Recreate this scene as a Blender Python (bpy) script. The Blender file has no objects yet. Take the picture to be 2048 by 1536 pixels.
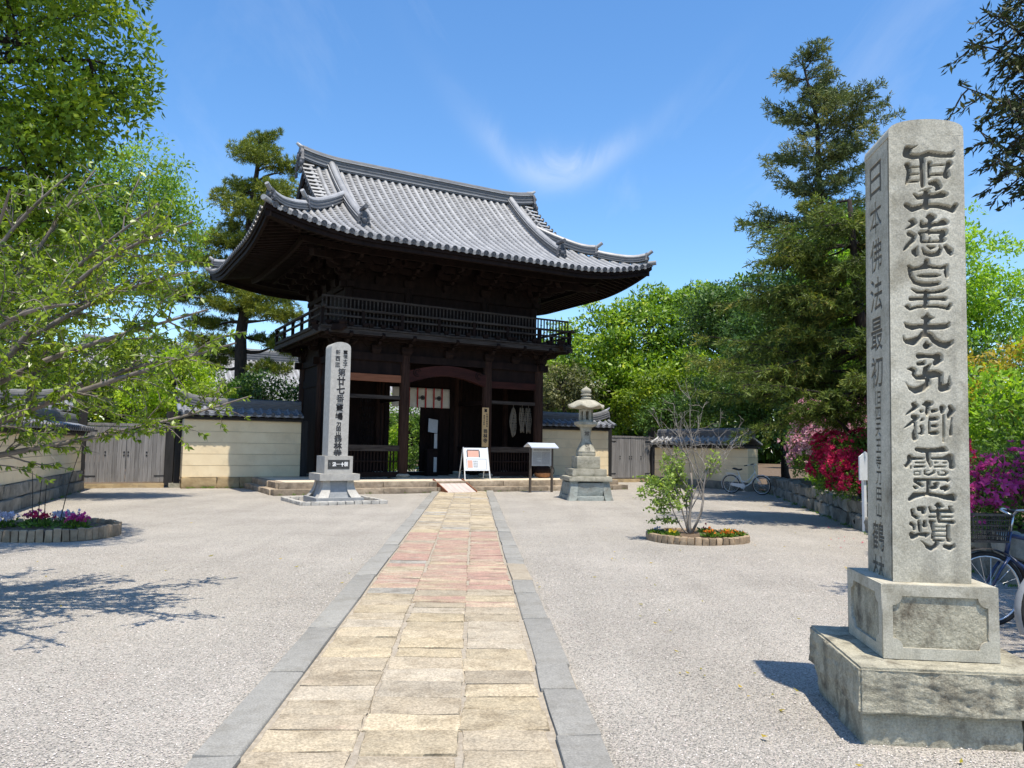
import bpy, bmesh, math, random
import numpy as np
from mathutils import Vector, Matrix
R = math.radians
random.seed(7)
rng = np.random.default_rng(11)
scn = bpy.context.scene
COL = scn.collection

# ------------------------------------------------------------------ camera, sky, sun, exposure
def setup_camera():
    cd = bpy.data.cameras.new("camera")
    cam = bpy.data.objects.new("camera", cd)
    COL.objects.link(cam)
    cd.sensor_fit = 'HORIZONTAL'
    cd.sensor_width = 36.0
    cd.lens = 36.0 * 1540.6 / 2048.0
    cd.clip_start = 0.05
    cd.clip_end = 3000
    p, r = R(4.601), R(0.901)
    fwd = Vector((0, math.cos(p), math.sin(p)))
    up0 = Vector((0, -math.sin(p), math.cos(p)))
    rt0 = Vector((1, 0, 0))
    rt = rt0 * math.cos(r) + up0 * math.sin(r)
    up = up0 * math.cos(r) - rt0 * math.sin(r)
    m = Matrix((rt, up, -fwd)).transposed().to_4x4()
    m.translation = Vector((0, 0, 1.5))
    cam.matrix_world = m
    scn.camera = cam
setup_camera()

SUN_EL = R(72.6)
SUN_H = Vector((0.416, -0.909))          # horizontal direction towards the sun
SUN_ROT = math.atan2(SUN_H.x, SUN_H.y)

def setup_world():
    w = bpy.data.worlds.new("World")
    scn.world = w
    w.use_nodes = True
    nt = w.node_tree
    nt.nodes.clear()
    N = nt.nodes.new
    out = N('ShaderNodeOutputWorld')
    bg = N('ShaderNodeBackground')
    sky = N('ShaderNodeTexSky')
    sky.sky_type = 'NISHITA'
    sky.sun_disc = False
    sky.sun_elevation = SUN_EL
    sky.sun_rotation = SUN_ROT
    sky.altitude = 0
    sky.air_density = 1.0
    sky.dust_density = 0.25
    sky.ozone_density = 3.0
    bg.inputs[1].default_value = 0.115
    # thin cirrus, laid out on the sky dome by direction
    tc = N('ShaderNodeTexCoord')
    sep = N('ShaderNodeSeparateXYZ')
    nt.links.new(tc.outputs['Generated'], sep.inputs[0])
    def math_(op, a, b=None, clamp=False):
        n = N('ShaderNodeMath'); n.operation = op; n.use_clamp = clamp
        for i, v in enumerate((a, b)):
            if v is None: continue
            if isinstance(v, (int, float)): n.inputs[i].default_value = v
            else: nt.links.new(v, n.inputs[i])
        return n.outputs[0]
    # project the dome on a flat layer: u = x/(z+.12), v = y/(z+.12)
    zz = math_('ADD', math_('MAXIMUM', sep.outputs[2], 0.0), 0.12)
    u = math_('DIVIDE', sep.outputs[0], zz)
    v = math_('DIVIDE', sep.outputs[1], zz)
    comb = N('ShaderNodeCombineXYZ')
    nt.links.new(u, comb.inputs[0]); nt.links.new(v, comb.inputs[1])
    mp = N('ShaderNodeMapping')
    mp.inputs['Rotation'].default_value = (0, 0, R(-35))
    mp.inputs['Scale'].default_value = (1.6, 0.55, 1)
    nt.links.new(comb.outputs[0], mp.inputs[0])
    n1 = N('ShaderNodeTexNoise'); n1.inputs['Scale'].default_value = 1.1
    n1.inputs['Detail'].default_value = 9; n1.inputs['Roughness'].default_value = 0.62
    n1.inputs['Distortion'].default_value = 1.1
    nt.links.new(mp.outputs[0], n1.inputs['Vector'])
    r1 = N('ShaderNodeMapRange'); r1.inputs[1].default_value = 0.54; r1.inputs[2].default_value = 0.95
    nt.links.new(n1.outputs['Fac'], r1.inputs[0])
    # one denser curved wisp: bent band around a parabola in (u, v)
    n2 = N('ShaderNodeTexNoise'); n2.inputs['Scale'].default_value = 2.2
    n2.inputs['Detail'].default_value = 8; n2.inputs['Roughness'].default_value = 0.65
    n2.inputs['Distortion'].default_value = 0.8
    mp2 = N('ShaderNodeMapping'); mp2.inputs['Rotation'].default_value = (0, 0, R(20)); mp2.inputs['Scale'].default_value = (3.0, 1.0, 1)
    nt.links.new(comb.outputs[0], mp2.inputs[0])
    nt.links.new(mp2.outputs[0], n2.inputs['Vector'])
    U0, V0 = 0.11, 2.05
    du = math_('SUBTRACT', u, U0)
    wob = math_('MULTIPLY', math_('SUBTRACT', n2.outputs['Fac'], 0.5), 0.22)
    par = math_('ADD', V0, math_('MULTIPLY', math_('MULTIPLY', du, du), -5.5))
    dv = math_('SUBTRACT', math_('ADD', v, wob), par)
    dvs = math_('DIVIDE', dv, 0.095)
    dus = math_('DIVIDE', du, 0.17)
    e1 = math_('POWER', 2.718, math_('MULTIPLY', math_('MULTIPLY', dvs, dvs), -1.0))
    e2 = math_('POWER', 2.718, math_('MULTIPLY', math_('MULTIPLY', dus, dus), -1.0))
    wisp = math_('MULTIPLY', math_('MULTIPLY', e1, e2), math_('ADD', math_('MULTIPLY', n2.outputs['Fac'], 1.1), -0.12))
    tot = math_('ADD', math_('MULTIPLY', r1.outputs[0], 0.24), math_('MULTIPLY', wisp, 0.8), clamp=True)
    mix = N('ShaderNodeMixRGB')
    nt.links.new(tot, mix.inputs[0])
    hsv = N('ShaderNodeHueSaturation'); hsv.inputs['Saturation'].default_value = 1.20; hsv.inputs['Value'].default_value = 1.52
    nt.links.new(sky.outputs[0], hsv.inputs['Color'])
    nt.links.new(hsv.outputs[0], mix.inputs[1])
    mix.inputs[2].default_value = (6.0, 6.5, 7.2, 1)
    nt.links.new(mix.outputs[0], bg.inputs[0])
    nt.links.new(bg.outputs[0], out.inputs[0])
setup_world()

def setup_sun():
    ld = bpy.data.lights.new("sun", 'SUN')
    ld.energy = 5.0
    ld.angle = R(0.55)
    ld.color = (1.0, 0.925, 0.79)
    o = bpy.data.objects.new("sun", ld)
    COL.objects.link(o)
    d = Vector((SUN_H.x * math.cos(SUN_EL), SUN_H.y * math.cos(SUN_EL), math.sin(SUN_EL)))
    o.rotation_euler = (-d).to_track_quat('-Z', 'Y').to_euler()
    o.location = d * 60
setup_sun()
scn.view_settings.view_transform = 'Standard'
scn.view_settings.look = 'None'
scn.view_settings.gamma = 1.0
scn.view_settings.use_curve_mapping = False
scn.view_settings.exposure = 0.45
scn.cycles.max_bounces = 4
scn.cycles.diffuse_bounces = 2
scn.cycles.glossy_bounces = 1
scn.cycles.transmission_bounces = 2
scn.cycles.transparent_max_bounces = 6

# ------------------------------------------------------------------ materials
def nodes_of(name):
    m = bpy.data.materials.new(name)
    m.use_nodes = True
    nt = m.node_tree
    b = nt.nodes['Principled BSDF']
    return m, nt, b

def surf(name, c1, c2, scale=6.0, rough=0.8, bump=0.2, bscale=None, bdist=0.01, spec=0.3, metal=0.0,
         detail=6, c3=None, c3scale=1.2, c3lo=0.55, c3hi=0.75, stretch=(1, 1, 1), obcol=0.0, obvar=0.0, coord='Object', grain=0.0, gscale=160, streak=None, redmix=None):
    """two-tone noise surface with bump, optional third stain colour, optional object-colour tint"""
    m, nt, b = nodes_of(name)
    N = nt.nodes.new; L = nt.links.new
    tc = N('ShaderNodeTexCoord'); oi = N('ShaderNodeObjectInfo')
    add = N('ShaderNodeVectorMath'); add.operation = 'ADD'
    mul = N('ShaderNodeVectorMath'); mul.operation = 'SCALE'
    cmb = N('ShaderNodeCombineXYZ')
    L(oi.outputs['Random'], cmb.inputs[0]); L(oi.outputs['Random'], cmb.inputs[1])
    L(cmb.outputs[0], mul.inputs[0]); mul.inputs['Scale'].default_value = 37.0
    L(tc.outputs[coord], add.inputs[0]); L(mul.outputs[0], add.inputs[1])
    mp = N('ShaderNodeMapping'); mp.inputs['Scale'].default_value = stretch
    L(add.outputs[0], mp.inputs[0])
    n = N('ShaderNodeTexNoise'); n.inputs['Scale'].default_value = scale; n.inputs['Detail'].default_value = detail
    n.inputs['Roughness'].default_value = 0.65
    L(mp.outputs[0], n.inputs['Vector'])
    mr = N('ShaderNodeMapRange'); mr.inputs[1].default_value = 0.3; mr.inputs[2].default_value = 0.7
    L(n.outputs['Fac'], mr.inputs[0])
    mix = N('ShaderNodeMixRGB'); mix.inputs[1].default_value = (*c1, 1); mix.inputs[2].default_value = (*c2, 1)
    L(mr.outputs[0], mix.inputs[0])
    col = mix.outputs[0]
    if c3 is not None:
        n3 = N('ShaderNodeTexNoise'); n3.inputs['Scale'].default_value = c3scale; n3.inputs['Detail'].default_value = 7
        n3.inputs['Roughness'].default_value = 0.7
        L(mp.outputs[0], n3.inputs['Vector'])
        m3 = N('ShaderNodeMapRange'); m3.inputs[1].default_value = c3lo; m3.inputs[2].default_value = c3hi
        L(n3.outputs['Fac'], m3.inputs[0])
        x3 = N('ShaderNodeMixRGB'); L(m3.outputs[0], x3.inputs[0]); L(col, x3.inputs[1]); x3.inputs[2].default_value = (*c3, 1)
        col = x3.outputs[0]
    if redmix is not None:
        # mineral staining: patches of a second colour, amount set per object by its colour's alpha
        rn = N('ShaderNodeTexNoise'); rn.inputs['Scale'].default_value = 5.0; rn.inputs['Detail'].default_value = 8; rn.inputs['Roughness'].default_value = 0.65
        rmp = N('ShaderNodeMapping'); rmp.inputs['Scale'].default_value = (0.45, 1.6, 1)
        L(add.outputs[0], rmp.inputs[0]); L(rmp.outputs[0], rn.inputs['Vector'])
        ra = N('ShaderNodeMath'); ra.operation = 'ADD'; L(rn.outputs['Fac'], ra.inputs[0]); L(oi.outputs['Alpha'], ra.inputs[1])
        rr_ = N('ShaderNodeMapRange'); rr_.inputs[1].default_value = 1.42; rr_.inputs[2].default_value = 1.62; L(ra.outputs[0], rr_.inputs[0])
    if obcol > 0:
        xo = N('ShaderNodeMixRGB'); xo.blend_type = 'MULTIPLY'; xo.inputs[0].default_value = obcol
        L(col, xo.inputs[1]); L(oi.outputs['Color'], xo.inputs[2]); col = xo.outputs[0]
    if redmix is not None:
        rx = N('ShaderNodeMixRGB'); L(rr_.outputs[0], rx.inputs[0]); L(col, rx.inputs[1])
        rm_ = N('ShaderNodeMixRGB'); rm_.blend_type = 'MULTIPLY'; rm_.inputs[0].default_value = 1; L(mix.outputs[0], rm_.inputs[1]); rm_.inputs[2].default_value = (*redmix, 1)
        L(rm_.outputs[0], rx.inputs[2]); col = rx.outputs[0]
    if streak is not None:
        # rain-streak stains running down the stone
        sm_ = N('ShaderNodeMapping'); sm_.inputs['Scale'].default_value = (9, 9, 0.9); L(add.outputs[0], sm_.inputs[0])
        sn = N('ShaderNodeTexNoise'); sn.inputs['Scale'].default_value = 1.0; sn.inputs['Detail'].default_value = 6; L(sm_.outputs[0], sn.inputs['Vector'])
        sr = N('ShaderNodeMapRange'); sr.inputs[1].default_value = 0.53; sr.inputs[2].default_value = 0.72; sr.inputs[4].default_value = 0.6; L(sn.outputs['Fac'], sr.inputs[0])
        sx = N('ShaderNodeMixRGB'); L(sr.outputs[0], sx.inputs[0]); L(col, sx.inputs[1]); sx.inputs[2].default_value = (*streak, 1); col = sx.outputs[0]
    if grain > 0:
        gn = N('ShaderNodeTexNoise'); gn.inputs['Scale'].default_value = gscale; gn.inputs['Detail'].default_value = 3; gn.inputs['Roughness'].default_value = 0.7
        L(add.outputs[0], gn.inputs['Vector'])
        gr = N('ShaderNodeMapRange'); gr.inputs[1].default_value = 0.35; gr.inputs[2].default_value = 0.65; gr.inputs[3].default_value = 1-grain; gr.inputs[4].default_value = 1+grain
        L(gn.outputs['Fac'], gr.inputs[0])
        gm = N('ShaderNodeVectorMath'); gm.operation = 'SCALE'; L(col, gm.inputs[0]); L(gr.outputs[0], gm.inputs['Scale']); col = gm.outputs[0]
    if obvar > 0:
        vr = N('ShaderNodeMapRange'); vr.inputs[3].default_value = 1 - obvar; vr.inputs[4].default_value = 1 + obvar
        L(oi.outputs['Random'], vr.inputs[0])
        vm = N('ShaderNodeVectorMath'); vm.operation = 'SCALE'
        L(col, vm.inputs[0]); L(vr.outputs[0], vm.inputs['Scale']); col = vm.outputs[0]
    L(col, b.inputs['Base Color'])
    b.inputs['Roughness'].default_value = rough
    b.inputs['Specular IOR Level'].default_value = spec
    b.inputs['Metallic'].default_value = metal
    if bump > 0:
        nb = N('ShaderNodeTexNoise'); nb.inputs['Scale'].default_value = bscale or scale * 3
        nb.inputs['Detail'].default_value = 8; nb.inputs['Roughness'].default_value = 0.7
        L(mp.outputs[0], nb.inputs['Vector'])
        bp = N('ShaderNodeBump'); bp.inputs['Strength'].default_value = bump; bp.inputs['Distance'].default_value = bdist
        L(nb.outputs['Fac'], bp.inputs['Height']); L(bp.outputs[0], b.inputs['Normal'])
    return m

LEAF_GAIN = 1.9
def leafmat(name, ca, cb, cc=None, trans=0.4, rough=0.45, spec=0.35, tboost=(1.15, 1.25, 0.5)):
    """leaf colour varies leaf by leaf and, softly, clump by clump"""
    ca, cb, cc = [None if c is None else tuple(min(.85, v*LEAF_GAIN) for v in c) for c in (ca, cb, cc)] if name.startswith(('leaf', 'pine', 'cedar', 'juniper')) else (ca, cb, cc)
    m, nt, b = nodes_of(name)
    N = nt.nodes.new; L = nt.links.new
    g = N('ShaderNodeNewGeometry')
    tc = N('ShaderNodeTexCoord')
    n = N('ShaderNodeTexNoise'); n.inputs['Scale'].default_value = 0.9; n.inputs['Detail'].default_value = 3
    L(tc.outputs['Object'], n.inputs['Vector'])
    ad = N('ShaderNodeMath'); ad.operation = 'MULTIPLY_ADD'
    L(g.outputs['Random Per Island'], ad.inputs[0]); ad.inputs[1].default_value = 0.55
    sb = N('ShaderNodeMapRange'); sb.inputs[1].default_value = 0.3; sb.inputs[2].default_value = 0.7; sb.inputs[3].default_value = 0.0; sb.inputs[4].default_value = 0.45
    L(n.outputs['Fac'], sb.inputs[0]); L(sb.outputs[0], ad.inputs[2])
    cr = N('ShaderNodeValToRGB')
    cr.color_ramp.elements[0].color = (*ca, 1); cr.color_ramp.elements[0].position = 0.15
    cr.color_ramp.elements[1].color = (*cb, 1); cr.color_ramp.elements[1].position = 0.75
    if cc:
        e = cr.color_ramp.elements.new(0.95); e.color = (*cc, 1)
    L(ad.outputs[0], cr.inputs[0])
    L(cr.outputs[0], b.inputs['Base Color'])
    b.inputs['Roughness'].default_value = rough
    b.inputs['Specular IOR Level'].default_value = spec
    tr = N('ShaderNodeBsdfTranslucent')
    tb = N('ShaderNodeMixRGB'); tb.blend_type = 'MULTIPLY'; tb.inputs[0].default_value = 1
    L(cr.outputs[0], tb.inputs[1]); tb.inputs[2].default_value = (*tboost, 1)
    L(tb.outputs[0], tr.inputs[0])
    ms = N('ShaderNodeMixShader'); ms.inputs[0].default_value = trans
    L(b.outputs[0], ms.inputs[1]); L(tr.outputs[0], ms.inputs[2])
    L(ms.outputs[0], nt.nodes['Material Output'].inputs['Surface'])
    return m

M = {}
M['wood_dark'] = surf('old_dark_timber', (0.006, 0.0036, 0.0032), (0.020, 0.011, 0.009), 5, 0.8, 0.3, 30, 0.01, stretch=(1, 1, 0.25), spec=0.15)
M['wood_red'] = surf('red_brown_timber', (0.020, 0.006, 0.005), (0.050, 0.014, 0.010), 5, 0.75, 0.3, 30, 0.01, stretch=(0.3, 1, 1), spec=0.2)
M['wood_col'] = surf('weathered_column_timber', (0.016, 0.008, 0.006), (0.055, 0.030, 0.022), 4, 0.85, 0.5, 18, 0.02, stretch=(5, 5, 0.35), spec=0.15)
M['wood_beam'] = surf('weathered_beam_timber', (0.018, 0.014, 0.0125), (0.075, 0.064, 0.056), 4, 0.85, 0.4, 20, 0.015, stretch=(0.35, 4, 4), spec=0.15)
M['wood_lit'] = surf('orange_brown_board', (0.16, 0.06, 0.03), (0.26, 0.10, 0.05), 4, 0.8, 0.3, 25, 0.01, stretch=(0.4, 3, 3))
M['wood_black'] = surf('black_stained_timber', (0.012, 0.012, 0.013), (0.032, 0.03, 0.03), 5, 0.7, 0.3, 25, 0.01, stretch=(3, 3, 0.3))
M['wood_grey'] = surf('silvered_plank_timber', (0.14, 0.131, 0.126), (0.28, 0.268, 0.262), 3.5, 0.9, 0.5, 12, 0.01, stretch=(7, 7, 0.35), obvar=0.16, c3=(0.07, 0.06, 0.055), c3scale=1.6, c3lo=0.55, c3hi=0.8)
M['wood_sign'] = surf('pale_sign_board', (0.46, 0.30, 0.14), (0.58, 0.40, 0.20), 3, 0.6, 0.1, 15, 0.005, stretch=(4, 4, 0.3))
M['wood_ramp'] = surf('ramp_board', (0.40, 0.34, 0.32), (0.52, 0.45, 0.42), 3, 0.8, 0.2, 15, 0.005, stretch=(3, 0.4, 3))
M['tile'] = surf('smoked_silver_roof_tile', (0.215, 0.212, 0.21), (0.37, 0.365, 0.36), 2.2, 0.45, 0.12, 14, 0.01, spec=0.6, c3=(0.16, 0.16, 0.165), c3scale=1.6, c3lo=0.58, c3hi=0.8, obvar=0.12)
M['tile_flat'] = surf('smoked_grey_flat_tile', (0.125, 0.124, 0.124), (0.27, 0.267, 0.265), 5, 0.5, 0.15, 14, 0.01, spec=0.5, obvar=0.12)
M['tile_dark'] = surf('dark_grey_ornament_tile', (0.045, 0.047, 0.052), (0.12, 0.12, 0.13), 9, 0.55, 0.3, 20, 0.01, spec=0.4)
M['tile_ridge'] = surf('stacked_ridge_tile', (0.085, 0.086, 0.09), (0.165, 0.166, 0.17), 7, 0.6, 0.25, 25, 0.01, spec=0.4, stretch=(0.6, 0.6, 3))
M['tile_blue'] = surf('dark_blue_grey_wall_tile', (0.13, 0.14, 0.165), (0.25, 0.26, 0.29), 4, 0.4, 0.15, 14, 0.01, spec=0.6, obvar=0.15)
M['plaster'] = surf('cream_plaster', (0.77, 0.61, 0.39), (0.86, 0.715, 0.48), 1.6, 0.9, 0.08, 30, 0.004, c3=(0.60, 0.49, 0.32), c3scale=1.3, c3lo=0.52, c3hi=0.82, obvar=0.03)
M['plaster_groove'] = surf('groove_mortar', (0.46, 0.39, 0.27), (0.60, 0.52, 0.38), 4, 0.95, 0.1)
M['stone_base'] = surf('ochre_foundation_stone', (0.30, 0.21, 0.11), (0.46, 0.35, 0.20), 3.5, 0.9, 0.7, 9, 0.03, c3=(0.12, 0.10, 0.08), c3scale=1.8, c3lo=0.55, c3hi=0.8, obvar=0.2)
M['stone_step'] = surf('brown_step_stone', (0.20, 0.155, 0.11), (0.40, 0.33, 0.25), 5, 0.9, 0.7, 14, 0.02, c3=(0.10, 0.085, 0.065), c3scale=2.2, c3lo=0.5, c3hi=0.75, obvar=0.2)
M['platform_top'] = surf('pale_earthen_platform_top', (0.50, 0.43, 0.32), (0.62, 0.54, 0.42), 2, 0.95, 0.15, 20, 0.006)
M['pillar_stone'] = surf('weathered_grey_granite', (0.37, 0.34, 0.265), (0.54, 0.505, 0.415), 4.5, 0.9, 0.5, 45, 0.006, detail=10, c3=(0.22, 0.195, 0.14), c3scale=3.4, c3lo=0.5, c3hi=0.72, grain=0.2, gscale=120, streak=(0.22, 0.205, 0.17))
M['pillar_rough'] = surf('rough_hewn_granite', (0.34, 0.31, 0.23), (0.57, 0.53, 0.41), 7, 0.95, 1.0, 30, 0.03, detail=10, c3=(0.15, 0.125, 0.09), c3scale=5.5, c3lo=0.49, c3hi=0.68, grain=0.2, gscale=90, streak=(0.10, 0.095, 0.08))
M['pillar_new'] = surf('fresh_pale_granite', (0.35, 0.335, 0.31), (0.47, 0.455, 0.42), 9, 0.7, 0.15, 90, 0.002, detail=10, obvar=0.06, grain=0.12, gscale=60)
M['pillar_new_dark'] = surf('blue_grey_granite', (0.24, 0.25, 0.26), (0.36, 0.37, 0.375), 9, 0.6, 0.15, 90, 0.002, detail=10)
M['lantern_stone'] = surf('lichened_lantern_granite', (0.28, 0.262, 0.205), (0.44, 0.415, 0.34), 6, 0.95, 0.6, 26, 0.015, detail=10, c3=(0.17, 0.165, 0.12), c3scale=3.5, c3lo=0.5, c3hi=0.72, grain=0.15, gscale=50)
M['lantern_dark'] = surf('grey_green_lantern_base', (0.20, 0.225, 0.21), (0.38, 0.41, 0.39), 5, 0.95, 0.9, 14, 0.03, detail=10, c3=(0.12, 0.10, 0.075), c3scale=2.5, c3lo=0.5, c3hi=0.72)
M['ink'] = surf('black_lettering', (0.018, 0.018, 0.02), (0.04, 0.04, 0.042), 20, 0.6, 0.0)
M['recess'] = surf('shaded_weathered_recess', (0.085, 0.078, 0.064), (0.155, 0.143, 0.118), 8, 0.95, 0.4, 50, 0.004)  # shade of the carved strokes put into the colour, together with dirt
M['white_paint'] = surf('white_lettering', (0.75, 0.75, 0.75), (0.82, 0.82, 0.82), 20, 0.6, 0.0)
M['black_plate'] = surf('polished_black_granite', (0.03, 0.032, 0.034), (0.06, 0.06, 0.062), 40, 0.25, 0.0, spec=0.5)
M['slab'] = surf('path_paving_stone', (0.80, 0.795, 0.79), (1.08, 1.05, 1.0), 7, 0.92, 0.5, 45, 0.006, detail=10, obcol=1.0, c3=(0.55, 0.51, 0.46), c3scale=4.5, c3lo=0.48, c3hi=0.72, grain=0.30, gscale=70, redmix=(0.36, 0.235, 0.195))
M['kerb'] = surf('grey_kerb_granite', (0.80, 0.80, 0.80), (1.0, 1.0, 1.0), 14, 0.9, 0.35, 60, 0.004, detail=10, obcol=1.0, c3=(0.66, 0.64, 0.60), c3scale=3.4, c3lo=0.5, c3hi=0.75, grain=0.2, gscale=90)
M['joint'] = surf('path_joint_sand', (0.24, 0.205, 0.16), (0.42, 0.37, 0.30), 20, 0.98, 0.5, 60, 0.01)
M['rock'] = surf('embankment_rock', (0.16, 0.15, 0.125), (0.34, 0.315, 0.265), 3, 0.95, 0.8, 11, 0.03, detail=10, c3=(0.08, 0.075, 0.06), c3scale=2.2, c3lo=0.5, c3hi=0.75, obvar=0.2)
M['soil'] = surf('dry_soil_and_litter', (0.08, 0.055, 0.035), (0.19, 0.135, 0.09), 9, 0.98, 0.8, 40, 0.03)
M['edging'] = surf('planter_edging_block', (0.24, 0.175, 0.115), (0.40, 0.30, 0.20), 8, 0.92, 0.6, 25, 0.012, obvar=0.2, c3=(0.14, 0.11, 0.075), c3scale=5, c3lo=0.55, c3hi=0.8)
M['bark'] = surf('grey_brown_bark', (0.045, 0.036, 0.03), (0.12, 0.10, 0.082), 7, 0.95, 0.9, 16, 0.04, stretch=(3, 3, 0.5))
M['bark_dark'] = surf('dark_bark', (0.018, 0.014, 0.012), (0.055, 0.043, 0.035), 7, 0.95, 0.9, 16, 0.04, stretch=(3, 3, 0.5))
M['bark_grey'] = surf('pale_grey_twig_bark', (0.15, 0.13, 0.11), (0.30, 0.27, 0.24), 9, 0.9, 0.3, 30, 0.01, stretch=(3, 3, 0.6))
M['bark_cherry'] = surf('cherry_bark', (0.10, 0.083, 0.07), (0.22, 0.19, 0.165), 9, 0.8, 0.3, 30, 0.01)
M['white_metal'] = surf('white_enamel', (0.62, 0.63, 0.64), (0.72, 0.73, 0.74), 10, 0.35, 0.0, spec=0.5)
M['steel'] = surf('brushed_steel', (0.55, 0.56, 0.58), (0.66, 0.67, 0.69), 20, 0.3, 0.0, metal=0.9, spec=0.5)
M['bronze'] = surf('brown_painted_post', (0.07, 0.055, 0.045), (0.10, 0.08, 0.065), 10, 0.5, 0.0)
M['sheet_roof'] = surf('pale_sheet_metal_roof', (0.55, 0.60, 0.70), (0.62, 0.67, 0.76), 6, 0.35, 0.0, metal=0.3, spec=0.5)
M['paper'] = surf('weathered_white_board', (0.42, 0.42, 0.40), (0.52, 0.52, 0.50), 5, 0.6, 0.0)
M['sign_white'] = surf('white_sign_panel', (0.66, 0.70, 0.76), (0.72, 0.76, 0.82), 4, 0.35, 0.0, spec=0.5)
M['print_grey'] = surf('grey_print', (0.20, 0.20, 0.20), (0.32, 0.32, 0.32), 60, 0.7, 0.0)
M['print_pink'] = surf('salmon_print', (0.62, 0.33, 0.27), (0.70, 0.42, 0.34), 30, 0.7, 0.0)
M['rubber'] = surf('tyre_rubber', (0.012, 0.012, 0.013), (0.03, 0.03, 0.03), 30, 0.75, 0.0)
M['black_plastic'] = surf('black_plastic', (0.012, 0.012, 0.014), (0.03, 0.03, 0.032), 30, 0.45, 0.0)
M['blue_paint'] = surf('blue_frame_paint', (0.012, 0.03, 0.09), (0.02, 0.045, 0.13), 20, 0.3, 0.0, spec=0.5)
M['cloth'] = surf('white_curtain_cloth', (0.60, 0.58, 0.52), (0.68, 0.66, 0.60), 5, 0.95, 0.2, 40, 0.004)
M['cloth_red'] = surf('red_curtain_band', (0.40, 0.03, 0.03), (0.48, 0.04, 0.04), 20, 0.9, 0.0)
M['cloth_purple'] = surf('purple_banner_cloth', (0.10, 0.07, 0.38), (0.14, 0.10, 0.46), 20, 0.9, 0.0)
M['straw'] = surf('pale_straw_rope', (0.11, 0.095, 0.072), (0.20, 0.175, 0.135), 30, 0.95, 0.5, 60, 0.01)
M['leather'] = surf('brown_wicker', (0.20, 0.085, 0.035), (0.32, 0.15, 0.06), 12, 0.5, 0.3, 40, 0.005, spec=0.4)
M['stake'] = surf('dark_plant_stake', (0.03, 0.025, 0.02), (0.06, 0.05, 0.04), 10, 0.8, 0.0)

M['lf_camphor'] = leafmat('leaf_camphor', (0.024, 0.060, 0.006), (0.150, 0.230, 0.014), (0.38, 0.37, 0.03), 0.32)
M['lf_oak'] = leafmat('leaf_evergreen_oak', (0.030, 0.062, 0.005), (0.128, 0.180, 0.010), (0.26, 0.27, 0.018), 0.38)
M['lf_light'] = leafmat('leaf_fresh_green', (0.052, 0.105, 0.012), (0.140, 0.215, 0.024), (0.21, 0.27, 0.035), 0.4)
M['lf_maple'] = leafmat('leaf_yellow_green_maple', (0.095, 0.170, 0.012), (0.250, 0.330, 0.020), (0.36, 0.38, 0.03), 0.5)
M['lf_yellow'] = leafmat('leaf_spring_green', (0.075, 0.150, 0.018), (0.190, 0.290, 0.028), (0.32, 0.36, 0.04), 0.5)
M['lf_rust'] = leafmat('leaf_amber_maple', (0.16, 0.15, 0.02), (0.30, 0.21, 0.03), (0.36, 0.20, 0.04), 0.5)
M['lf_pine'] = leafmat('pine_needles', (0.036, 0.056, 0.010), (0.120, 0.138, 0.016), (0.27, 0.25, 0.03), 0.22, 0.5, 0.3)
M['lf_cedar'] = leafmat('cedar_sprays', (0.026, 0.044, 0.010), (0.085, 0.108, 0.020), (0.19, 0.16, 0.04), 0.3, 0.55, 0.25)
M['lf_juniper'] = leafmat('juniper_sprays', (0.034, 0.050, 0.018), (0.095, 0.110, 0.040), (0.19, 0.155, 0.06), 0.2, 0.55, 0.25)
M['lf_cypress'] = leafmat('cypress_sprays', (0.018, 0.030, 0.011), (0.055, 0.070, 0.026), (0.12, 0.12, 0.04), 0.12, 0.6, 0.2)
M['grey_paint'] = surf('dull_grey_paint', (0.20, 0.205, 0.215), (0.27, 0.275, 0.285), 10, 0.4, 0.0, spec=0.5)
M['lf_dark'] = leafmat('leaf_dark_understorey', (0.018, 0.040, 0.010), (0.050, 0.095, 0.018), (0.09, 0.15, 0.025), 0.3)
M['lf_olive'] = leafmat('leaf_olive_grey', (0.055, 0.062, 0.030), (0.120, 0.125, 0.055), (0.18, 0.16, 0.07), 0.3)
M['lf_cherry'] = leafmat('leaf_cherry', (0.058, 0.095, 0.010), (0.165, 0.215, 0.020), (0.27, 0.28, 0.035), 0.38, 0.35, 0.5)
M['lf_shrub'] = leafmat('leaf_young_shrub', (0.080, 0.125, 0.025), (0.200, 0.260, 0.060), (0.34, 0.36, 0.12), 0.4)
M['lf_azalea'] = leafmat('leaf_azalea', (0.030, 0.062, 0.012), (0.090, 0.150, 0.022), (0.16, 0.20, 0.03), 0.35)
M['bl_red'] = leafmat('blossom_crimson', (0.42, 0.015, 0.07), (0.64, 0.04, 0.13), (0.74, 0.12, 0.22), 0.35, 0.6, 0.2, (1.1, 1, 1))
M['bl_pink'] = leafmat('blossom_pale_pink', (0.62, 0.25, 0.36), (0.78, 0.52, 0.58), (0.82, 0.70, 0.70), 0.35, 0.6, 0.2, (1.1, 1, 1))
M['bl_magenta'] = leafmat('blossom_magenta', (0.44, 0.04, 0.22), (0.64, 0.09, 0.34), (0.74, 0.22, 0.48), 0.35, 0.6, 0.2, (1.1, 1, 1))
M['bl_white'] = leafmat('blossom_pale_lilac', (0.50, 0.48, 0.60), (0.70, 0.68, 0.78), (0.80, 0.78, 0.84), 0.35, 0.6, 0.2, (1, 1, 1))
M['bl_orange'] = leafmat('blossom_orange', (0.62, 0.16, 0.02), (0.75, 0.26, 0.03), (0.80, 0.40, 0.04), 0.3, 0.6, 0.2, (1, 1, 1))
M['bl_yellow'] = leafmat('blossom_yellow', (0.70, 0.50, 0.03), (0.80, 0.62, 0.05), (0.82, 0.70, 0.2), 0.3, 0.6, 0.2, (1, 1, 1))

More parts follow.
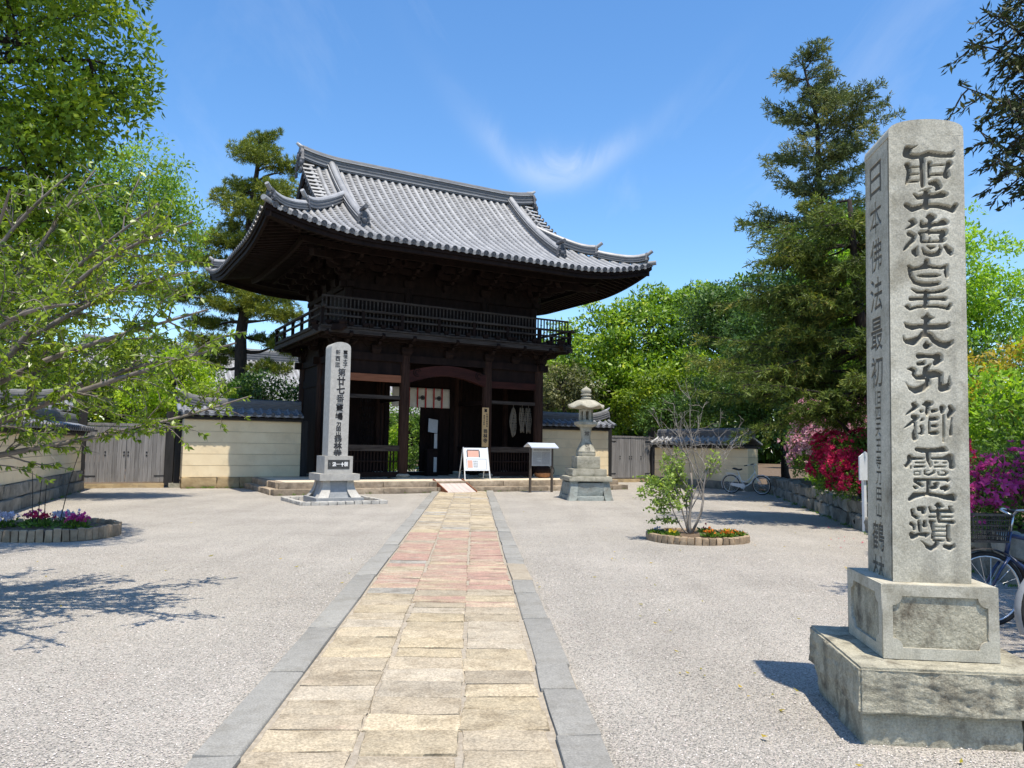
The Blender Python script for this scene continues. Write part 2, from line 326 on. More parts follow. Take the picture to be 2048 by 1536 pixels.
# ------------------------------------------------------------------ mesh helpers
def link(o, parent=None):
    COL.objects.link(o)
    if parent is not None: o.parent = parent
    return o

def tag(o, label=None, cat=None, group=None, kind=None):
    if label: o['label'] = label
    if cat: o['category'] = cat
    if group: o['group'] = group
    if kind: o['kind'] = kind
    return o

def empty(name, loc=(0, 0, 0), rz=0.0, label=None, cat=None, group=None):
    o = bpy.data.objects.new(name, None)
    o.empty_display_size = 0.2
    o.location = loc
    o.rotation_euler = (0, 0, rz)
    COL.objects.link(o)
    return tag(o, label, cat, group)

def np_mesh(name, V, F, mat, smooth=False):
    """V (n,3), F (m,k) arrays"""
    V = np.asarray(V, dtype=np.float32); F = np.asarray(F, dtype=np.int32)
    me = bpy.data.meshes.new(name)
    k = F.shape[1]
    me.vertices.add(len(V)); me.vertices.foreach_set('co', V.ravel())
    me.loops.add(F.size); me.loops.foreach_set('vertex_index', F.ravel())
    me.polygons.add(len(F))
    me.polygons.foreach_set('loop_start', np.arange(0, F.size, k, dtype=np.int32))
    me.polygons.foreach_set('loop_total', np.full(len(F), k, dtype=np.int32))
    if smooth: me.polygons.foreach_set('use_smooth', np.ones(len(F), dtype=bool))
    me.update(calc_edges=True)
    me.materials.append(mat)
    return me

class MB:
    def __init__(s): s.v = []; s.f = []
    def add(s, V, F):
        b = len(s.v)
        s.v.extend([tuple(map(float, p)) for p in V])
        s.f.extend([tuple(b + i for i in f) for f in F])
        return s
    def box(s, x0, x1, y0, y1, z0, z1):
        V = [(x0, y0, z0), (x1, y0, z0), (x1, y1, z0), (x0, y1, z0), (x0, y0, z1), (x1, y0, z1), (x1, y1, z1), (x0, y1, z1)]
        F = [(0, 3, 2, 1), (4, 5, 6, 7), (0, 1, 5, 4), (1, 2, 6, 5), (2, 3, 7, 6), (3, 0, 4, 7)]
        return s.add(V, F)
    def cbox(s, c, d): 
        return s.box(c[0]-d[0]/2, c[0]+d[0]/2, c[1]-d[1]/2, c[1]+d[1]/2, c[2]-d[2]/2, c[2]+d[2]/2)
    def frustum(s, cx, cy, z0, z1, w0, d0, w1, d1):
        V = [(cx-w0/2, cy-d0/2, z0), (cx+w0/2, cy-d0/2, z0), (cx+w0/2, cy+d0/2, z0), (cx-w0/2, cy+d0/2, z0),
             (cx-w1/2, cy-d1/2, z1), (cx+w1/2, cy-d1/2, z1), (cx+w1/2, cy+d1/2, z1), (cx-w1/2, cy+d1/2, z1)]
        F = [(0, 3, 2, 1), (4, 5, 6, 7), (0, 1, 5, 4), (1, 2, 6, 5), (2, 3, 7, 6), (3, 0, 4, 7)]
        return s.add(V, F)
    def beam(s, p, q, w, h):
        """rectangular bar from p to q, w wide, h high"""
        p = Vector(p); q = Vector(q); t = (q - p).normalized()
        n = t.cross(Vector((0, 0, 1)))
        if n.length < 1e-4: n = Vector((1, 0, 0))
        n.normalize(); b = n.cross(t)
        V = []
        for c in (p, q):
            for a, e in ((-1, -1), (1, -1), (1, 1), (-1, 1)):
                V.append(c + n * (a * w / 2) + b * (e * h / 2))
        return s.add(V, [(0, 3, 2, 1), (4, 5, 6, 7), (0, 1, 5, 4), (1, 2, 6, 5), (2, 3, 7, 6), (3, 0, 4, 7)])
    def tube(s, pts, rad, n=6, cap=True):
        pts = [Vector(p) for p in pts]
        if isinstance(rad, (int, float)): rad = [rad] * len(pts)
        V = []; F = []; u = None
        for i, p in enumerate(pts):
            t = (pts[min(i+1, len(pts)-1)] - pts[max(i-1, 0)])
            if t.length < 1e-9: t = Vector((0, 0, 1))
            t.normalize()
            if u is None:
                u = t.cross(Vector((0, 0, 1)) if abs(t.z) < 0.9 else Vector((1, 0, 0)))
            u = u - t * u.dot(t)
            if u.length < 1e-6: u = t.orthogonal()
            u.normalize(); w = t.cross(u)
            for k in range(n):
                a = 2 * math.pi * k / n
                V.append(p + (u * math.cos(a) + w * math.sin(a)) * rad[i])
        for i in range(len(pts) - 1):
            for k in range(n):
                F.append((i*n+k, i*n+(k+1) % n, (i+1)*n+(k+1) % n, (i+1)*n+k))
        if cap:
            F.append(tuple(range(n-1, -1, -1))); F.append(tuple((len(pts)-1)*n + k for k in range(n)))
        return s.add(V, F)
    def lathe(s, prof, c=(0, 0, 0), n=16, squash=(1, 1)):
        V = []; F = []
        for r, z in prof:
            for k in range(n):
                a = 2 * math.pi * k / n
                V.append((c[0] + r * math.cos(a) * squash[0], c[1] + r * math.sin(a) * squash[1], c[2] + z))
        m = len(prof)
        for i in range(m - 1):
            for k in range(n):
                F.append((i*n+k, i*n+(k+1) % n, (i+1)*n+(k+1) % n, (i+1)*n+k))
        F.append(tuple(range(n-1, -1, -1))); F.append(tuple((m-1)*n+k for k in range(n)))
        return s.add(V, F)
    def torus(s, c, r, t, axis='Y', n=24, m=6, a0=0.0, a1=2*math.pi):
        """ring of radius r, tube t, in the plane normal to axis"""
        full = abs(a1 - a0 - 2*math.pi) < 1e-6
        V = []; F = []
        cnt = n if full else n + 1
        for i in range(cnt):
            a = a0 + (a1 - a0) * i / n
            for k in range(m):
                b = 2 * math.pi * k / m
                rr = r + t * math.cos(b); o = t * math.sin(b)
                x, y = rr * math.cos(a), rr * math.sin(a)
                if axis == 'Y': V.append((c[0] + x, c[1] + o, c[2] + y))
                elif axis == 'X': V.append((c[0] + o, c[1] + x, c[2] + y))
                else: V.append((c[0] + x, c[1] + y, c[2] + o))
        for i in range(n):
            j = (i + 1) % cnt
            for k in range(m):
                F.append((i*m+k, i*m+(k+1) % m, j*m+(k+1) % m, j*m+k))
        return s.add(V, F)
    def prism(s, outl, a, b, axis='y'):
        """extrude the 2-D outline (list of pairs) between a and b along axis"""
        n = len(outl); V = []
        for d in (a, b):
            for p in outl:
                if axis == 'y': V.append((p[0], d, p[1]))
                elif axis == 'x': V.append((d, p[0], p[1]))
                else: V.append((p[0], p[1], d))
        F = [tuple(range(n)), tuple(range(2*n-1, n-1, -1))]
        for i in range(n): F.append((i, i+n, (i+1) % n + n, (i+1) % n))
        return s.add(V, F)
    def sweep(s, pts, sec, side=None):
        """sweep a section of (s, z) pairs along pts; s is horizontal across the path, z is vertical"""
        pts = [Vector(p) for p in pts]; k = len(sec); V = []; F = []
        for i, p in enumerate(pts):
            t = pts[min(i+1, len(pts)-1)] - pts[max(i-1, 0)]; t.z = 0
            if side is not None: n = Vector(side)
            else: n = Vector((t.y, -t.x, 0)).normalized()
            for a, z in sec: V.append(p + n * a + Vector((0, 0, z)))
        for i in range(len(pts) - 1):
            for j in range(k):
                F.append((i*k+j, i*k+(j+1) % k, (i+1)*k+(j+1) % k, (i+1)*k+j))
        F.append(tuple(range(k-1, -1, -1))); F.append(tuple((len(pts)-1)*k+j for j in range(k)))
        return s.add(V, F)
    def mesh(s, name, mat, smooth=False, fix=True):
        me = bpy.data.meshes.new(name)
        me.from_pydata(s.v, [], s.f)
        if fix:
            bm = bmesh.new(); bm.from_mesh(me)
            bmesh.ops.recalc_face_normals(bm, faces=bm.faces)
            bm.to_mesh(me); bm.free()
        if smooth is not False:
            me.polygons.foreach_set('use_smooth', [True] * len(me.polygons))
            me.update()
            if smooth is not True: me.set_sharp_from_angle(angle=R(smooth))
        me.materials.append(mat)
        return me
    def build(s, name, mat, parent=None, smooth=False, loc=None, rot=None):
        o = bpy.data.objects.new(name, s.mesh(name, mat, smooth))
        link(o, parent)
        if loc is not None: o.location = loc
        if rot is not None: o.rotation_euler = rot
        return o

def obj(name, me, parent=None, loc=None, rot=None, scale=None, color=None):
    o = bpy.data.objects.new(name, me)
    link(o, parent)
    if loc is not None: o.location = loc
    if rot is not None: o.rotation_euler = rot
    if scale is not None: o.scale = scale
    if color is not None: o.color = color
    return o

def stone_mesh(name, sx, sy, sz, mat, bev=0.02, jit=0.01, cuts=1, seed=0, sub=0, smooth=35):
    """a block with worn edges: bevelled, subdivided and jittered; origin at the centre of its base"""
    rr = random.Random(seed)
    bm = bmesh.new()
    bmesh.ops.create_cube(bm, size=1.0)
    for v in bm.verts:
        v.co = Vector((v.co.x * sx, v.co.y * sy, (v.co.z + 0.5) * sz))
    for v in bm.verts:
        v.co += Vector((rr.uniform(-1, 1), rr.uniform(-1, 1), rr.uniform(-0.5, 0.5))) * jit * 1.2
    if bev > 0:
        bmesh.ops.bevel(bm, geom=list(bm.edges), offset=bev, segments=2, profile=0.6, affect='EDGES')
    if cuts > 0:
        bmesh.ops.subdivide_edges(bm, edges=[e for e in bm.edges if e.calc_length() > min(sx, sy, sz) * 0.5], cuts=cuts, use_grid_fill=True)
        for v in bm.verts:
            v.co += Vector((rr.uniform(-1, 1), rr.uniform(-1, 1), rr.uniform(-1, 1))) * jit * 0.5
    me = bpy.data.meshes.new(name)
    bm.to_mesh(me); bm.free()
    me.polygons.foreach_set('use_smooth', [True] * len(me.polygons))
    me.set_sharp_from_angle(angle=R(smooth))
    me.materials.append(mat)
    return me

def text_curve(s, size=1.0, sx=1.0):
    cu = bpy.data.curves.new('t', 'FONT')
    cu.body = s; cu.size = size
    cu.align_x = 'CENTER'; cu.align_y = 'CENTER'
    o = bpy.data.objects.new('t', cu); COL.objects.link(o)
    bpy.context.view_layer.update()
    dg = bpy.context.evaluated_depsgraph_get()
    out = o.evaluated_get(dg).to_curve(dg).copy()
    bpy.data.objects.remove(o)
    return out

GLYPHS = {}
def glyph_loops(ch, res=5):
    if ch not in GLYPHS: GLYPHS[ch] = glyph_loops_(ch, res)
    return GLYPHS[ch]

def glyph_loops_(ch, res=5):
    """outline loops of one character, normalised: centred, 1 em"""
    cu = text_curve(ch)
    loops = []
    for sp in cu.splines:
        bp = sp.bezier_points; n = len(bp); pts = []
        if n == 0:
            pts = [(p.co.x, p.co.y) for p in sp.points]
        for i in range(n):
            a, b = bp[i], bp[(i+1) % n]
            p0, p1, p2, p3 = a.co, a.handle_right, b.handle_left, b.co
            straight = (p1 - p0).cross(p3 - p0).length < 1e-6 and (p2 - p0).cross(p3 - p0).length < 1e-6
            k = 1 if straight else res
            for j in range(k):
                t = j / k; q = 1 - t
                c = p0*q**3 + p1*3*q*q*t + p2*3*q*t*t + p3*t**3
                pts.append((c.x, c.y))
        loops.append(pts)
    bpy.data.curves.remove(cu)
    if not loops: return []
    xs = [p[0] for l in loops for p in l]; ys = [p[1] for l in loops for p in l]
    cx, cy = (min(xs)+max(xs))/2, (min(ys)+max(ys))/2
    w, h = max(xs)-min(xs), max(ys)-min(ys)
    return [[(p[0]-cx, p[1]-cy) for p in l] for l in loops], w, h

def fill_mesh(name, loops, depth, mat, offset=0.0, bevel=0.0):
    """flat plate in the local XZ plane (faces -y), y from 0 (front) to depth; inner loops become holes"""
    cu = bpy.data.curves.new(name, 'CURVE')
    cu.dimensions = '2D'; cu.fill_mode = 'BOTH'
    cu.extrude = depth / 2; cu.offset = offset
    for l in loops:
        sp = cu.splines.new('POLY'); sp.points.add(len(l) - 1)
        for p, q in zip(sp.points, l): p.co = (q[0], q[1], 0, 1)
        sp.use_cyclic_u = True
    o = bpy.data.objects.new(name, cu); COL.objects.link(o)
    bpy.context.view_layer.update()
    dg = bpy.context.evaluated_depsgraph_get()
    me = bpy.data.meshes.new_from_object(o.evaluated_get(dg))
    bpy.data.objects.remove(o); bpy.data.curves.remove(cu)
    n = len(me.vertices); co = np.empty(n*3, dtype=np.float32); me.vertices.foreach_get('co', co)
    co = co.reshape(-1, 3); new = np.stack([co[:, 0], depth/2 - co[:, 2], co[:, 1]], 1)
    me.vertices.foreach_set('co', new.ravel().astype(np.float32)); me.update()
    me.materials.clear(); me.materials.append(mat)
    me.name = name
    return me

def fatten(loops, d):
    """thicken the strokes of one character: move every outline point outward by d"""
    if d == 0: return loops
    def area(l): return sum(a[0]*b[1]-b[0]*a[1] for a, b in zip(l, l[1:]+l[:1]))/2
    sgn = 1 if area(max(loops, key=lambda l: abs(area(l)))) > 0 else -1
    out = []
    for l in loops:
        n = len(l); o = []
        for i in range(n):
            p, q, s = l[i-1], l[i], l[(i+1) % n]
            a = Vector((q[0]-p[0], q[1]-p[1])); b = Vector((s[0]-q[0], s[1]-q[1]))
            if a.length < 1e-7: a = b
            if b.length < 1e-7: b = a
            if a.length < 1e-7: continue
            a.normalize(); b.normalize()
            m = a+b
            if m.length < .2: m = a
            m.normalize(); nn = Vector((m.y, -m.x))
            k = min(1.6, 1/max(.35, nn.dot(Vector((a.y, -a.x)))))
            o.append((q[0]+nn.x*d*k*sgn, q[1]+nn.y*d*k*sgn))
        # drop a counter that the thicker strokes have closed
        if area(l)*sgn < 0:
            xs = [p[0] for p in l]; ys = [p[1] for p in l]
            if min(max(xs)-min(xs), max(ys)-min(ys)) < 2.2*d: continue
        out.append(o)
    return out

def loops_area(loops):
    def area(l): return sum(a[0]*b[1]-b[0]*a[1] for a, b in zip(l, l[1:]+l[:1]))/2
    if not loops: return 0
    s = 1 if area(max(loops, key=lambda l: abs(area(l)))) > 0 else -1
    return sum(area(l) for l in loops)*s

def char_tris(loops):
    from mathutils.geometry import tessellate_polygon
    vs = [[Vector((p[0], p[1], 0)) for p in l] for l in loops]
    flat = [p for l in vs for p in l]
    return flat, tessellate_polygon(vs)

def solid_text(name, items, depth, mat, cell=None):
    """items: (char, (cx, cz, w, h), fat). Raised lettering, or with cell=(hw, z edges) a plate with the letters cut through.
    Plate in the local XZ plane, front at y=0 facing -y, back at y=depth"""
    mb = MB()
    for n, (ch, bx, fat) in enumerate(items):
        ok = False
        for f in (fat, fat*.6, fat*.3, 0.0):
            lp = place_text(ch, [bx], f)
            if cell:
                z1, z0 = cell[1][n], cell[1][n+1]; hw = cell[0]
                want = 2*hw*(z1-z0)-loops_area(lp); lp = [[(-hw, z0), (hw, z0), (hw, z1), (-hw, z1)]]+lp
            else: want = loops_area(lp)
            flat, tr = char_tris(lp)
            got = sum(abs((flat[b]-flat[a]).cross(flat[c]-flat[a]).z)/2 for a, b, c in tr)
            if abs(got-want) < .03*want: ok = True; break
        V = [(p.x, 0, p.y) for p in flat]; k = len(V); V += [(p.x, depth, p.y) for p in flat]
        F = [(a, b, c) for a, b, c in tr]
        i = 0
        for l in lp:
            m = len(l)
            for q in range(m): F.append((i+q, i+(q+1) % m, k+i+(q+1) % m, k+i+q))
            i += m
        mb.add(V, F)
    return mb.mesh(name, mat, fix=False)

def place_text(chars, boxes, fat=0.0):
    """chars with boxes (cx, cz, w, h) -> loops scaled to fill each box"""
    out = []
    for ch, (cx, cz, w, h) in zip(chars, boxes):
        if ch == ' ': continue
        g = glyph_loops(ch)
        if not g: continue
        lp, gw, gh = g
        kx = w / max(gw, 0.55); kz = h / max(gh, 0.35 if ch == '一' else 0.6)
        f = fat.get(ch, fat['']) if isinstance(fat, dict) else fat
        out += fatten([[(cx + p[0]*kx, cz + p[1]*kz) for p in l] for l in lp], f)
    return out

for _c in '聖徳皇太子御靈蹟日本佛法最初旧四天王寺刀田山鶴林寺新西國第廿七番場汲一十願常夜燈国霊関花の': glyph_loops(_c)   # while the scene is still small

# ------------------------------------------------------------------ gate frame
GC = Vector((-3.509, 29.328, 0)); GT = R(29.578)
GU = Vector((math.cos(GT), math.sin(GT), 0)); GW = Vector((-math.sin(GT), math.cos(GT), 0))
def gw(a, v, z=0.0): return GC + GU * a + GW * v + Vector((0, 0, z))

# ------------------------------------------------------------------ ground
def gravel_material():
    m, nt, b = nodes_of('raked_gravel')
    N = nt.nodes.new; L = nt.links.new
    tc = N('ShaderNodeTexCoord')
    v1 = N('ShaderNodeTexVoronoi'); v1.inputs['Scale'].default_value = 105
    L(tc.outputs['Object'], v1.inputs['Vector'])
    v2 = N('ShaderNodeTexVoronoi'); v2.inputs['Scale'].default_value = 45
    L(tc.outputs['Object'], v2.inputs['Vector'])
    bw = N('ShaderNodeRGBToBW'); L(v1.outputs['Color'], bw.inputs[0])
    cr = N('ShaderNodeValToRGB')
    el = cr.color_ramp.elements
    el[0].position = 0.0; el[0].color = (0.15, 0.14, 0.125, 1)
    el[1].position = 1.0; el[1].color = (0.61, 0.575, 0.518, 1)
    for p, c in ((0.25, (0.28, 0.262, 0.234, 1)), (0.5, (0.44, 0.41, 0.362, 1)), (0.75, (0.47, 0.42, 0.368, 1))):
        e = el.new(p); e.color = c
    L(bw.outputs[0], cr.inputs[0])
    # broad tone: damp and worn patches
    n = N('ShaderNodeTexNoise'); n.inputs['Scale'].default_value = 0.55; n.inputs['Detail'].default_value = 8; n.inputs['Roughness'].default_value = 0.6
    L(tc.outputs['Object'], n.inputs['Vector'])
    mr = N('ShaderNodeMapRange'); mr.inputs[1].default_value = 0.3; mr.inputs[2].default_value = 0.7; mr.inputs[3].default_value = 0.87; mr.inputs[4].default_value = 1.12
    L(n.outputs['Fac'], mr.inputs[0])
    sc = N('ShaderNodeVectorMath'); sc.operation = 'SCALE'
    L(cr.outputs[0], sc.inputs[0]); L(mr.outputs[0], sc.inputs['Scale'])
    # trodden lines running toward the gate
    tmp = N('ShaderNodeMapping'); tmp.inputs['Scale'].default_value = (1.5, 0.13, 1); tmp.inputs['Rotation'].default_value = (0, 0, R(4))
    L(tc.outputs['Object'], tmp.inputs[0])
    tn = N('ShaderNodeTexNoise'); tn.inputs['Scale'].default_value = 1.0; tn.inputs['Detail'].default_value = 7; tn.inputs['Roughness'].default_value = 0.6; tn.inputs['Distortion'].default_value = 0.6
    L(tmp.outputs[0], tn.inputs['Vector'])
    tr_ = N('ShaderNodeMapRange'); tr_.inputs[1].default_value = 0.35; tr_.inputs[2].default_value = 0.65; tr_.inputs[3].default_value = 0.94; tr_.inputs[4].default_value = 1.05
    L(tn.outputs['Fac'], tr_.inputs[0])
    sc2 = N('ShaderNodeVectorMath'); sc2.operation = 'SCALE'; L(sc.outputs[0], sc2.inputs[0]); L(tr_.outputs[0], sc2.inputs['Scale']); sc = sc2
    # warm drifts of leaf dust
    n2 = N('ShaderNodeTexNoise'); n2.inputs['Scale'].default_value = 1.7; n2.inputs['Detail'].default_value = 9; n2.inputs['Roughness'].default_value = 0.7
    L(tc.outputs['Object'], n2.inputs['Vector'])
    m2 = N('ShaderNodeMapRange'); m2.inputs[1].default_value = 0.58; m2.inputs[2].default_value = 0.80; m2.inputs[4].default_value = 0.35
    L(n2.outputs['Fac'], m2.inputs[0])
    mx = N('ShaderNodeMixRGB'); L(m2.outputs[0], mx.inputs[0]); L(sc.outputs[0], mx.inputs[1]); mx.inputs[2].default_value = (0.40, 0.31, 0.25, 1)
    L(mx.outputs[0], b.inputs['Base Color'])
    b.inputs['Roughness'].default_value = 0.95; b.inputs['Specular IOR Level'].default_value = 0.15
    ad = N('ShaderNodeMath'); ad.operation = 'ADD'
    inv = N('ShaderNodeMath'); inv.operation = 'SUBTRACT'; inv.inputs[0].default_value = 1.0
    L(v1.outputs['Distance'], inv.inputs[1])
    inv2 = N('ShaderNodeMath'); inv2.operation = 'SUBTRACT'; inv2.inputs[0].default_value = 1.0
    L(v2.outputs['Distance'], inv2.inputs[1])
    L(inv.outputs[0], ad.inputs[0]); L(inv2.outputs[0], ad.inputs[1])
    bp = N('ShaderNodeBump'); bp.inputs['Strength'].default_value = 0.9; bp.inputs['Distance'].default_value = 0.014
    L(ad.outputs[0], bp.inputs['Height']); L(bp.outputs[0], b.inputs['Normal'])
    return m
M['gravel'] = gravel_material()

def build_ground():
    # near sheet gently uneven, far sheet reaching the horizon, one mesh
    xs = np.concatenate([[-900, -300, -100, -60], np.linspace(-40, 40, 161), [60, 100, 300, 900]])
    ys = np.concatenate([[-400, -100, -30], np.linspace(-10, 60, 141), [80, 140, 400, 1500]])
    X, Y = np.meshgrid(xs, ys)
    Z = 0.012*np.sin(X*0.9+1.3*np.sin(Y*0.6))*np.cos(Y*0.75) + 0.006*np.sin(X*2.7+Y*1.9)
    Z = np.where((abs(X) < 40) & (Y > -10) & (Y < 60), Z, 0) - 0.018
    V = np.stack([X.ravel(), Y.ravel(), Z.ravel()], 1)
    nx, ny = len(xs), len(ys)
    i = np.arange(ny-1)[:, None]*nx + np.arange(nx-1)[None, :]; i = i.ravel()
    F = np.stack([i, i+1, i+1+nx, i+nx], 1)
    o = obj('ground', np_mesh('ground', V, F, M['gravel'], True))
    tag(o, 'pale pinkish grey gravel forecourt between the walls', None, kind='structure')
    return o
build_ground()

def build_gravel_stones():
    """loose pebbles on the nearest ground, where single stones can be seen"""
    n = 52000
    r = random.Random(3)
    g = np.random.default_rng(5)
    d = 3.2 + (11.5 - 3.2) * g.random(n)**1.7
    x = (g.random(n)*2-1) * d * 0.72
    # keep them off the path
    pc = -0.307 - 0.0488*d
    keep = (abs(x - pc) > 1.04) | (g.random(n) < 0.004)
    x, d = x[keep], d[keep]; n = len(x)
    s = (0.0028 + 0.0042*g.random(n)**2) * (1 + (d-3.2)*0.05)
    base = np.array([(1, 0, 0), (0, 1, 0), (-1, 0, 0), (0, -1, 0), (0, 0, .8), (0, 0, -.5)], float)
    tri = np.array([(0, 1, 4), (1, 2, 4), (2, 3, 4), (3, 0, 4)])
    a = g.random(n)*6.283
    c, sn = np.cos(a), np.sin(a)
    B = base[None]*(0.75+0.5*g.random((n, 6, 3)))*s[:, None, None]
    Vx = B[..., 0]*c[:, None]-B[..., 1]*sn[:, None]+x[:, None]
    Vy = B[..., 0]*sn[:, None]+B[..., 1]*c[:, None]+d[:, None]
    zz = 0.012*np.sin(x*0.9+1.3*np.sin(d*0.6))*np.cos(d*0.75) + 0.006*np.sin(x*2.7+d*1.9) - 0.018
    Vz = B[..., 2]+zz[:, None]+0.002
    V = np.stack([Vx, Vy, Vz], -1).reshape(-1, 3)
    F = (tri[None]+np.arange(n)[:, None, None]*6).reshape(-1, 3)
    m, nt, b = nodes_of('loose_pebbles')
    N = nt.nodes.new; L = nt.links.new
    ge = N('ShaderNodeNewGeometry'); cr = N('ShaderNodeValToRGB')
    cr.color_ramp.elements[0].color = (0.20, 0.18, 0.165, 1); cr.color_ramp.elements[1].color = (0.58, 0.545, 0.51, 1)
    e = cr.color_ramp.elements.new(0.35); e.color = (0.36, 0.325, 0.30, 1)
    e = cr.color_ramp.elements.new(0.6); e.color = (0.43, 0.37, 0.335, 1)
    L(ge.outputs['Random Per Island'], cr.inputs[0]); L(cr.outputs[0], b.inputs['Base Color']); b.inputs['Roughness'].default_value = 0.9
    o = obj('loose_gravel', np_mesh('loose_gravel', V, F, m))
    tag(o, 'loose pale pebbles strewn over the near gravel', 'gravel', kind='stuff')
build_gravel_stones()

# ------------------------------------------------------------------ path
def build_path():
    ang = math.atan(-0.0488)                       # heading of the path, from +y
    org = Vector((-0.307, 0.0, 0.0))
    d = Vector((math.sin(ang), math.cos(ang), 0)); n = Vector((math.cos(ang), -math.sin(ang), 0))
    P = empty('path', org, -ang)
    mb = MB(); mb.box(-.985, .985, 1.2, 26.2, -0.06, 0.003)
    bed = bpy.data.objects.new('path', mb.mesh('path_bed', M['joint']))
    bpy.data.objects.remove(P)
    link(bed); bed.location = org; bed.rotation_euler = (0, 0, -ang)
    tag(bed, 'stone paved path of tan slabs leading to the temple gate', kind='structure')
    r = random.Random(21)
    tan = [(0.52, 0.44, 0.31), (0.55, 0.47, 0.345), (0.50, 0.43, 0.325), (0.57, 0.485, 0.35), (0.485, 0.42, 0.325), (0.53, 0.455, 0.345), (0.51, 0.45, 0.36)]
    grey = [(0.43, 0.41, 0.37), (0.48, 0.455, 0.41)]
    red = [(0.43, 0.215, 0.19), (0.40, 0.22, 0.195), (0.46, 0.27, 0.23), (0.38, 0.20, 0.185)]
    edges = [-0.745, -0.235, 0.275, 0.745]
    variants = {}
    for c in range(3):
        y = 1.3 + r.uniform(0, 0.12)
        wob = 0
        while y < 25.9:
            ln = r.choice((0.24, 0.27, 0.28, 0.30, 0.31, 0.26)) + r.uniform(-0.02, 0.02)
            wob = 0.7*wob + r.uniform(-0.010, 0.010)
            x0 = edges[c] + (wob if c > 0 else 0); x1 = edges[c+1] - 0.012
            w = x1 - x0
            key = (round(w*25)/25, round(ln*25)/25, r.randrange(3))
            if key not in variants:
                variants[key] = stone_mesh('paving_slab', key[0]-0.006, key[1]-0.009, 0.05, M['slab'], 0.010, 0.009, 2, seed=hash(key) % 9999)
            yc = y + ln/2
            pr = 0.0
            if 8.2 < yc < 13.6: pr = 0.88
            elif 6.9 < yc < 8.2: pr = 0.18
            if c == 0 and 9.3 < yc < 13: pr = 0.85
            q = r.random()
            al = r.uniform(.98, 1.14) if q < pr else r.uniform(.5, .82)
            if r.random() < 0.06 and yc > 6.5: col = r.choice(grey)
            else: col = r.choice(tan)
            k = r.uniform(0.66, 0.86)
            obj('paving_slab', variants[key], bed, ((x0+x1)/2, yc, -0.037 + r.uniform(-0.002, 0.003)), (r.uniform(-.003, .003), r.uniform(-.002, .002), r.uniform(-.012, .012)),
                color=(col[0]*k, col[1]*k, col[2]*k, al))
            y += ln
    for s in (-1, 1):
        y = 1.25
        while y < 25.9:
            ln = r.choice((1.15, 1.3, 1.25, 0.75, 1.4, 0.55) if s > 0 else (1.25, 1.3, 1.2, 1.35))
            me = stone_mesh('kerb_stone', 0.225, ln-0.012, 0.075, M['kerb'], 0.012, 0.006, 1, seed=int(y*100)+s)
            k = r.uniform(0.9, 1.1)
            col = (0.29*k, 0.28*k, 0.256*k, 1)
            if s > 0 and r.random() < 0.08: col = (0.36, 0.31, 0.24, 1)
            obj('kerb_stone', me, bed, (s*0.872 + r.uniform(-.008, .008), y+ln/2, -0.048 + r.uniform(-0.003, 0.006)), (0, 0, r.uniform(-.008, .008)), color=col)
            y += ln
build_path()

# ------------------------------------------------------------------ platform under the gate
def build_platform():
    mb = MB()
    mb.box(-5.95, 5.95, -4.18, 4.2, -0.05, 0.335)
    o = mb.build('platform', M['platform_top'], None, loc=GC, rot=(0, 0, GT))
    tag(o, 'low stone-edged platform under the temple gate', kind='structure')
    r = random.Random(4)
    x = -6.15
    while x < 6.14:                               # upper edge stones
        ln = min(r.uniform(0.9, 1.6), 6.16 - x)
        me = stone_mesh('edge_stone', ln-0.012, 0.17, 0.36, M['stone_step'], 0.02, 0.012, 1, seed=int(x*77)+900)
        obj('edge_stone', me, o, (x+ln/2, -4.255, -0.03 + r.uniform(-.006, .006)))
        x += ln
    for s in (-1, 1):
        y = -4.0
        while y < 4.0:
            ln = min(r.uniform(0.9, 1.5), 4.05 - y)
            me = stone_mesh('edge_stone', 0.3, ln-0.012, 0.355, M['stone_step'], 0.02, 0.012, 1, seed=int(y*71)+300+s)
            obj('edge_stone', me, o, (s*6.02, y+ln/2, -0.03))
            y += ln
    x = -6.36
    while x < 6.35:                               # lower step
        ln = min(r.uniform(1.0, 1.9), 6.36 - x)
        me = stone_mesh('step_stone', ln-0.012, 0.36, 0.19, M['stone_step'], 0.018, 0.01, 1, seed=int(x*57)+1900)
        obj('step_stone', me, o, (x+ln/2, -4.46, -0.045 + r.uniform(-.005, .005)))
        x += ln
    for s in (-1, 1):
        y = -4.27
        while y < 1.0:
            ln = r.uniform(1.0, 1.7)
            me = stone_mesh('step_stone', 0.3, ln-0.012, 0.19, M['stone_step'], 0.018, 0.01, 1, seed=int(y*51)+s+77)
            obj('step_stone', me, o, (s*6.25, y+ln/2, -0.05))
            y += ln
build_platform()

# ------------------------------------------------------------------ temple gate
WE, DE, ZE, ZT, LIFT = 7.06, 5.24, 7.78, 11.52, 0.55
KP = 0.42
HIPD = 3.30                                        # hip ridge runs to this distance from the eave
def prof(d):
    s = max(0.0, d) / DE
    return ZE + (ZT - ZE) * ((1-KP)*s + KP*s*s)
def lift_a(a, d): return LIFT * max(0.0, (abs(a) - (WE-3.56)) / 3.56)**2 * max(0.0, 1 - d/DE)
def lift_v(v, d): return LIFT * max(0.0, (abs(v) - (DE-3.56)) / 3.56)**2 * max(0.0, 1 - d/DE)
def zf(a, d): return prof(d) + lift_a(a, d)        # front/back slope at distance d from the eave
def zs(v, d): return prof(d) + lift_v(v, d)        # side slope

GATE = empty('temple_gate', GC, GT, 'two-storey dark timber temple gate with curved grey tiled roof', 'gate')

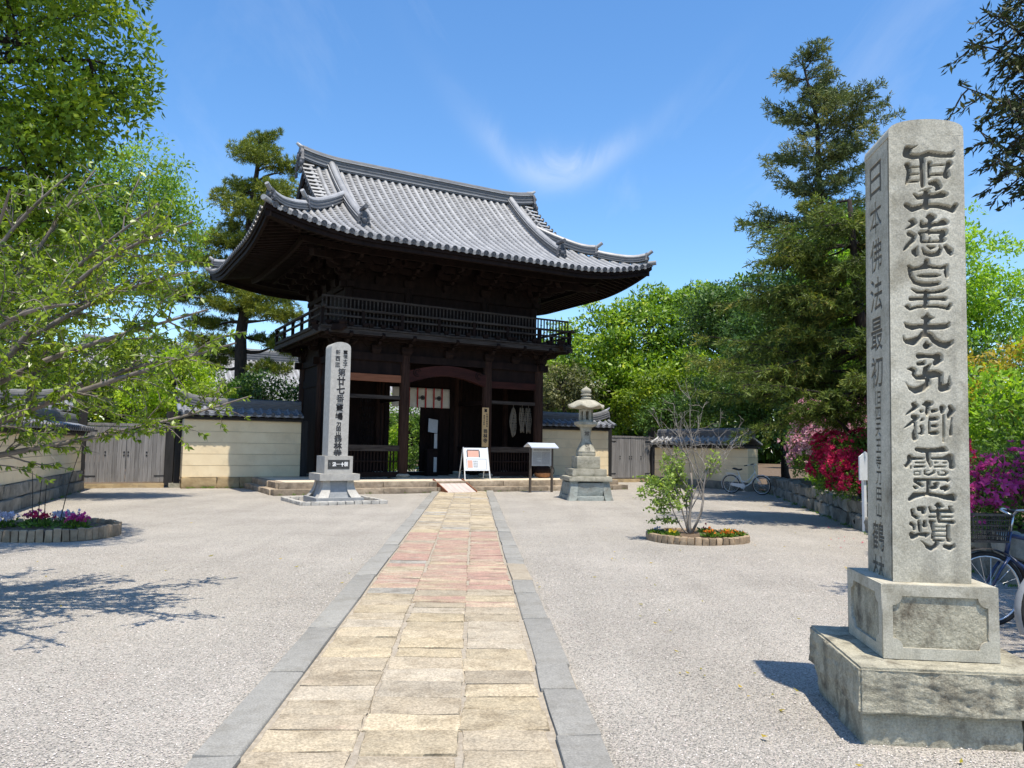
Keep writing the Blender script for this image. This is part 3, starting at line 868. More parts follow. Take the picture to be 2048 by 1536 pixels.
def half_roll(pts, r, n=6, lean=None):
    """half-round tile row along pts; section is across the path, dome upwards"""
    sec = [(r*math.cos(math.pi*k/n), 0.6*r*0 + r*1.05*math.sin(math.pi*k/n)) for k in range(n+1)]
    pts = [Vector(p) for p in pts]; V = []; F = []; k = len(sec)
    for i, p in enumerate(pts):
        t = (pts[min(i+1, len(pts)-1)] - pts[max(i-1, 0)]).normalized()
        s = Vector((t.y, -t.x, 0)).normalized(); u = s.cross(t).normalized()
        if u.z < 0: u = -u
        for a, z in sec: V.append(p + s*a + u*z)
    for i in range(len(pts)-1):
        for j in range(k-1): F.append((i*k+j, i*k+j+1, (i+1)*k+j+1, (i+1)*k+j))
    F.append(tuple(range(k))); F.append(tuple((len(pts)-1)*k+j for j in range(k)))
    return V, F

def pan_strip(pts, w, step=0.2, rise=0.028):
    """overlapping flat tiles along pts, as a stepped, slightly dished strip w wide"""
    pts = [Vector(p) for p in pts]
    # resample
    L = [0.0]
    for a, b in zip(pts, pts[1:]): L.append(L[-1] + (b-a).length)
    n = max(1, int(L[-1]/step)); V = []; F = []
    def at(s):
        for i in range(len(pts)-1):
            if s <= L[i+1] or i == len(pts)-2:
                f = (s-L[i])/max(1e-9, L[i+1]-L[i]); return pts[i].lerp(pts[i+1], f)
    for k in range(n):
        a, b = at(L[-1]*k/n), at(L[-1]*(k+1)/n)
        t = (b-a).normalized(); s = Vector((t.y, -t.x, 0)).normalized(); u = s.cross(t)
        if u.z < 0: u = -u
        for p, h in ((a, rise), (b, 0.0)):
            for q, dz in ((-1, 0.012), (0, -0.012), (1, 0.012)): V.append(p + s*(q*w/2) + u*(h+dz))
        c = k*6
        F += [(c, c+1, c+4, c+3), (c+1, c+2, c+5, c+4)]
        # riser of the lower edge
        V += [V[c]-u*0.045, V[c+1]-u*0.045, V[c+2]-u*0.045] if False else []
        if k > 0: F += [(c-3, c-2, c+1, c), (c-2, c-1, c+2, c+1)]
    return V, F

def round_disc(r=0.088, t=0.035):
    mb = MB()
    mb.lathe([(r, 0), (r, t), (r*0.86, t), (r*0.84, t-0.012), (r*0.3, t-0.012), (r*0.28, t+0.004), (0.001, t+0.006)], n=12)
    # turn axis from z to -y
    mb.v = [(x, -z, y) for x, y, z in mb.v]
    return mb.mesh('eave_tile', M['tile_dark'], 40)

def ridge_section(w, h, courses):
    left = []; right = []
    for k in range(courses):
        z0 = h*k/courses; z1 = h*(k+1)/courses; ww = w/2 - (0.018 if k % 2 else 0) - 0.02*k/courses
        right += [(ww, z0+0.004), (ww, z1-0.004)]; left += [(-ww, z0+0.004), (-ww, z1-0.004)]
    r = w*0.36; top = [(r*math.cos(math.pi*j/6), h + r*math.sin(math.pi*j/6)) for j in range(7)]
    return right + top + left[::-1]

def ridge_cap_section(w, h):
    r = w*0.32
    return [(r*math.cos(math.pi*j/6), h + 0.006 + r*math.sin(math.pi*j/6)) for j in range(7)]

def oni_mesh(s=1.0, name='ridge_end_ornament'):
    """demon-tile: shouldered plate, boss, brow, scrolls; faces -y, base at z=0"""
    mb = MB()
    o = [(-.30, 0), (-.32, .14), (-.26, .22), (-.25, .40), (-.19, .52), (-.10, .60), (0, .64), (.10, .60), (.19, .52), (.25, .40), (.26, .22), (.32, .14), (.30, 0)]
    mb.prism([(x*s, z*s) for x, z in o], -0.05*s, 0.05*s)
    mb.lathe([(0.13*s, -.02*s), (0.12*s, .05*s), (0.07*s, .09*s), (0.001, .10*s)], n=10)
    n0 = len(mb.v) - 40
    mb.v = mb.v[:n0] + [(x, -z-0.05*s, y+0.27*s) for x, y, z in mb.v[n0:]]
    for q in (-1, 1):
        mb.torus((q*.20*s, -.06*s, .12*s), .075*s, .03*s, 'Y', 10, 5)
        mb.torus((q*.13*s, -.06*s, .42*s), .055*s, .025*s, 'Y', 10, 5)
    mb.beam((-.2*s, -.07*s, .36*s), (.2*s, -.07*s, .36*s), .05*s, .05*s)
    return mb.mesh(name, M['tile_dark'], 40)
ONI = oni_mesh(1.0)

def build_gate_roof():
    # deck: top and soffit as one solid shell
    mb = MB()
    na, nd = 48, 12
    def slope_patch(fn_pt, flip):
        pass
    def front(sgn):
        V = []; F = []
        for j in range(nd+1):
            d = DE*j/nd
            for i in range(na+1):
                lim = WE - min(d, HIPD) if d <= HIPD else 4.72
                lim = max(lim, 4.72)
                a = -lim + 2*lim*i/na
                V.append((a, sgn*(DE-d), zf(a, d)-0.05))
        for j in range(nd):
            for i in range(na):
                q = j*(na+1)+i; F.append((q, q+1, q+na+2, q+na+1))
        mb.add(V, F)
    front(-1); front(1)
    def side(sgn):
        V = []; F = []; nn = 30
        for j in range(nd+1):
            d = HIPD*1.02*j/nd; lim = DE-d
            for i in range(nn+1):
                v = -lim + 2*lim*i/nn
                V.append((sgn*(WE-d), v, zs(v, d)-0.05))
        for j in range(nd):
            for i in range(nn):
                q = j*(nn+1)+i; F.append((q, q+1, q+nn+2, q+nn+1))
        mb.add(V, F)
    side(-1); side(1)
    roof = mb.build('roof', M['tile_flat'], GATE, True)
    # soffit
    sf = MB()
    def soff(d): return -0.20 + 0.20*d
    V = []; F = []; per = []
    ring = []
    def ringpts(d):
        pts = []
        for i in range(40): a = -(WE-d)+2*(WE-d)*i/40; pts.append((a, -(DE-d), ZE+soff(d)+lift_a(a, d)))
        for i in range(30): v = -(DE-d)+2*(DE-d)*i/30; pts.append((WE-d, v, ZE+soff(d)+lift_v(v, d)))
        for i in range(40): a = (WE-d)-2*(WE-d)*i/40; pts.append((a, DE-d, ZE+soff(d)+lift_a(a, d)))
        for i in range(30): v = (DE-d)-2*(DE-d)*i/30; pts.append((-(WE-d), v, ZE+soff(d)+lift_v(v, d)))
        return pts
    ds = [0.05, 0.05, 0.6, 1.2, 1.9, 2.6, 3.2]
    for k, d in enumerate(ds):
        p = ringpts(d)
        if k == 0: p = [(x, y, z+0.17) for x, y, z in p]
        V += p
    m = 140
    for k in range(len(ds)-1):
        for i in range(m):
            F.append((k*m+i, k*m+(i+1) % m, (k+1)*m+(i+1) % m, (k+1)*m+i))
    sf.add(V, F)
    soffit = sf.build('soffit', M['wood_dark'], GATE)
    # eave board under the tile edge
    eb = MB()
    for sgn in (-1, 1):
        eb.sweep([(a, sgn*(DE-0.16), ZE-0.22+lift_a(a, 0.16)) for a in np.linspace(-(WE-.16), WE-.16, 41)], [(-.05, -.1), (.05, -.1), (.05, .04), (-.05, .04)])
        eb.sweep([(sgn*(WE-0.16), v, ZE-0.22+lift_v(v, 0.16)) for v in np.linspace(-(DE-.16), DE-.16, 31)], [(-.05, -.1), (.05, -.1), (.05, .04), (-.05, .04)])
        eb.sweep([(a, sgn*(DE-1.45), ZE-0.10+lift_a(a, 1.45)) for a in np.linspace(-(WE-1.45), WE-1.45, 41)], [(-.05, -.12), (.05, -.12), (.05, .06), (-.05, .06)])
        eb.sweep([(sgn*(WE-1.45), v, ZE-0.10+lift_v(v, 1.45)) for v in np.linspace(-(DE-1.45), DE-1.45, 31)], [(-.05, -.12), (.05, -.12), (.05, .06), (-.05, .06)])
    eb.build('eave_board', M['wood_dark'], GATE)
    # tile rows of the front slope and of the two sides
    pitch = 0.282
    n = 25
    disc = round_disc()
    shared = {}
    def front_row(a, top):
        ds = [0.0] + [top*(k/12)**0.9 for k in range(1, 13)]
        return [(a, -(DE-d), zf(a, d)-0.035) for d in ds]
    for k in range(-n, n+1):
        a = k*pitch
        if abs(a) > WE-0.1: continue
        top = DE-0.08 if abs(a) <= 4.72 else WE-abs(a)-0.02
        if top < 0.15: continue
        key = ('r', round(top, 2)) if abs(a) < 3.45 else ('r', k)
        if key not in shared:
            V, F = half_roll([(p[0]-a, p[1], p[2]) for p in front_row(a, top)], 0.082)
            mb = MB(); mb.add(V, F); shared[key] = mb.mesh('round_tile_row', M['tile'], 50)
        obj('round_tile_row', shared[key], roof, (a, 0, 0))
        obj('eave_tile', disc, roof, (a, -DE-0.01, zf(a, 0)-0.005), (R(8), 0, 0))
        b = a + pitch/2
        if abs(b) > WE-0.12: continue
        topb = DE-0.08 if abs(b) <= 4.72 else WE-abs(b)-0.02
        if topb < 0.15: continue
        key = ('p', 0) if max(abs(a), abs(b)) < 3.45 else ('p', k)
        if key not in shared:
            V, F = pan_strip([(p[0]-b, p[1], p[2]-0.002) for p in front_row(b, topb)], pitch-0.10)
            # eave lip
            mb = MB(); mb.add(V, F)
            z0 = zf(b, 0)-0.035
            mb.prism([(-pitch/2+.06, z0+0.03), (0, z0+0.005), (pitch/2-.06, z0+0.03), (pitch/2-.06, z0-.05), (0, z0-.085), (-pitch/2+.06, z0-.05)], -DE-0.02, -DE+0.02)
            shared[key] = mb.mesh('flat_tile_row', M['tile_flat'], False)
        obj('flat_tile_row', shared[key], roof, (b, 0, 0))
    ns = int((DE-0.15)/pitch)
    for sgn in (-1, 1):
        for k in range(-ns, ns+1):
            v = k*pitch
            top = min(HIPD-0.05, DE-abs(v)-0.02)
            if top < 0.15: continue
            pts = [(sgn*(WE-top*j/8), 0, zs(v, top*j/8)-0.035) for j in range(9)]
            V, F = half_roll(pts, 0.082); mb = MB(); mb.add(V, F)
            obj('round_tile_row', mb.mesh('round_tile_row', M['tile'], 50), roof, (0, v, 0))
            obj('eave_tile', disc, roof, (sgn*(WE+0.01), v, zs(v, 0)-0.005), (0, 0, sgn*R(90)))
    # verge tiles, short rolls lying across the gable edge
    vt = MB()
    V, F = half_roll([(0, 0, 0), (0.46, 0, 0.012)], 0.075); vt.add(V, F)
    V, F = half_roll([(0, 0, 0), (-0.46, 0, 0.012)], 0.075); vt2 = MB(); vt2.add(V, F)
    vmesh = {1: vt2.mesh('verge_tile', M['tile'], 50), -1: vt.mesh('verge_tile', M['tile'], 50)}
    for sgn in (-1, 1):
        d = 2.5
        while d < DE-0.15:
            a = sgn*4.86
            o = obj('verge_tile', vmesh[sgn], roof, (a, -(DE-d), zf(4.7, d)+0.02), (R(-35), 0, 0))
            sl = (prof(d+0.05)-prof(d-0.05))/0.1
            o.rotation_euler = (0, 0, 0)
            obj('verge_disc', disc, roof, (a-sgn*0.0, -(DE-d), zf(4.7, d)+0.055), (0, 0, sgn*R(90)))
            d += 0.235
    # ridges
    def ridge_path(fn, n): return [fn(k/n) for k in range(n+1)]
    mr = MB()
    path = [(a, 0, ZT-0.12 + 0.20*max(0, (abs(a)-3.2)/1.63)**2) for a in np.linspace(-4.78, 4.78, 41)]
    mr.sweep(path, ridge_section(0.42, 0.43, 9))
    rg = mr.build('ridge', M['tile_ridge'], GATE, 30)
    mc = MB(); mc.sweep(path, ridge_cap_section(0.42, 0.43)); mc.build('cap_row', M['tile'], rg, 50)
    for z_, wd in ((0.06, 0.235), (0.37, 0.225)):
        ml = MB()
        for s in (-1, 1): ml.sweep([(x, y, z+z_) for x, y, z in path], [(s*wd-.012, 0), (s*wd+.012, 0), (s*wd+.012, .035), (s*wd-.012, .035)])
        ml.build('ridge_moulding', M['tile'], rg)
    for s in (-1, 1):
        o = obj('ridge_end_ornament', ONI, rg, (s*4.84, 0, ZT-0.10), (0, 0, s*R(90)), (1.05, 1.05, 1.05))
        # upswept horn on the ornament
        hb = MB(); hb.tube([(s*4.62, 0, ZT+0.55), (s*4.85, 0, ZT+0.60), (s*5.0, 0, ZT+0.70)], [0.085, 0.075, 0.05], 8)
        hb.build('ridge_horn', M['tile'], rg, True)
        for q, (yy, zz, rr) in enumerate(((-.28, ZT-.12, .13), (.28, ZT-.12, .13), (-.2, ZT+.28, .09), (.2, ZT+.28, .09), (-.33, ZT-.38, .12), (.33, ZT-.38, .12))):
            bs = MB(); bs.torus((s*4.9, yy, zz), rr*.7, rr*.35, 'X', 10, 5); bs.build('ridge_scroll', M['tile_dark'], rg, 40)
    for s in (-1, 1):
        # descending ridge
        path = [(s*3.75, -(DE-d), zf(3.75, d)+0.0) for d in np.linspace(DE-0.22, 1.28, 16)]
        mb = MB(); mb.sweep(path, ridge_section(0.30, 0.30, 6)); dr = mb.build('descending_ridge', M['tile_ridge'], GATE, 30)
        mc = MB(); mc.sweep(path, ridge_cap_section(0.36, 0.30)); mc.build('cap_row', M['tile'], dr, 50)
        ml = MB()
        for q in (-1, 1): ml.sweep([(x, y, z+0.26) for x, y, z in path], [(q*.165-.012, 0), (q*.165+.012, 0), (q*.165+.012, .03), (q*.165-.012, .03)])
        ml.build('ridge_moulding', M['tile'], dr)
        obj('ridge_end_ornament', ONI, dr, (s*3.75, -(DE-1.22), zf(3.75, 1.2)-0.02), None, (0.72, 0.8, 0.85))
        tb = MB(); tb.tube([(s*3.75, -(DE-1.5), zf(3.75, 1.5)+0.44), (s*3.75, -(DE-1.02), zf(3.75, 1.02)+0.72)], 0.075, 10)
        tb.build('bird_perch_tile', M['tile_dark'], dr, 40)
        # corner ridges in two stages, front and back
        for vs in (-1, 1):
            for st, (d0, d1, h) in enumerate(((HIPD-0.1, 1.55, 0.27), (1.62, 0.22, 0.20))):
                path = []
                for d in np.linspace(d0, d1, 10):
                    path.append((s*(WE-d), vs*(DE-d), prof(d) + lift_a(WE-d, d) + 0.02 + (0.10*max(0, (d1+0.5-d)/0.5)**2)))
                mb = MB(); mb.sweep(path, ridge_section(0.27, h, 5)); cr = mb.build('corner_ridge', M['tile_ridge'], GATE, 30)
                mc = MB(); mc.sweep(path, ridge_cap_section(0.33, h)); mc.build('cap_row', M['tile'], cr, 50)
                e = path[-1]; dirz = math.atan2(vs, s)
                obj('ridge_end_ornament', ONI, cr, (e[0]+s*.03, e[1]+vs*.03, e[2]-0.06), (0, 0, dirz+R(90)), (0.55, 0.7, 0.62))
                dv = Vector((s, vs, 0)).normalized()
                p0 = Vector(e)+Vector((0, 0, h-.02))
                tb = MB(); tb.tube([p0-dv*0.3, p0+dv*0.05+Vector((0, 0, .05)), p0+dv*0.26+Vector((0, 0, .20))], [.07, .07, .065], 10)
                tb.build('bird_perch_tile', M['tile'], cr, 40)
            # corner tile
            tb = MB(); zc = prof(0)+LIFT
            tb.tube([(s*(WE-.5), vs*(DE-.5), zc-.02), (s*(WE+.06), vs*(DE+.06), zc+0.06)], .085, 10)
            tb.build('corner_tile', M['tile'], roof, 40)
            hr = MB()
            hr.beam((s*(WE-3.0), vs*(DE-3.0), ZE+0.30), (s*(WE-.12), vs*(DE-.12), ZE+LIFT-.30), .2, .24)
            hr.build('hip_rafter', M['wood_dark'], GATE)
    # gables
    for s in (-1, 1):
        g = MB(); pts = []
        for d in np.linspace(HIPD-0.4, DE, 12): pts.append((-(DE-d), prof(d)-0.12))
        out = pts + [(-y, z) for y, z in pts[::-1][1:]]
        g.prism(out, s*3.95, s*4.02, 'x'); gb = g.build('gable_wall', M['wood_dark'], GATE)
        bb = MB()
        for vs in (-1, 1):
            path = [(s*4.66, vs*(DE-d), zf(4.6, d)-0.17) for d in np.linspace(HIPD-0.75, DE, 12)]
            bb.sweep(path, [(-.04, -.28), (.04, -.28), (.04, .08), (-.04, .08)], side=(1, 0, 0))
        bb.build('barge_board', M['wood_dark'], gb)
        pd = MB(); pd.lathe([(0.001, 0), (.16, .08), (.22, .26), (.12, .44), (.16, .56), (.02, .6)], (s*4.72, 0, ZT-.85), 10, (.3, 1)); pd.build('gable_pendant', M['wood_dark'], gb, True)
    # rafters, two tiers
    rm = MB(); rm.box(-.045, .045, 0, 1, -.055, .055); rmesh = rm.mesh('rafter', M['wood_dark'])
    sl = math.atan(0.20)
    def raf(name, x, y, z, ln, rz): obj(name, rmesh, soffit, (x, y, z), (sl, 0, rz), (1, ln, 1))
    rp = 0.245
    for k in range(-28, 29):
        a = k*rp
        for nm, d0, d1, dz in (('flying_rafter', .14, 1.6, -.07), ('base_rafter', 1.5, 3.1, -.17)):
            top = min(d1, WE-abs(a))
            if top-d0 > 0.2: raf(nm, a, -(DE-d0), ZE-0.2+.2*d0+dz+lift_a(a, d0), top-d0, 0)
    for k in range(-20, 21):
        v = k*rp
        for nm, d0, d1, dz in (('flying_rafter', .14, 1.6, -.07), ('base_rafter', 1.5, 3.1, -.17)):
            top = min(d1, DE-abs(v))
            if top-d0 > 0.2:
                raf(nm, -(WE-d0), v, ZE-0.2+.2*d0+dz+lift_v(v, d0), top-d0, R(-90))
                raf(nm, (WE-d0), v, ZE-0.2+.2*d0+dz+lift_v(v, d0), top-d0, R(90))
    return roof
build_gate_roof()

def bracket_mesh(steps, out, up, name):
    """stepped bracket set projecting towards -y: bearing block, then arms and small blocks tier on tier"""
    mb = MB()
    def block(x, y, z, w, h):
        mb.frustum(x, y, z, z+h*.45, w*.72, w*.72, w, w); mb.box(x-w/2, x+w/2, y-w/2, y+w/2, z+h*.45, z+h)
    block(0, 0, 0, .40, .26)
    for k in range(steps+1):
        y = -out*k; z = .22 + up*k
        ln = 1.0 + .08*k
        # arm parallel to the wall, with upturned ends
        o = [(-ln/2, z+.20), (-ln/2, z+.10), (-ln/2+.14, z), (ln/2-.14, z), (ln/2, z+.10), (ln/2, z+.20)]
        mb.prism(o, y-.06, y+.06)
        for x in (-ln/2+.09, 0, ln/2-.09): block(x, y, z+.20, .19, .13)
        if k < steps:
            o2 = [(y+.2, z), (y-out-.10, z+.03), (y-out-.16, z+.12), (y-out-.10, z+.20), (y+.2, z+.20)]
            mb.prism(o2, -.055, .055, 'x')
    return mb.mesh(name, M['wood_dark'])

def build_gate_body():
    XS = (-3.8, -1.6, 1.6, 3.8); YS = (-2.45, 0.0, 2.45); P0 = 0.335
    col = MB(); col.lathe([(.165, 0), (.18, .25), (.18, 2.6), (.17, 4.05)], n=16); cm = col.mesh('column', M['wood_col'], 40)
    bs = MB(); bs.lathe([(.21, 0), (.265, .05), (.26, .09), (.20, .135)], n=18); bm_ = bs.mesh('column_base', M['stone_base'], True)
    bm_.materials.clear(); bm_.materials.append(M['lantern_stone'])
    pl = stone_mesh('plinth_stone', .78, .78, .08, M['lantern_stone'], .012, .008, 1, seed=3)
    for x in XS:
        for y in YS:
            c = obj('column', cm, GATE, (x, y, P0+.15))
            obj('column_base', bm_, c, (0, 0, -.12)); obj('plinth_stone', pl, c, (0, 0, -.185))
    def beam(name, mat, *bx):
        os_ = []
        for b in bx:
            mb = MB(); mb.box(*b); os_.append(mb.build(name, mat, GATE))
        return os_[0]
    # head and tie beams
    for y in YS:
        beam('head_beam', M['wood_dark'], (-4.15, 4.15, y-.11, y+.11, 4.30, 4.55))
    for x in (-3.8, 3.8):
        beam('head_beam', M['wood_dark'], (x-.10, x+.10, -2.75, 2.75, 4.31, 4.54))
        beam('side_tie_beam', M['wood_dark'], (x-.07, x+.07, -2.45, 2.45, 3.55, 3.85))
    for s in (-1, 1):
        x0, x1 = (-3.8, -1.6) if s < 0 else (1.6, 3.8)
        beam('tie_beam', M['wood_lit'] if s < 0 else M['wood_red'], (x0+.16, x1-.16, -2.52, -2.38, 3.60, 3.84))  # left beam's lit look is put into its lighter board colour
        beam('transom', M['wood_beam'], (x0+.17, x1-.17, -2.50, -2.40, 3.02, 3.14))
        beam('frieze_board', M['wood_dark'], (x0+.16, x1-.16, -2.46, -2.43, 3.84, 4.30))
        beam('guard_rail', M['wood_beam'], (x0+.16, x1-.16, -2.53, -2.36, 1.26, 1.46))
        beam('floor_beam', M['wood_dark'], (x0+.16, x1-.16, -2.53, -2.36, .40, .56))
        # slats under the guard rail
        sm = MB(); sm.box(-.022, .022, -.02, .02, .56, 1.26); sl = sm.mesh('slat', M['wood_dark'])
        k = x0+.28
        gr = beam('slat_rail', M['wood_dark'], (x0+.17, x1-.17, -2.47, -2.42, .9, .94))
        while k < x1-.22:
            obj('slat', sl, gr, (k, -2.40, 0)); k += .115
        # bay back wall of upright boards, statue-bay partition towards the passage
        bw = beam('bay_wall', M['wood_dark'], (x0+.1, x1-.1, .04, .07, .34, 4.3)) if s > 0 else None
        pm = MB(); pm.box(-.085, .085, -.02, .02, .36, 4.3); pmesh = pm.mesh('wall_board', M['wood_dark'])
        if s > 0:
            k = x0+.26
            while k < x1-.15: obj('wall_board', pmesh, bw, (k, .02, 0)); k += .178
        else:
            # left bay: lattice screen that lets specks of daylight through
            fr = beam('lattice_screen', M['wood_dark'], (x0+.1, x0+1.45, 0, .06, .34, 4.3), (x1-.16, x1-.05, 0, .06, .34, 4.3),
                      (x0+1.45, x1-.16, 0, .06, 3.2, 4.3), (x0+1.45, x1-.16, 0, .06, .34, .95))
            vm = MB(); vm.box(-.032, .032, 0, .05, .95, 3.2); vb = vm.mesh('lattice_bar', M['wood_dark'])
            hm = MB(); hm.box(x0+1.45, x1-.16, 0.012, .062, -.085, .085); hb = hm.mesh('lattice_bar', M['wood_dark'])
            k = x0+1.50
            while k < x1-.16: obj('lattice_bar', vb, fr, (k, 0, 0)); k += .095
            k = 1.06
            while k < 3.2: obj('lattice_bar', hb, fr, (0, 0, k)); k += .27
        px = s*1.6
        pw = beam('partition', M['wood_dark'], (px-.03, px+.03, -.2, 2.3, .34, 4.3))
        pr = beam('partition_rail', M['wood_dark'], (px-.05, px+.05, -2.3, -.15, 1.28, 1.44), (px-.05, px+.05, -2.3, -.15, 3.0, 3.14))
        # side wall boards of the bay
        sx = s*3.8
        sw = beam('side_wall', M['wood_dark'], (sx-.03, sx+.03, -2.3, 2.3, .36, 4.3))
    # rainbow beam over the passage
    ar = [(-1.62, 3.62)]
    for k in range(13):
        t = k/12; x = -1.45+2.9*t; ar.append((x, 3.62 + .30*math.sin(math.pi*t)))
    ar += [(1.62, 3.62), (1.62, 4.0)]
    for k in range(13):
        t = k/12; x = 1.6-3.2*t; ar.append((x, 4.0+.28*math.sin(math.pi*t)))
    mb = MB(); mb.prism(ar, -2.58, -2.32); rb = mb.build('rainbow_beam', M['wood_red'], GATE)
    for s in (-1, 1):
        for q in (.14, .07):
            mb = MB(); mb.torus((s*1.2, -2.59, 3.98), q, .014, 'Y', 16, 5, 0.3, 5.2); mb.build('carved_scroll', M['wood_dark'], rb)
    # doorway at the middle row: posts, lintel, right leaf shut, left leaf open
    beam('door_frame', M['wood_dark'], (-1.42, -1.24, -.1, .1, .34, 4.3), (1.24, 1.42, -.1, .1, .34, 4.3), (-1.24, 1.24, -.1, .1, 3.66, 4.3), (-1.6, 1.6, -.14, .14, .335, .47))
    pm = MB(); pm.box(-.098, .098, -.025, .025, .48, 3.65); pmesh = pm.mesh('door_plank', M['wood_dark'])
    for s, rz, hx in ((1, 0, 1.23), (-1, R(100), -1.23)):
        lf = bpy.data.objects.new('door_leaf', None)
        mb = MB()
        for z in (.75, 1.5, 2.3, 3.1): mb.box(-s*1.2, 0, .03, .08, z-.06, z+.06)
        lf = mb.build('door_leaf', M['wood_dark'], GATE, loc=(hx, 0, 0), rot=(0, 0, rz))
        for k in range(6): obj('door_plank', pmesh, lf, (-s*(.1+.2*k), 0, 0))
    beam('ceiling', M['wood_dark'], (-3.75, 3.75, -2.4, 2.4, 4.56, 4.62))
    # lower brackets carrying the balcony
    b3 = bracket_mesh(2, .36, .16, 'bracket_set')
    for x in XS: obj('bracket_set', b3, GATE, (x, -2.45, 4.55))
    for x in (-2.7, 0, 2.7): obj('bracket_set', b3, GATE, (x, -2.45, 4.55), None, (.85, 1, 1))
    for s in (-1, 1):
        for y in (-2.45, 0, 2.45): obj('bracket_set', b3, GATE, (s*3.8, y, 4.55), (0, 0, s*R(90)))
        obj('bracket_set', b3, GATE, (s*3.8, -2.45, 4.55), (0, 0, s*R(45)), (1, 1.35, 1))
    for s in (-1, 1):
        beam('bracket_board', M['wood_dark'], (-3.75, 3.75, s*2.45-.02, s*2.45+.02, 4.56, 5.14)); beam('bracket_board', M['wood_dark'], (s*3.8-.02, s*3.8+.02, -2.42, 2.42, 4.56, 5.14))
        beam('bracket_board', M['wood_dark'], (-3.6, 3.6, s*2.25-.02, s*2.25+.02, 6.93, 8.0)); beam('bracket_board', M['wood_dark'], (s*3.62-.02, s*3.62+.02, -2.2, 2.2, 6.93, 8.0))
    beam('balcony_purlin', M['wood_dark'], (-4.62, 4.62, -3.22, -3.10, 5.0, 5.14), (-4.62, 4.62, 3.10, 3.22, 5.0, 5.14),
         (-4.58, -4.46, -3.1, 3.1, 5.0, 5.14), (4.46, 4.58, -3.1, 3.1, 5.0, 5.14), (-4.1, 4.1, -2.52, -2.38, 4.9, 5.14))
    # balcony floor boards
    fl = beam('balcony_floor', M['wood_dark'], (-4.60, 4.60, -3.0, 3.0, 5.15, 5.20))
    fm = MB(); fm.box(-.092, .092, 0, 1.1, 0, .05); fmesh = fm.mesh('floor_board', M['wood_beam'])
    for k in range(-24, 25):
        obj('floor_board', fmesh, fl, (k*.195, -3.30, 5.203))
    for k in range(-11, 12):
        for s in (-1, 1): obj('floor_board', fmesh, fl, (s*4.86, k*.195, 5.203), (0, 0, s*R(90)))
    beam('balcony_edge', M['wood_beam'], (-4.80, 4.80, -3.26, -3.18, 5.04, 5.19), (-4.80, -4.72, -3.17, 3.2, 5.04, 5.19), (4.72, 4.80, -3.17, 3.2, 5.04, 5.19))
    # railings
    W, D = 4.73, 3.13
    rl = beam('railing', M['wood_beam'], (-W-.25, W+.25, -D-.045, -D+.045, 5.80, 5.87), (-W-.1, W+.1, -D-.035, -D+.035, 5.58, 5.64), (-W, W, -D-.05, -D+.05, 5.26, 5.34),
              (-W-.045, -W+.045, -D-.25, D+.25, 5.82, 5.89), (-W-.035, -W+.035, -D, D, 5.59, 5.65), (-W-.05, -W+.05, -D, D, 5.27, 5.35),
              (W-.045, W+.045, -D-.25, D+.25, 5.82, 5.89), (W-.035, W+.035, -D, D, 5.59, 5.65), (W-.05, W+.05, -D, D, 5.27, 5.35))
    pm = MB(); pm.box(-.05, .05, -.05, .05, 0, .58); pmesh = pm.mesh('rail_post', M['wood_dark'])
    x = -W
    for k in range(8): obj('rail_post', pmesh, rl, (-W+2*W*k/7, -D, 5.24))
    for s in (-1, 1):
        for k in range(1, 6): obj('rail_post', pmesh, rl, (s*W, -D+2*D*k/5, 5.24))
    tf = beam('picket_fence', M['wood_beam'], (-W, W, -D+.06, -D+.12, 6.20, 6.26), (-W, W, -D+.06, -D+.12, 5.30, 5.35))
    km = MB(); km.box(-.02, .02, -.018, .018, 0, .90); kmesh = km.mesh('baluster', M['wood_beam'])
    for k in range(72): obj('baluster', kmesh, tf, (-W+.02+k*(2*W-.04)/71, -D+.09, 5.31))
    # upper storey
    U, Vv = 3.62, 2.25
    beam('upper_wall', M['wood_dark'], (-U, U, -Vv-.03, -Vv+.03, 5.2, 7.3), (-U, U, Vv-.03, Vv+.03, 5.2, 7.3), (-U-.03, -U+.03, -Vv, Vv, 5.2, 7.3), (U-.03, U+.03, -Vv, Vv, 5.2, 7.3))
    uc = MB(); uc.lathe([(.15, 0), (.15, 1.7)], n=12); um = uc.mesh('upper_column', M['wood_dark'], 40)
    for x in (-U, -1.5, 1.5, U):
        for y in (-Vv, Vv): obj('upper_column', um, GATE, (x, y, 5.2))
    for s in (-1, 1): obj('upper_column', um, GATE, (s*U, 0, 5.2))
    beam('upper_beam', M['wood_dark'], (-U-.3, U+.3, -Vv-.12, -Vv+.12, 6.72, 6.92), (-U-.12, -U+.12, -Vv-.3, Vv+.3, 6.73, 6.91), (U-.12, U+.12, -Vv-.3, Vv+.3, 6.73, 6.91))
    beam('upper_sill', M['wood_dark'], (-U, U, -Vv-.09, -Vv+.09, 5.9, 6.02))
    # upper brackets carrying the eaves
    b4 = bracket_mesh(3, .40, .17, 'bracket_set')
    for x in (-U, -2.55, -1.5, 0, 1.5, 2.55, U): obj('bracket_set', b4, GATE, (x, -Vv, 6.92))
    for s in (-1, 1):
        for y in (-1.1, 0, 1.1, Vv): obj('bracket_set', b4, GATE, (s*U, y, 6.92), (0, 0, s*R(90)))
        obj('bracket_set', b4, GATE, (s*U, -Vv, 6.92), (0, 0, s*R(45)), (1, 1.35, 1))
        # tail rafters of the corner sets
        tm = MB(); tm.beam((s*(U-.2), -Vv+.2, 7.75), (s*(U+1.75), -Vv-1.75, 7.35), .14, .2); tm.build('tail_rafter', M['wood_dark'], GATE)
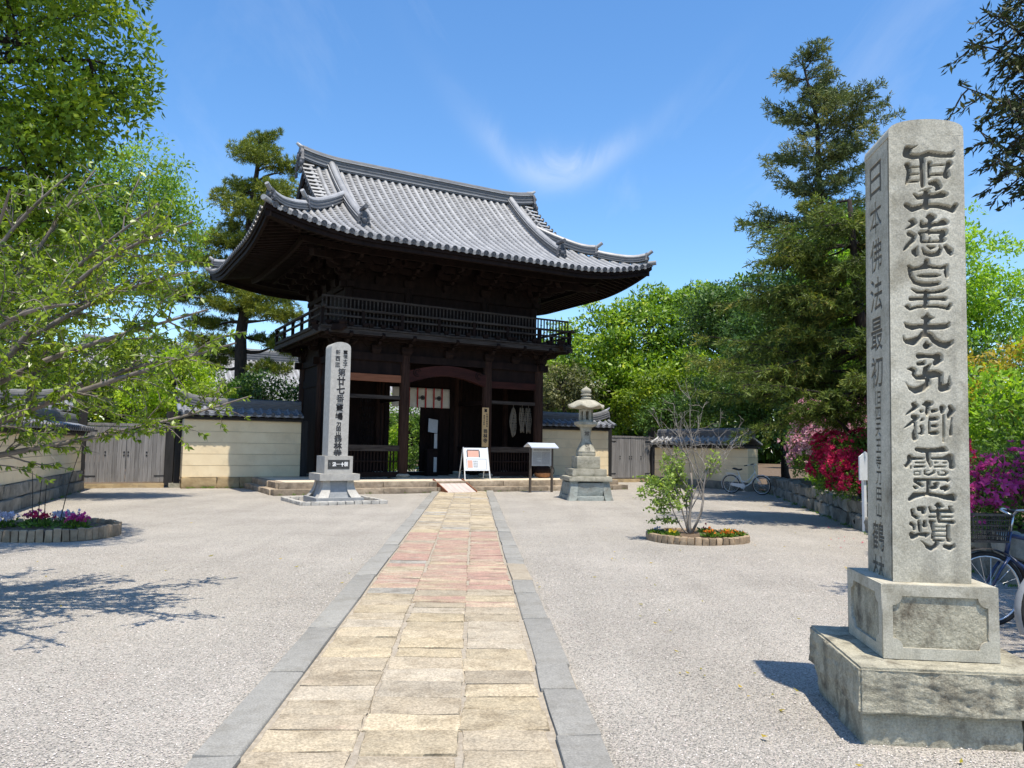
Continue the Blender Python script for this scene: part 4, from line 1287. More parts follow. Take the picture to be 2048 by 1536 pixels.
    beam('eave_purlin', M['wood_dark'], (-U-1.5, U+1.5, -Vv-1.27, -Vv-1.13, 7.72, 7.88), (-U-1.27, -U-1.13, -Vv-1.5, Vv+1.5, 7.73, 7.87), (U+1.13, U+1.27, -Vv-1.5, Vv+1.5, 7.73, 7.87))
    beam('eave_ceiling', M['wood_dark'], (-U-.5, U+.5, -Vv-.5, Vv+.5, 8.02, 8.08))
build_gate_body()

# ------------------------------------------------------------------ plastered walls with tiled copings
def coping(parent, x0, x1, half, ze, zr, up0=0.0, up1=0.0, mat='tile_blue', pitch=0.30, back=False, round_mat=None):
    """tiled coping along local x: deck, tile rows on the front slope, stacked ridge with upturned ends"""
    rm = M[round_mat or mat]
    zt = zr - 0.30
    mb = MB()
    mb.prism([(-half, ze-.06), (0, zt-.06), (half, ze-.06), (half, ze), (0, zt), (-half, ze)], x0, x1, 'x')
    roof = mb.build('roof', M[mat], parent)
    L = x1 - x0; n = int(L/pitch); off = (L - n*pitch)/2
    def pts(x): return [(x, -half-.03, ze+.005), (x, -half*.66, ze+(zt-ze)*.30), (x, -half*.33, ze+(zt-ze)*.63), (x, -.08, zt-.02)]
    V, F = half_roll([(0, p[1], p[2]) for p in pts(0)], .062); rb = MB(); rb.add(V, F); rmesh = rb.mesh('round_tile_row', rm, 50)
    V, F = pan_strip([(0, p[1], p[2]) for p in pts(0)], pitch-.08, .16, .022); pb = MB(); pb.add(V, F)
    pb.prism([(-pitch/2+.05, ze+.02), (0, ze), (pitch/2-.05, ze+.02), (pitch/2-.05, ze-.04), (0, ze-.07), (-pitch/2+.05, ze-.04)], -half-.045, -half-.01)
    pmesh = pb.mesh('flat_tile_row', M[mat])
    dm = round_disc(.068, .03)
    for k in range(n+1):
        x = x0+off+k*pitch
        obj('round_tile_row', rmesh, roof, (x, 0, 0))
        obj('eave_tile', dm, roof, (x, -half-.03, ze+.02))
        if back:
            obj('round_tile_row', rmesh, roof, (x, 0, 0), (0, 0, R(180)))
        if k < n: obj('flat_tile_row', pmesh, roof, (x+pitch/2, 0, 0))
    def zz(x):
        z = zt-.05
        if up0: z += up0*max(0, 1-(x-x0)/1.1)**2
        if up1: z += up1*max(0, 1-(x1-x)/1.1)**2
        return z
    path = [(x, 0, zz(x)) for x in np.linspace(x0-.02, x1+.02, 30)]
    mr = MB(); mr.sweep(path, ridge_section(.26, .27, 6)); rg = mr.build('ridge', M['tile_ridge'] if mat != 'tile' else M['tile_ridge'], parent, 30)
    mc = MB(); mc.sweep(path, ridge_cap_section(.27, .27)); mc.build('cap_row', rm, rg, 50)
    for x, u, s in ((x0, up0, -1), (x1, up1, 1)):
        if not u: continue
        hb = MB(); z = zz(x)+.30
        hb.tube([(x+s*-.2, 0, z-.05), (x+s*.02, 0, z+.02), (x+s*.16, 0, z+.13)], [.06, .055, .03], 8); hb.build('ridge_horn', rm, rg, True)
        obj('ridge_end_ornament', ONI, rg, (x+s*.04, 0, zz(x)-.05), (0, 0, s*R(90)), (.5, .6, .55))
        # end verge: a row lying across the coping end, both slopes
        V, F = half_roll([(x+s*.04, -half-.03, ze+.04), (x+s*.04, -half*.5, ze+(zt-ze)*.47+.04), (x+s*.04, -.08, zt+.03)], .07)
        vb = MB(); vb.add(V, F); vb.build('verge_tile_row', rm, roof, 50)
        wb = MB(); wb.prism([(-half+.05, ze-.07), (0, zt-.07), (half-.05, ze-.07)], x+s*-.06, x+s*-.02, 'x'); wb.build('gable_board', M['wood_black'], roof)
    return roof

def plaster_wall(name, label, loc, rz, x0, x1, th, zb, zp, bands, half, zr, up0, up1, base_rows=1, coping_mat='tile_blue', round_mat=None, base_mat='stone_base', posts=()):
    w = empty(name, loc, rz, label, 'wall', 'cream plaster walls with tiled copings')
    mb = MB(); mb.box(x0+.02, x1-.02, -th/2+.03, th/2-.03, zb-.05, zp+.02); core = mb.build('mortar_core', M['plaster_groove'], w)
    h = (zp-zb)/bands; L = x1-x0
    for k in range(bands):
        mb = MB(); t = .014
        ii = .018*(bands-1-k)/bands                    # slight batter
        mb.box(x0, x1, -th/2-ii, th/2+ii, zb+h*k+(.005 if k else 0), zb+h*(k+1)-.005)
        mb.build('plaster_band', M['plaster'], core)
    mb = MB(); mb.box(x0+.0, x1-.0, -half+.12, half-.12, zp+.022, zp+.10); mb.build('eave_board', M['wood_black'], w)
    mb = MB(); rf = mb.box(-.035, .035, -half+.05, half-.05, zp+.1, zp+.16).mesh('rafter', M['wood_black'])
    r = random.Random(int(abs(loc[0])*100)+3)
    x = x0+.12
    while x < x1: obj('rafter', rf, w, (x, 0, 0)); x += .30
    coping(w, x0-.12 if up0 else x0, x1+.12 if up1 else x1, half, zp+.20, zr, up0, up1, coping_mat, .30, round_mat=round_mat)
    rows = base_rows; hz = (zb+.03)/rows
    for q in range(rows):
        x = x0
        while x < x1-.01:
            ln = min(r.uniform(.6, 1.15), x1-x)
            if x1-x-ln < .25: ln = x1-x
            d = th+.12-.05*q if rows == 1 else th+.30-.14*q
            me = stone_mesh('base_stone', ln-.012, d, hz-.008, M[base_mat], .03, .022, 2, seed=r.randrange(9999))
            obj('base_stone', me, w, (x+ln/2, 0, -.03+hz*q))
            x += ln
    for px in posts:
        mb = MB(); mb.box(px-.11, px+.11, -th/2-.05, th/2+.05, .04, zp+.05); mb.build('end_post', M['wood_black'], w)
    return w

wl = gw(0, -.1)
plaster_wall('plaster_wall', 'cream plaster wall left of the temple gate, sunlit at its lower left', wl, GT, -8.32, -4.55, .58, .34, 2.2, 5, .56, 2.93, .22, 0, posts=(-4.45,))
plaster_wall('plaster_wall', 'cream plaster wall right of the temple gate behind the stone lantern', wl, GT, 4.55, 8.62, .58, .34, 2.2, 5, .56, 2.93, 0, .22, posts=(4.45,))
plaster_wall('plaster_wall', 'short plaster wall stub beyond the left plank door', wl, GT, -13.6, -11.62, .58, .34, 2.2, 5, .56, 2.95, 0, .2)

def line_wall(name, label, p, q, **k):
    p = Vector(p); q = Vector(q); d = q-p
    # front (-y local) faces the forecourt; local x runs p -> q
    rz = math.atan2(d.y, d.x)
    return plaster_wall(name, label, (p.x, p.y, 0), rz, 0, d.length, **k)
line_wall('plaster_wall', 'low cream plaster wall running toward the camera along the left edge', (-8.95, 11.3, 0), (-13.25, 23.35, 0),
          th=.5, zb=.56, zp=1.60, bands=4, half=.52, zr=2.25, up0=0, up1=0, base_rows=2, base_mat='rock')
line_wall('plaster_wall', 'low plaster wall behind the white bicycle, its coping dappled with shade', tuple(gw(10.35, -1.7)), tuple(gw(10.35, -6.9)),
          th=.5, zb=.30, zp=1.52, bands=4, half=.52, zr=2.30, up0=0, up1=0, base_rows=1, base_mat='rock', coping_mat='tile')

# ------------------------------------------------------------------ plank doors in the wall
def plank_door(label, a0, a1, v, post_out):
    g = empty('plank_gate', gw((a0+a1)/2, v), GT, label, 'gate', 'plank gates in the precinct wall')
    w = (a1-a0)/2; z0, z1 = .17, 1.93
    for s in (-1, 1):
        mb = MB(); mb.box(s*(w+.12)-.12, s*(w+.12)+.12, -.13, .13, .06, 2.45); mb.build('gate_post', M['wood_black'], g)
        mb = MB(); mb.box(s*(w+.36)-.09, s*(w+.36)+.09, -.16, .10, .10, 2.2); mb.build('side_post', M['wood_black'], g)
        mb = MB(); mb.box(s*(w+.30)-.17, s*(w+.30)+.17, -.22, .22, -.04, .13); ob = mb.build('post_stone', M['lantern_stone'], g)
    mb = MB(); mb.box(-w, w, -.12, .16, -.03, .12); mb.build('threshold', M['stone_base'], g)
    mb = MB(); mb.box(-w, w, .03, .09, 1.96, 2.03); mb.build('lintel', M['wood_grey'], g)
    n = 9
    for s in (-1, 1):
        mb = MB()
        for z in (.34, 1.05, 1.76): mb.box(min(0, s*w)+.01, max(0, s*w)-.01, .03, .08, z-.05, z+.05)
        lf = mb.build('door_leaf', M['wood_grey'], g)
        pw = (w-.012)/n
        pm = MB(); pm.box(-pw/2+.0035, pw/2-.0035, -.02, .02, z0, z1); pmesh = pm.mesh('door_plank', M['wood_grey'])
        for k in range(n): obj('door_plank', pmesh, lf, (s*(.006+pw*(k+.5)), random.uniform(-.004, .004), random.uniform(-.006, .006)))
        tb = MB(); tb.box(min(.01*s, s*(w-.01)), max(.01*s, s*(w-.01)), -.035, .035, z1+.01, z1+.06); tb.build('top_rail', M['wood_grey'], lf)
        hm = MB()
        for z in (.36, 1.78): hm.box(min(s*(w-.30), s*w), max(s*(w-.30), s*w), -.03, -.021, z-.018, z+.018)
        hm.build('hinge_strap', M['black_plastic'], lf)
        sm = MB(); sm.lathe([(.026, 0), (.026, .012), (.012, .022), (.001, .024)], (0, 0, 0), 8); sm.v = [(p[0], -.02-p[2], p[1]) for p in sm.v]; sme = sm.mesh('door_stud', M['black_plastic'])
        for x in (s*.06, s*w*.52):
            for z in (1.02, 1.12): obj('door_stud', sme, lf, (x, 0, z))
    return g
plank_door('silvered plank double door in the wall at far left', -11.05, -8.78, .25, 1)
plank_door('silvered plank double door right of the stone lantern', 9.2, 11.45, .25, 1)

# ------------------------------------------------------------------ tall inscribed pillar at right
STROKES = [[(-96,3253,24),(-106,3223,23),(-71,3208,18),(-26,3212,16),(19,3227,18),(64,3218,18),(109,3213,16),(142,3217,18)],
 [(-96,3260,15),(-64,3264,6),(-44,3275,2)],
 [(142,3227,8),(158,3243,2)],
 [(141,3207,6),(149,3197,1)],
 [(-20,3199,18),(-20,3146,15),(-21,3094,14),(-20,3034,13)],
 [(-101,3157,18),(-93,3118,13),(-98,3078,13),(-108,3048,8)],
 [(-85,3144,6),(-37,3146,5)],
 [(-85,3102,7),(-44,3103,6)],
 [(-89,3060,9),(-44,3062,9)],
 [(20,3167,14),(18,3128,12),(17,3085,10)],
 [(31,3153,6),(99,3156,7)],
 [(128,3164,19),(114,3134,11),(111,3094,21)],
 [(30,3100,9),(88,3102,10)],
 [(23,3049,14),(55,3050,22),(68,3027,19),(55,3010,8)],
 [(-42,2999,2),(-3,3012,5),(29,3021,3)],
 [(-68,2985,7),(-45,2965,14),(3,2976,18),(48,2974,16),(86,2982,22),(106,2982,14)],
 [(3,2996,19),(3,2956,18),(-1,2910,21)],
 [(-110,2920,16),(-78,2898,19),(-30,2913,16),(15,2917,15),(66,2915,16),(111,2904,18),(142,2891,18),(159,2918,14)],
 [(-102,2827,3),(-76,2825,18),(-63,2815,11),(-86,2798,11),(-118,2778,2)],
 [(-93,2752,18),(-68,2740,14),(-74,2717,14),(-100,2690,12),(-120,2664,9),(-131,2651,2)],
 [(-5,2848,3),(23,2850,24),(36,2849,19),(20,2827,14),(19,2792,14)],
 [(-30,2826,7),(-25,2800,16),(20,2805,15),(64,2809,14),(93,2820,22),(106,2817,16)],
 [(-39,2757,11),(-26,2741,13),(-26,2712,14)],
 [(-32,2764,9),(19,2762,12),(57,2763,13),(96,2764,19)],
 [(99,2755,16),(79,2735,16),(88,2715,16)],
 [(-27,2706,11),(18,2704,8),(82,2709,11)],
 [(14,2772,12),(14,2746,6)],
 [(15,2726,5),(15,2707,8)],
 [(-52,2676,5),(-66,2646,21),(-59,2630,14)],
 [(101,2677,14),(123,2651,21),(129,2635,13)],
 [(-27,2667,5),(-12,2638,13),(23,2629,15),(62,2637,16),(75,2663,11),(66,2682,4)],
 [(2,2680,6),(21,2670,12),(40,2675,8)],
 [(-3,2593,15),(-3,2566,21),(-41,2552,11),(-80,2544,11),(-99,2560,10),(-103,2563,8)],
 [(10,2563,13),(38,2557,11),(80,2554,11),(105,2566,11)],
 [(-96,2544,13),(-90,2505,12),(-68,2470,13)],
 [(105,2556,11),(101,2527,13),(104,2504,10)],
 [(-68,2469,13),(-30,2458,15),(15,2457,15),(59,2464,13)],
 [(-55,2506,4),(-29,2507,11),(9,2508,13),(47,2509,12),(69,2510,5)],
 [(-84,2429,7),(-56,2413,11),(-5,2411,10),(46,2414,11),(84,2422,11),(103,2433,8),(108,2443,2)],
 [(-91,2373,14),(-56,2374,11),(-6,2376,12),(51,2376,11),(93,2375,14)],
 [(-5,2414,16),(-6,2372,18),(-10,2329,15)],
 [(-124,2329,5),(-108,2328,15),(-95,2315,11),(-57,2327,10),(-6,2331,10),(51,2332,11),(95,2324,12),(111,2318,11),(121,2341,10),(130,2335,3)],
 [(-3,2289,6),(-3,2265,25)],
 [(-35,2263,5),(-3,2262,21),(30,2264,5)],
 [(-5,2249,18),(-10,2206,16),(-10,2170,19)],
 [(-129,2235,4),(-112,2217,15),(-84,2209,18),(-45,2216,14),(-6,2213,18),(40,2213,18),(83,2216,19),(104,2220,15),(113,2238,6)],
 [(-24,2174,18),(-46,2152,13),(-81,2127,24),(-113,2128,17),(-127,2135,10),(-137,2160,2)],
 [(11,2167,17),(32,2136,18),(63,2116,19),(95,2109,22),(120,2121,15),(132,2139,3)],
 [(-11,2124,8),(-11,2103,20),(7,2107,12)],
 [(-51,2045,18),(-12,2046,13),(23,2043,13),(52,2041,25),(58,2027,20),(37,2005,16)],
 [(-55,2000,12),(-27,2003,13),(-23,2017,6)],
 [(9,1997,7),(-13,1971,18),(-13,1950,22)],
 [(-118,1970,2),(-90,1969,14),(-76,1963,13),(-80,1938,12),(-63,1921,13),(-28,1925,18)],
 [(8,1940,25),(36,1945,23),(61,1942,17),(64,1917,13),(63,1885,15),(70,1864,23),(95,1869,22),(109,1887,13),(108,1915,6),(110,1933,2)],
 [(-3,1912,16),(-7,1883,17),(-36,1861,20),(-71,1848,20),(-99,1860,13),(-116,1877,4),(-128,1897,1)],
 [(-72,1784,2),(-85,1769,13),(-72,1759,16),(-86,1740,11),(-112,1721,7),(-130,1705,1)],
 [(-86,1699,15),(-68,1697,15),(-81,1676,11),(-112,1652,8),(-141,1630,1)],
 [(-76,1666,9),(-77,1632,7),(-83,1604,14),(-80,1580,16),(-80,1565,5)],
 [(-33,1769,6),(-8,1773,21),(8,1776,15)],
 [(-8,1750,13),(-11,1724,12),(-12,1709,6)],
 [(-42,1731,11)],
 [(18,1733,12),(37,1738,10)],
 [(-37,1685,10),(-48,1674,3)],
 [(12,1689,13),(38,1692,13)],
 [(0,1699,5),(-2,1647,7),(-2,1608,7)],
 [(16,1650,9),(34,1651,11)],
 [(11,1609,12),(36,1612,13)],
 [(-43,1646,11),(-38,1625,10),(-41,1605,10),(-62,1604,3)],
 [(70,1752,18),(69,1729,12)],
 [(75,1711,7),(74,1649,7),(74,1598,7),(72,1562,5)],
 [(111,1759,13),(121,1738,16),(105,1712,13),(102,1694,7)],
 [(118,1697,4),(116,1661,5),(113,1630,8),(111,1604,9)],
 [(-68,1516,13),(-40,1511,16),(1,1512,14),(38,1514,15),(73,1520,18),(88,1514,8)],
 [(-9,1496,16),(-8,1459,13),(3,1428,8),(2,1416,4)],
 [(-106,1471,17),(-109,1446,13),(-125,1421,11),(-141,1428,2)],
 [(-103,1419,6),(-102,1406,4)],
 [(-94,1464,11),(-37,1466,8)],
 [(13,1467,8),(69,1469,10),(106,1477,21),(115,1444,14),(115,1425,17)],
 [(-75,1441,6),(-31,1442,5)],
 [(-82,1418,8),(-32,1421,7)],
 [(28,1444,7),(39,1444,4)],
 [(68,1445,4),(84,1445,6)],
 [(24,1421,6),(80,1424,6)],
 [(-84,1391,4),(-54,1392,4),(-54,1373,4),(-84,1372,4),(-84,1391,4)],
 [(-29,1396,7),(-29,1381,7),(-7,1374,6),(19,1388,8),(21,1399,6)],
 [(-29,1394,4),(-7,1398,2)],
 [(41,1392,5),(44,1376,4),(80,1377,7),(89,1390,8),(74,1401,4),(61,1400,3)],
 [(-79,1345,12),(-45,1346,10),(-2,1349,8),(51,1350,9),(95,1352,11),(92,1341,6)],
 [(-8,1338,14),(-10,1301,12),(-11,1270,12)],
 [(-83,1336,8),(-58,1324,12),(-43,1312,9)],
 [(-77,1302,12),(-89,1308,6)],
 [(17,1326,5),(35,1327,12),(29,1308,13),(10,1304,11)],
 [(60,1303,11),(85,1306,17),(78,1288,6)],
 [(-109,1236,12),(-84,1258,18),(-43,1266,12),(-3,1268,12),(41,1262,12),(81,1254,16),(115,1255,22),(124,1243,12)],
 [(-97,1174,12),(-94,1149,11),(-73,1136,12)],
 [(-60,1184,15),(-38,1185,16),(-38,1166,13)],
 [(-64,1116,8),(-60,1092,12),(-58,1061,9)],
 [(-33,1114,10),(-33,1093,13)],
 [(-104,1100,12),(-89,1091,11),(-89,1070,8)],
 [(-102,1042,15),(-99,1026,13),(-65,1043,10),(-31,1044,13),(-18,1047,10),(-28,1029,5)],
 [(24,1208,5),(43,1207,19),(65,1201,6)],
 [(41,1181,13),(42,1144,13),(48,1119,13)],
 [(-7,1195,7),(2,1172,10),(33,1173,9),(83,1176,13),(111,1175,11),(99,1201,8),(114,1206,2)],
 [(-8,1142,6),(23,1143,6)],
 [(61,1144,7),(110,1146,6)],
 [(1,1114,13),(20,1116,6)],
 [(51,1118,9),(88,1118,10),(116,1117,12)],
 [(6,1100,12),(11,1063,8),(9,1027,11)],
 [(89,1096,11),(89,1059,10),(88,1029,11),(93,1017,13)],
 [(19,1088,4),(75,1090,4)],
 [(19,1065,5),(78,1067,5)],
 [(22,1038,5),(74,1039,5)],
 [(15,1013,8),(62,1014,7)],
 [(30,997,13),(21,981,13),(-1,968,13),(-19,977,13),(-35,995,5),(-56,1009,2)],
 [(73,983,12),(98,977,16),(117,984,10),(120,1002,2)]]
def build_big_pillar():
    T = empty('stone_pillar', (2.367, 4.54, 0), R(-6.5), 'tall weathered granite pillar with large carved characters, nearest on the right', 'monument')
    # foundation blocks
    for k, (x0, x1, y0, y1) in enumerate(((-.455, .33, -.455, -.05), (.335, .46, -.45, -.05), (-.45, -.02, -.045, .45), (-.015, .455, -.045, .45))):
        me = stone_mesh('foundation_stone', x1-x0, y1-y0, .19, M['pillar_rough'], .014, .014, 2, seed=40+k)
        obj('foundation_stone', me, T, ((x0+x1)/2, (y0+y1)/2, -.045))
    # rough-hewn pedestal block
    bm = bmesh.new(); bmesh.ops.create_cube(bm, size=1)
    for v in bm.verts: v.co = Vector((v.co.x*.97, v.co.y*.97, v.co.z*.235+.1175))
    bmesh.ops.bevel(bm, geom=list(bm.edges), offset=.012, segments=2, affect='EDGES')
    bmesh.ops.subdivide_edges(bm, edges=[e for e in bm.edges if e.calc_length() > .1], cuts=30, use_grid_fill=True)
    from mathutils import noise as mn
    for v in bm.verts:
        p = v.co*9
        n = .6*mn.noise(p)+.6*mn.noise(p*2.3)+.5*mn.noise(p*4.6)
        side = max(abs(v.co.x), abs(v.co.y)) > .47 and v.co.z < .222
        k = .015 if side else .003
        d = Vector((v.co.x, v.co.y, 0)) if side else Vector((0, 0, 1))
        v.co += d.normalized()*n*k
        if v.co.z < .02: v.co.z += .012*mn.noise(Vector((v.co.x*6, v.co.y*6, 3)))
    me = bpy.data.meshes.new('pedestal_block'); bm.to_mesh(me); bm.free(); me.materials.append(M['pillar_rough'])
    me.polygons.foreach_set('use_smooth', [True]*len(me.polygons)); me.set_sharp_from_angle(angle=R(40))
    obj('pedestal_block', me, T, (0, 0, .146))
    # cube plinth with framed sunk panels on its four faces
    def panel_outline(w, h, c):
        o = []
        for sx, sz in ((1, -1), (1, 1), (-1, 1), (-1, -1)):
            cx, cz = sx*w/2, sz*h/2
            pts = []
            for k in range(6):
                t = math.pi/2*k/5
                # concave notched corner
                pts.append((cx - sx*c*math.cos(t), cz - sz*c*math.sin(t)))
            if (sx, sz) in ((1, 1), (-1, -1)): pts = pts[::-1]
            o += pts
        # inset corners: scoop curves toward the corner
        return o
    hz = .395; q = .298
    rect = [(-q, -hz/2), (q, -hz/2), (q, hz/2), (-q, hz/2)]
    op = panel_outline(.49, .275, .05)
    plate = fill_mesh('plinth_face', [rect, op], .014, M['pillar_stone'])
    core = stone_mesh('plinth', .57, .57, hz, M['pillar_rough'], .003, .002, 3, seed=9)
    cr = obj('plinth', core, T, (0, 0, .385))
    for k in range(4):
        a = k*math.pi/2
        n = Vector((math.sin(a), -math.cos(a), 0))
        # butt the four frames: two full, two shortened by the plate thickness
        sc = (1, 1, 1) if k % 2 == 0 else ((q-.0142)/q, 1, 1)
        obj('plinth_face', plate, cr, n*.298+Vector((0, 0, hz/2)), (0, 0, a), sc)
    tp = MB(); tp.box(-.283, .283, -.283, .283, hz-.004, hz+.001); tp.build('plinth_top', M['pillar_stone'], cr)
    # shaft
    W, z0, zsx, za = .206, .780, 3.36, 3.43
    sh = bpy.data.objects.new('shaft', None)
    def outline(w, inset=0.0):
        o = [(-w, z0), (w, z0), (w, zsx-.005)]
        for k in range(1, 14):
            t = k/14; x = w*math.cos(math.pi*t)
            o.append((x, zsx + (za-zsx)*math.sin(math.pi*t)**.8))
        o.append((-w, zsx-.005)); return o
    D = .034
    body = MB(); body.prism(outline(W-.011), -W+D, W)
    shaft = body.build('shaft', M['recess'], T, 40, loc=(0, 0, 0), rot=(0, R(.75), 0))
    shaft.location = (-.012, 0, 0)
    # front face: eight great characters sunk as rounded strokes (x, z, half width in mm)
    zt_ = 3.33
    nx, nz = 108, 690
    gx = np.linspace(-W, W, nx); gz = np.linspace(z0, zt_, nz)
    X, Z = np.meshgrid(gx, gz)
    ins = np.full(X.shape, -1.0)
    for st in STROKES:
        st = np.array(st, float)/1000
        pairs = list(zip(st, st[1:])) if len(st) > 1 else [(st[0], st[0])]
        for p, q in pairs:
            m = max(p[2], q[2])+.012
            i0, i1 = np.searchsorted(gz, [min(p[1], q[1])-m, max(p[1], q[1])+m]); j0, j1 = np.searchsorted(gx, [min(p[0], q[0])-m, max(p[0], q[0])+m])
            xx, zz_ = X[i0:i1, j0:j1], Z[i0:i1, j0:j1]
            d = q[:2]-p[:2]; L2 = max(1e-9, (d**2).sum())
            t = np.clip(((xx-p[0])*d[0]+(zz_-p[1])*d[1])/L2, 0, 1)
            r_ = p[2]+(q[2]-p[2])*t
            v = r_-np.hypot(xx-p[0]-t*d[0], zz_-p[1]-t*d[1])
            ins[i0:i1, j0:j1] = np.maximum(ins[i0:i1, j0:j1], v)
    from mathutils import noise as mn2
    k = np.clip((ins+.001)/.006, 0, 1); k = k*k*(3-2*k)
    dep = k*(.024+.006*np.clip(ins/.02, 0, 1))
    wear = .0007*np.sin(X*61+3*np.sin(Z*23))*np.sin(Z*47+2*np.sin(X*31))
    # a chipped left arris near the foot
    Y = -W + dep + np.abs(wear)
    V = np.stack([X.ravel(), Y.ravel(), Z.ravel()], 1)
    i = (np.arange(nz-1)[:, None]*nx+np.arange(nx-1)[None]).ravel()
    F = np.stack([i, i+1, i+1+nx, i+nx], 1)
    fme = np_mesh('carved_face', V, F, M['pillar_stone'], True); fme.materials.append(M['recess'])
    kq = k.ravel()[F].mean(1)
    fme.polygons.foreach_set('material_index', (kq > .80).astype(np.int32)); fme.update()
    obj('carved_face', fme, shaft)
    # rounded head above the lettering
    hd = MB(); o = [p for p in outline(W) if p[1] > zt_]
    hd.prism([(-W, zt_)]+[(W, zt_)]+o, -W, W); hd.build('rounded_head', M['pillar_stone'], shaft, 40)
    # left face with the small inscription
    lw = W - D/2 - .0005
    cs = '日本佛法最初旧四天王寺刀田山鶴林寺'
    hs = [.235, .235, .235, .245, .235, .22] + [.095]*8 + [.20, .2, .2]
    zc = 3.27; items = []; zs_ = [zt_-.001]
    for n, (ch, h) in enumerate(zip(cs, hs)):
        big = h > .15
        items.append((ch, (-.015 if big else 0, zc-h/2, .19 if big else .085, h*.82), .004 if big else .0028)); zc -= h
        zs_.append(zc)
    zs_[-1] = min(z0, zc)
    lf = solid_text('inscribed_side', items, .0055, M['pillar_stone'], (lw, zs_))
    obj('inscribed_side', lf, shaft, (-W+.0048, D/2, 0), (0, 0, R(-90)))
    pl = MB(); pl.box(-lw, lw, 0, .0105, z0, zt_-.001); pl.build('plain_side', M['pillar_stone'], shaft, loc=(W, D/2, 0), rot=(0, 0, R(90)))
build_big_pillar()

# ------------------------------------------------------------------ smaller inscribed pillar by the gate
def build_mid_pillar():
    T = empty('stone_marker', (-4.58, 20.25, 0), GT, 'slim pale granite marker with black characters left of the path', 'monument')
    T.location = (-4.60, 20.22, 0)
    r = random.Random(8)
    # kerb of cobbles round the base
    bms = [stone_mesh('border_stone', .205, .12, .11, M['pillar_new'], .015, .008, 1, seed=500+k) for k in range(4)]
    for k in range(10):
        for s in (-1, 1):
            obj('border_stone', r.choice(bms), T, (-.98+.218*k, s*1.0, -.04), (0, 0, r.uniform(-.04, .04)))
            obj('border_stone', r.choice(bms), T, (s*1.06, -.9+.2*k, -.04), (0, 0, R(90)+r.uniform(-.04, .04)))
    mb = MB(); mb.box(-.62, .62, -.62, .62, -.03, .12); mb.build('base_slab', M['pillar_new_dark'], T)
    # flared pedestal: four curved corner legs and recessed panels
    def flare(z): t = (z-.12)/.43; return .40 + .17*max(0.0, 1-t)**2.2
    for sx in (-1, 1):
        for sy in (-1, 1):
            mb = MB(); V = []; F = []
            for j in range(9):
                z = .121+.43*j/8; w = flare(z); c = .17
                V += [(sx*w, sy*w, z), (sx*(w-c-.10*(1-j/8)), sy*w, z), (sx*(w-c), sy*(w-c), z), (sx*w, sy*(w-c-.10*(1-j/8)), z)]
            for j in range(8):
                for q in range(4): F.append((j*4+q, j*4+(q+1) % 4, j*4+4+(q+1) % 4, j*4+4+q))
            F += [(0, 1, 2, 3), (32, 33, 34, 35)]
            mb.add(V, F); mb.build('pedestal_leg', M['pillar_new'], T)
    mb = MB(); mb.frustum(0, 0, .121, .549, .92, .92, .72, .72); mb.build('pedestal_panel', M['pillar_new_dark'], T)
    mb = MB(); mb.box(-.52, .52, -.52, .52, .551, .72); mb.build('cap_slab', M['pillar_new'], T)
    mb = MB(); mb.box(-.37, .37, -.37, .37, .722, 1.17); pb = mb.build('plinth', M['pillar_new'], T)
    mb = MB(); mb.box(-.285, .285, -.378, -.371, .845, 1.075); pt = mb.build('name_plate', M['black_plate'], T)
    it = [('汲', (-.12, .965, .10, .105), .003), ('一', (-.02, .965, .09, .03), .003), ('十', (.09, .96, .08, .10), .006), ('願', (.19, .965, .10, .11), .003), ('一', (-.235, .99, .03, .014), 0), ('一', (-.235, .945, .03, .014), 0)]
    obj('plate_lettering', solid_text('plate_lettering', it, .004, M['white_paint']), pt, (0, -.3825, 0))
    # shaft with rounded head
    W = .262; o = [(-W, 1.172), (W, 1.172), (W*.985, 3.98)]
    for k in range(1, 12): t = k/12; o.append((W*.985*math.cos(math.pi*t), 3.98+.16*math.sin(math.pi*t)**.8))
    o.append((-W*.985, 3.98)); mb = MB(); mb.prism(o, -W, W); sh = mb.build('shaft', M['pillar_new'], T, 40)
    it = [(c, (.115, 3.88-.115*k, .115, .105), .002) for k, c in enumerate('聖徳太子')]
    it += [(c, (-.085, 3.865-.165*k, .12, .125), .0035) for k, c in enumerate('新西國')]
    z = 3.345
    for k, c in enumerate('第廿七番靈場'): it.append((c, (.03-.006*k, z, .20, .205), .009 if c in '廿七' else (.0035 if c in '番靈' else .005))); z -= .228
    it += [(c, (-.005, 1.985-.12*k, .11, .10), .006) for k, c in enumerate('刀田山')]
    it += [(c, (-.01, 1.625-.19*k, .195, .18), .009) for k, c in enumerate('鶴林寺')]
    it[-3] = (it[-3][0], it[-3][1], .004)
    obj('inscription', solid_text('inscription', it, .004, M['ink']), sh, (0, -W-.0042, 0))
build_mid_pillar()

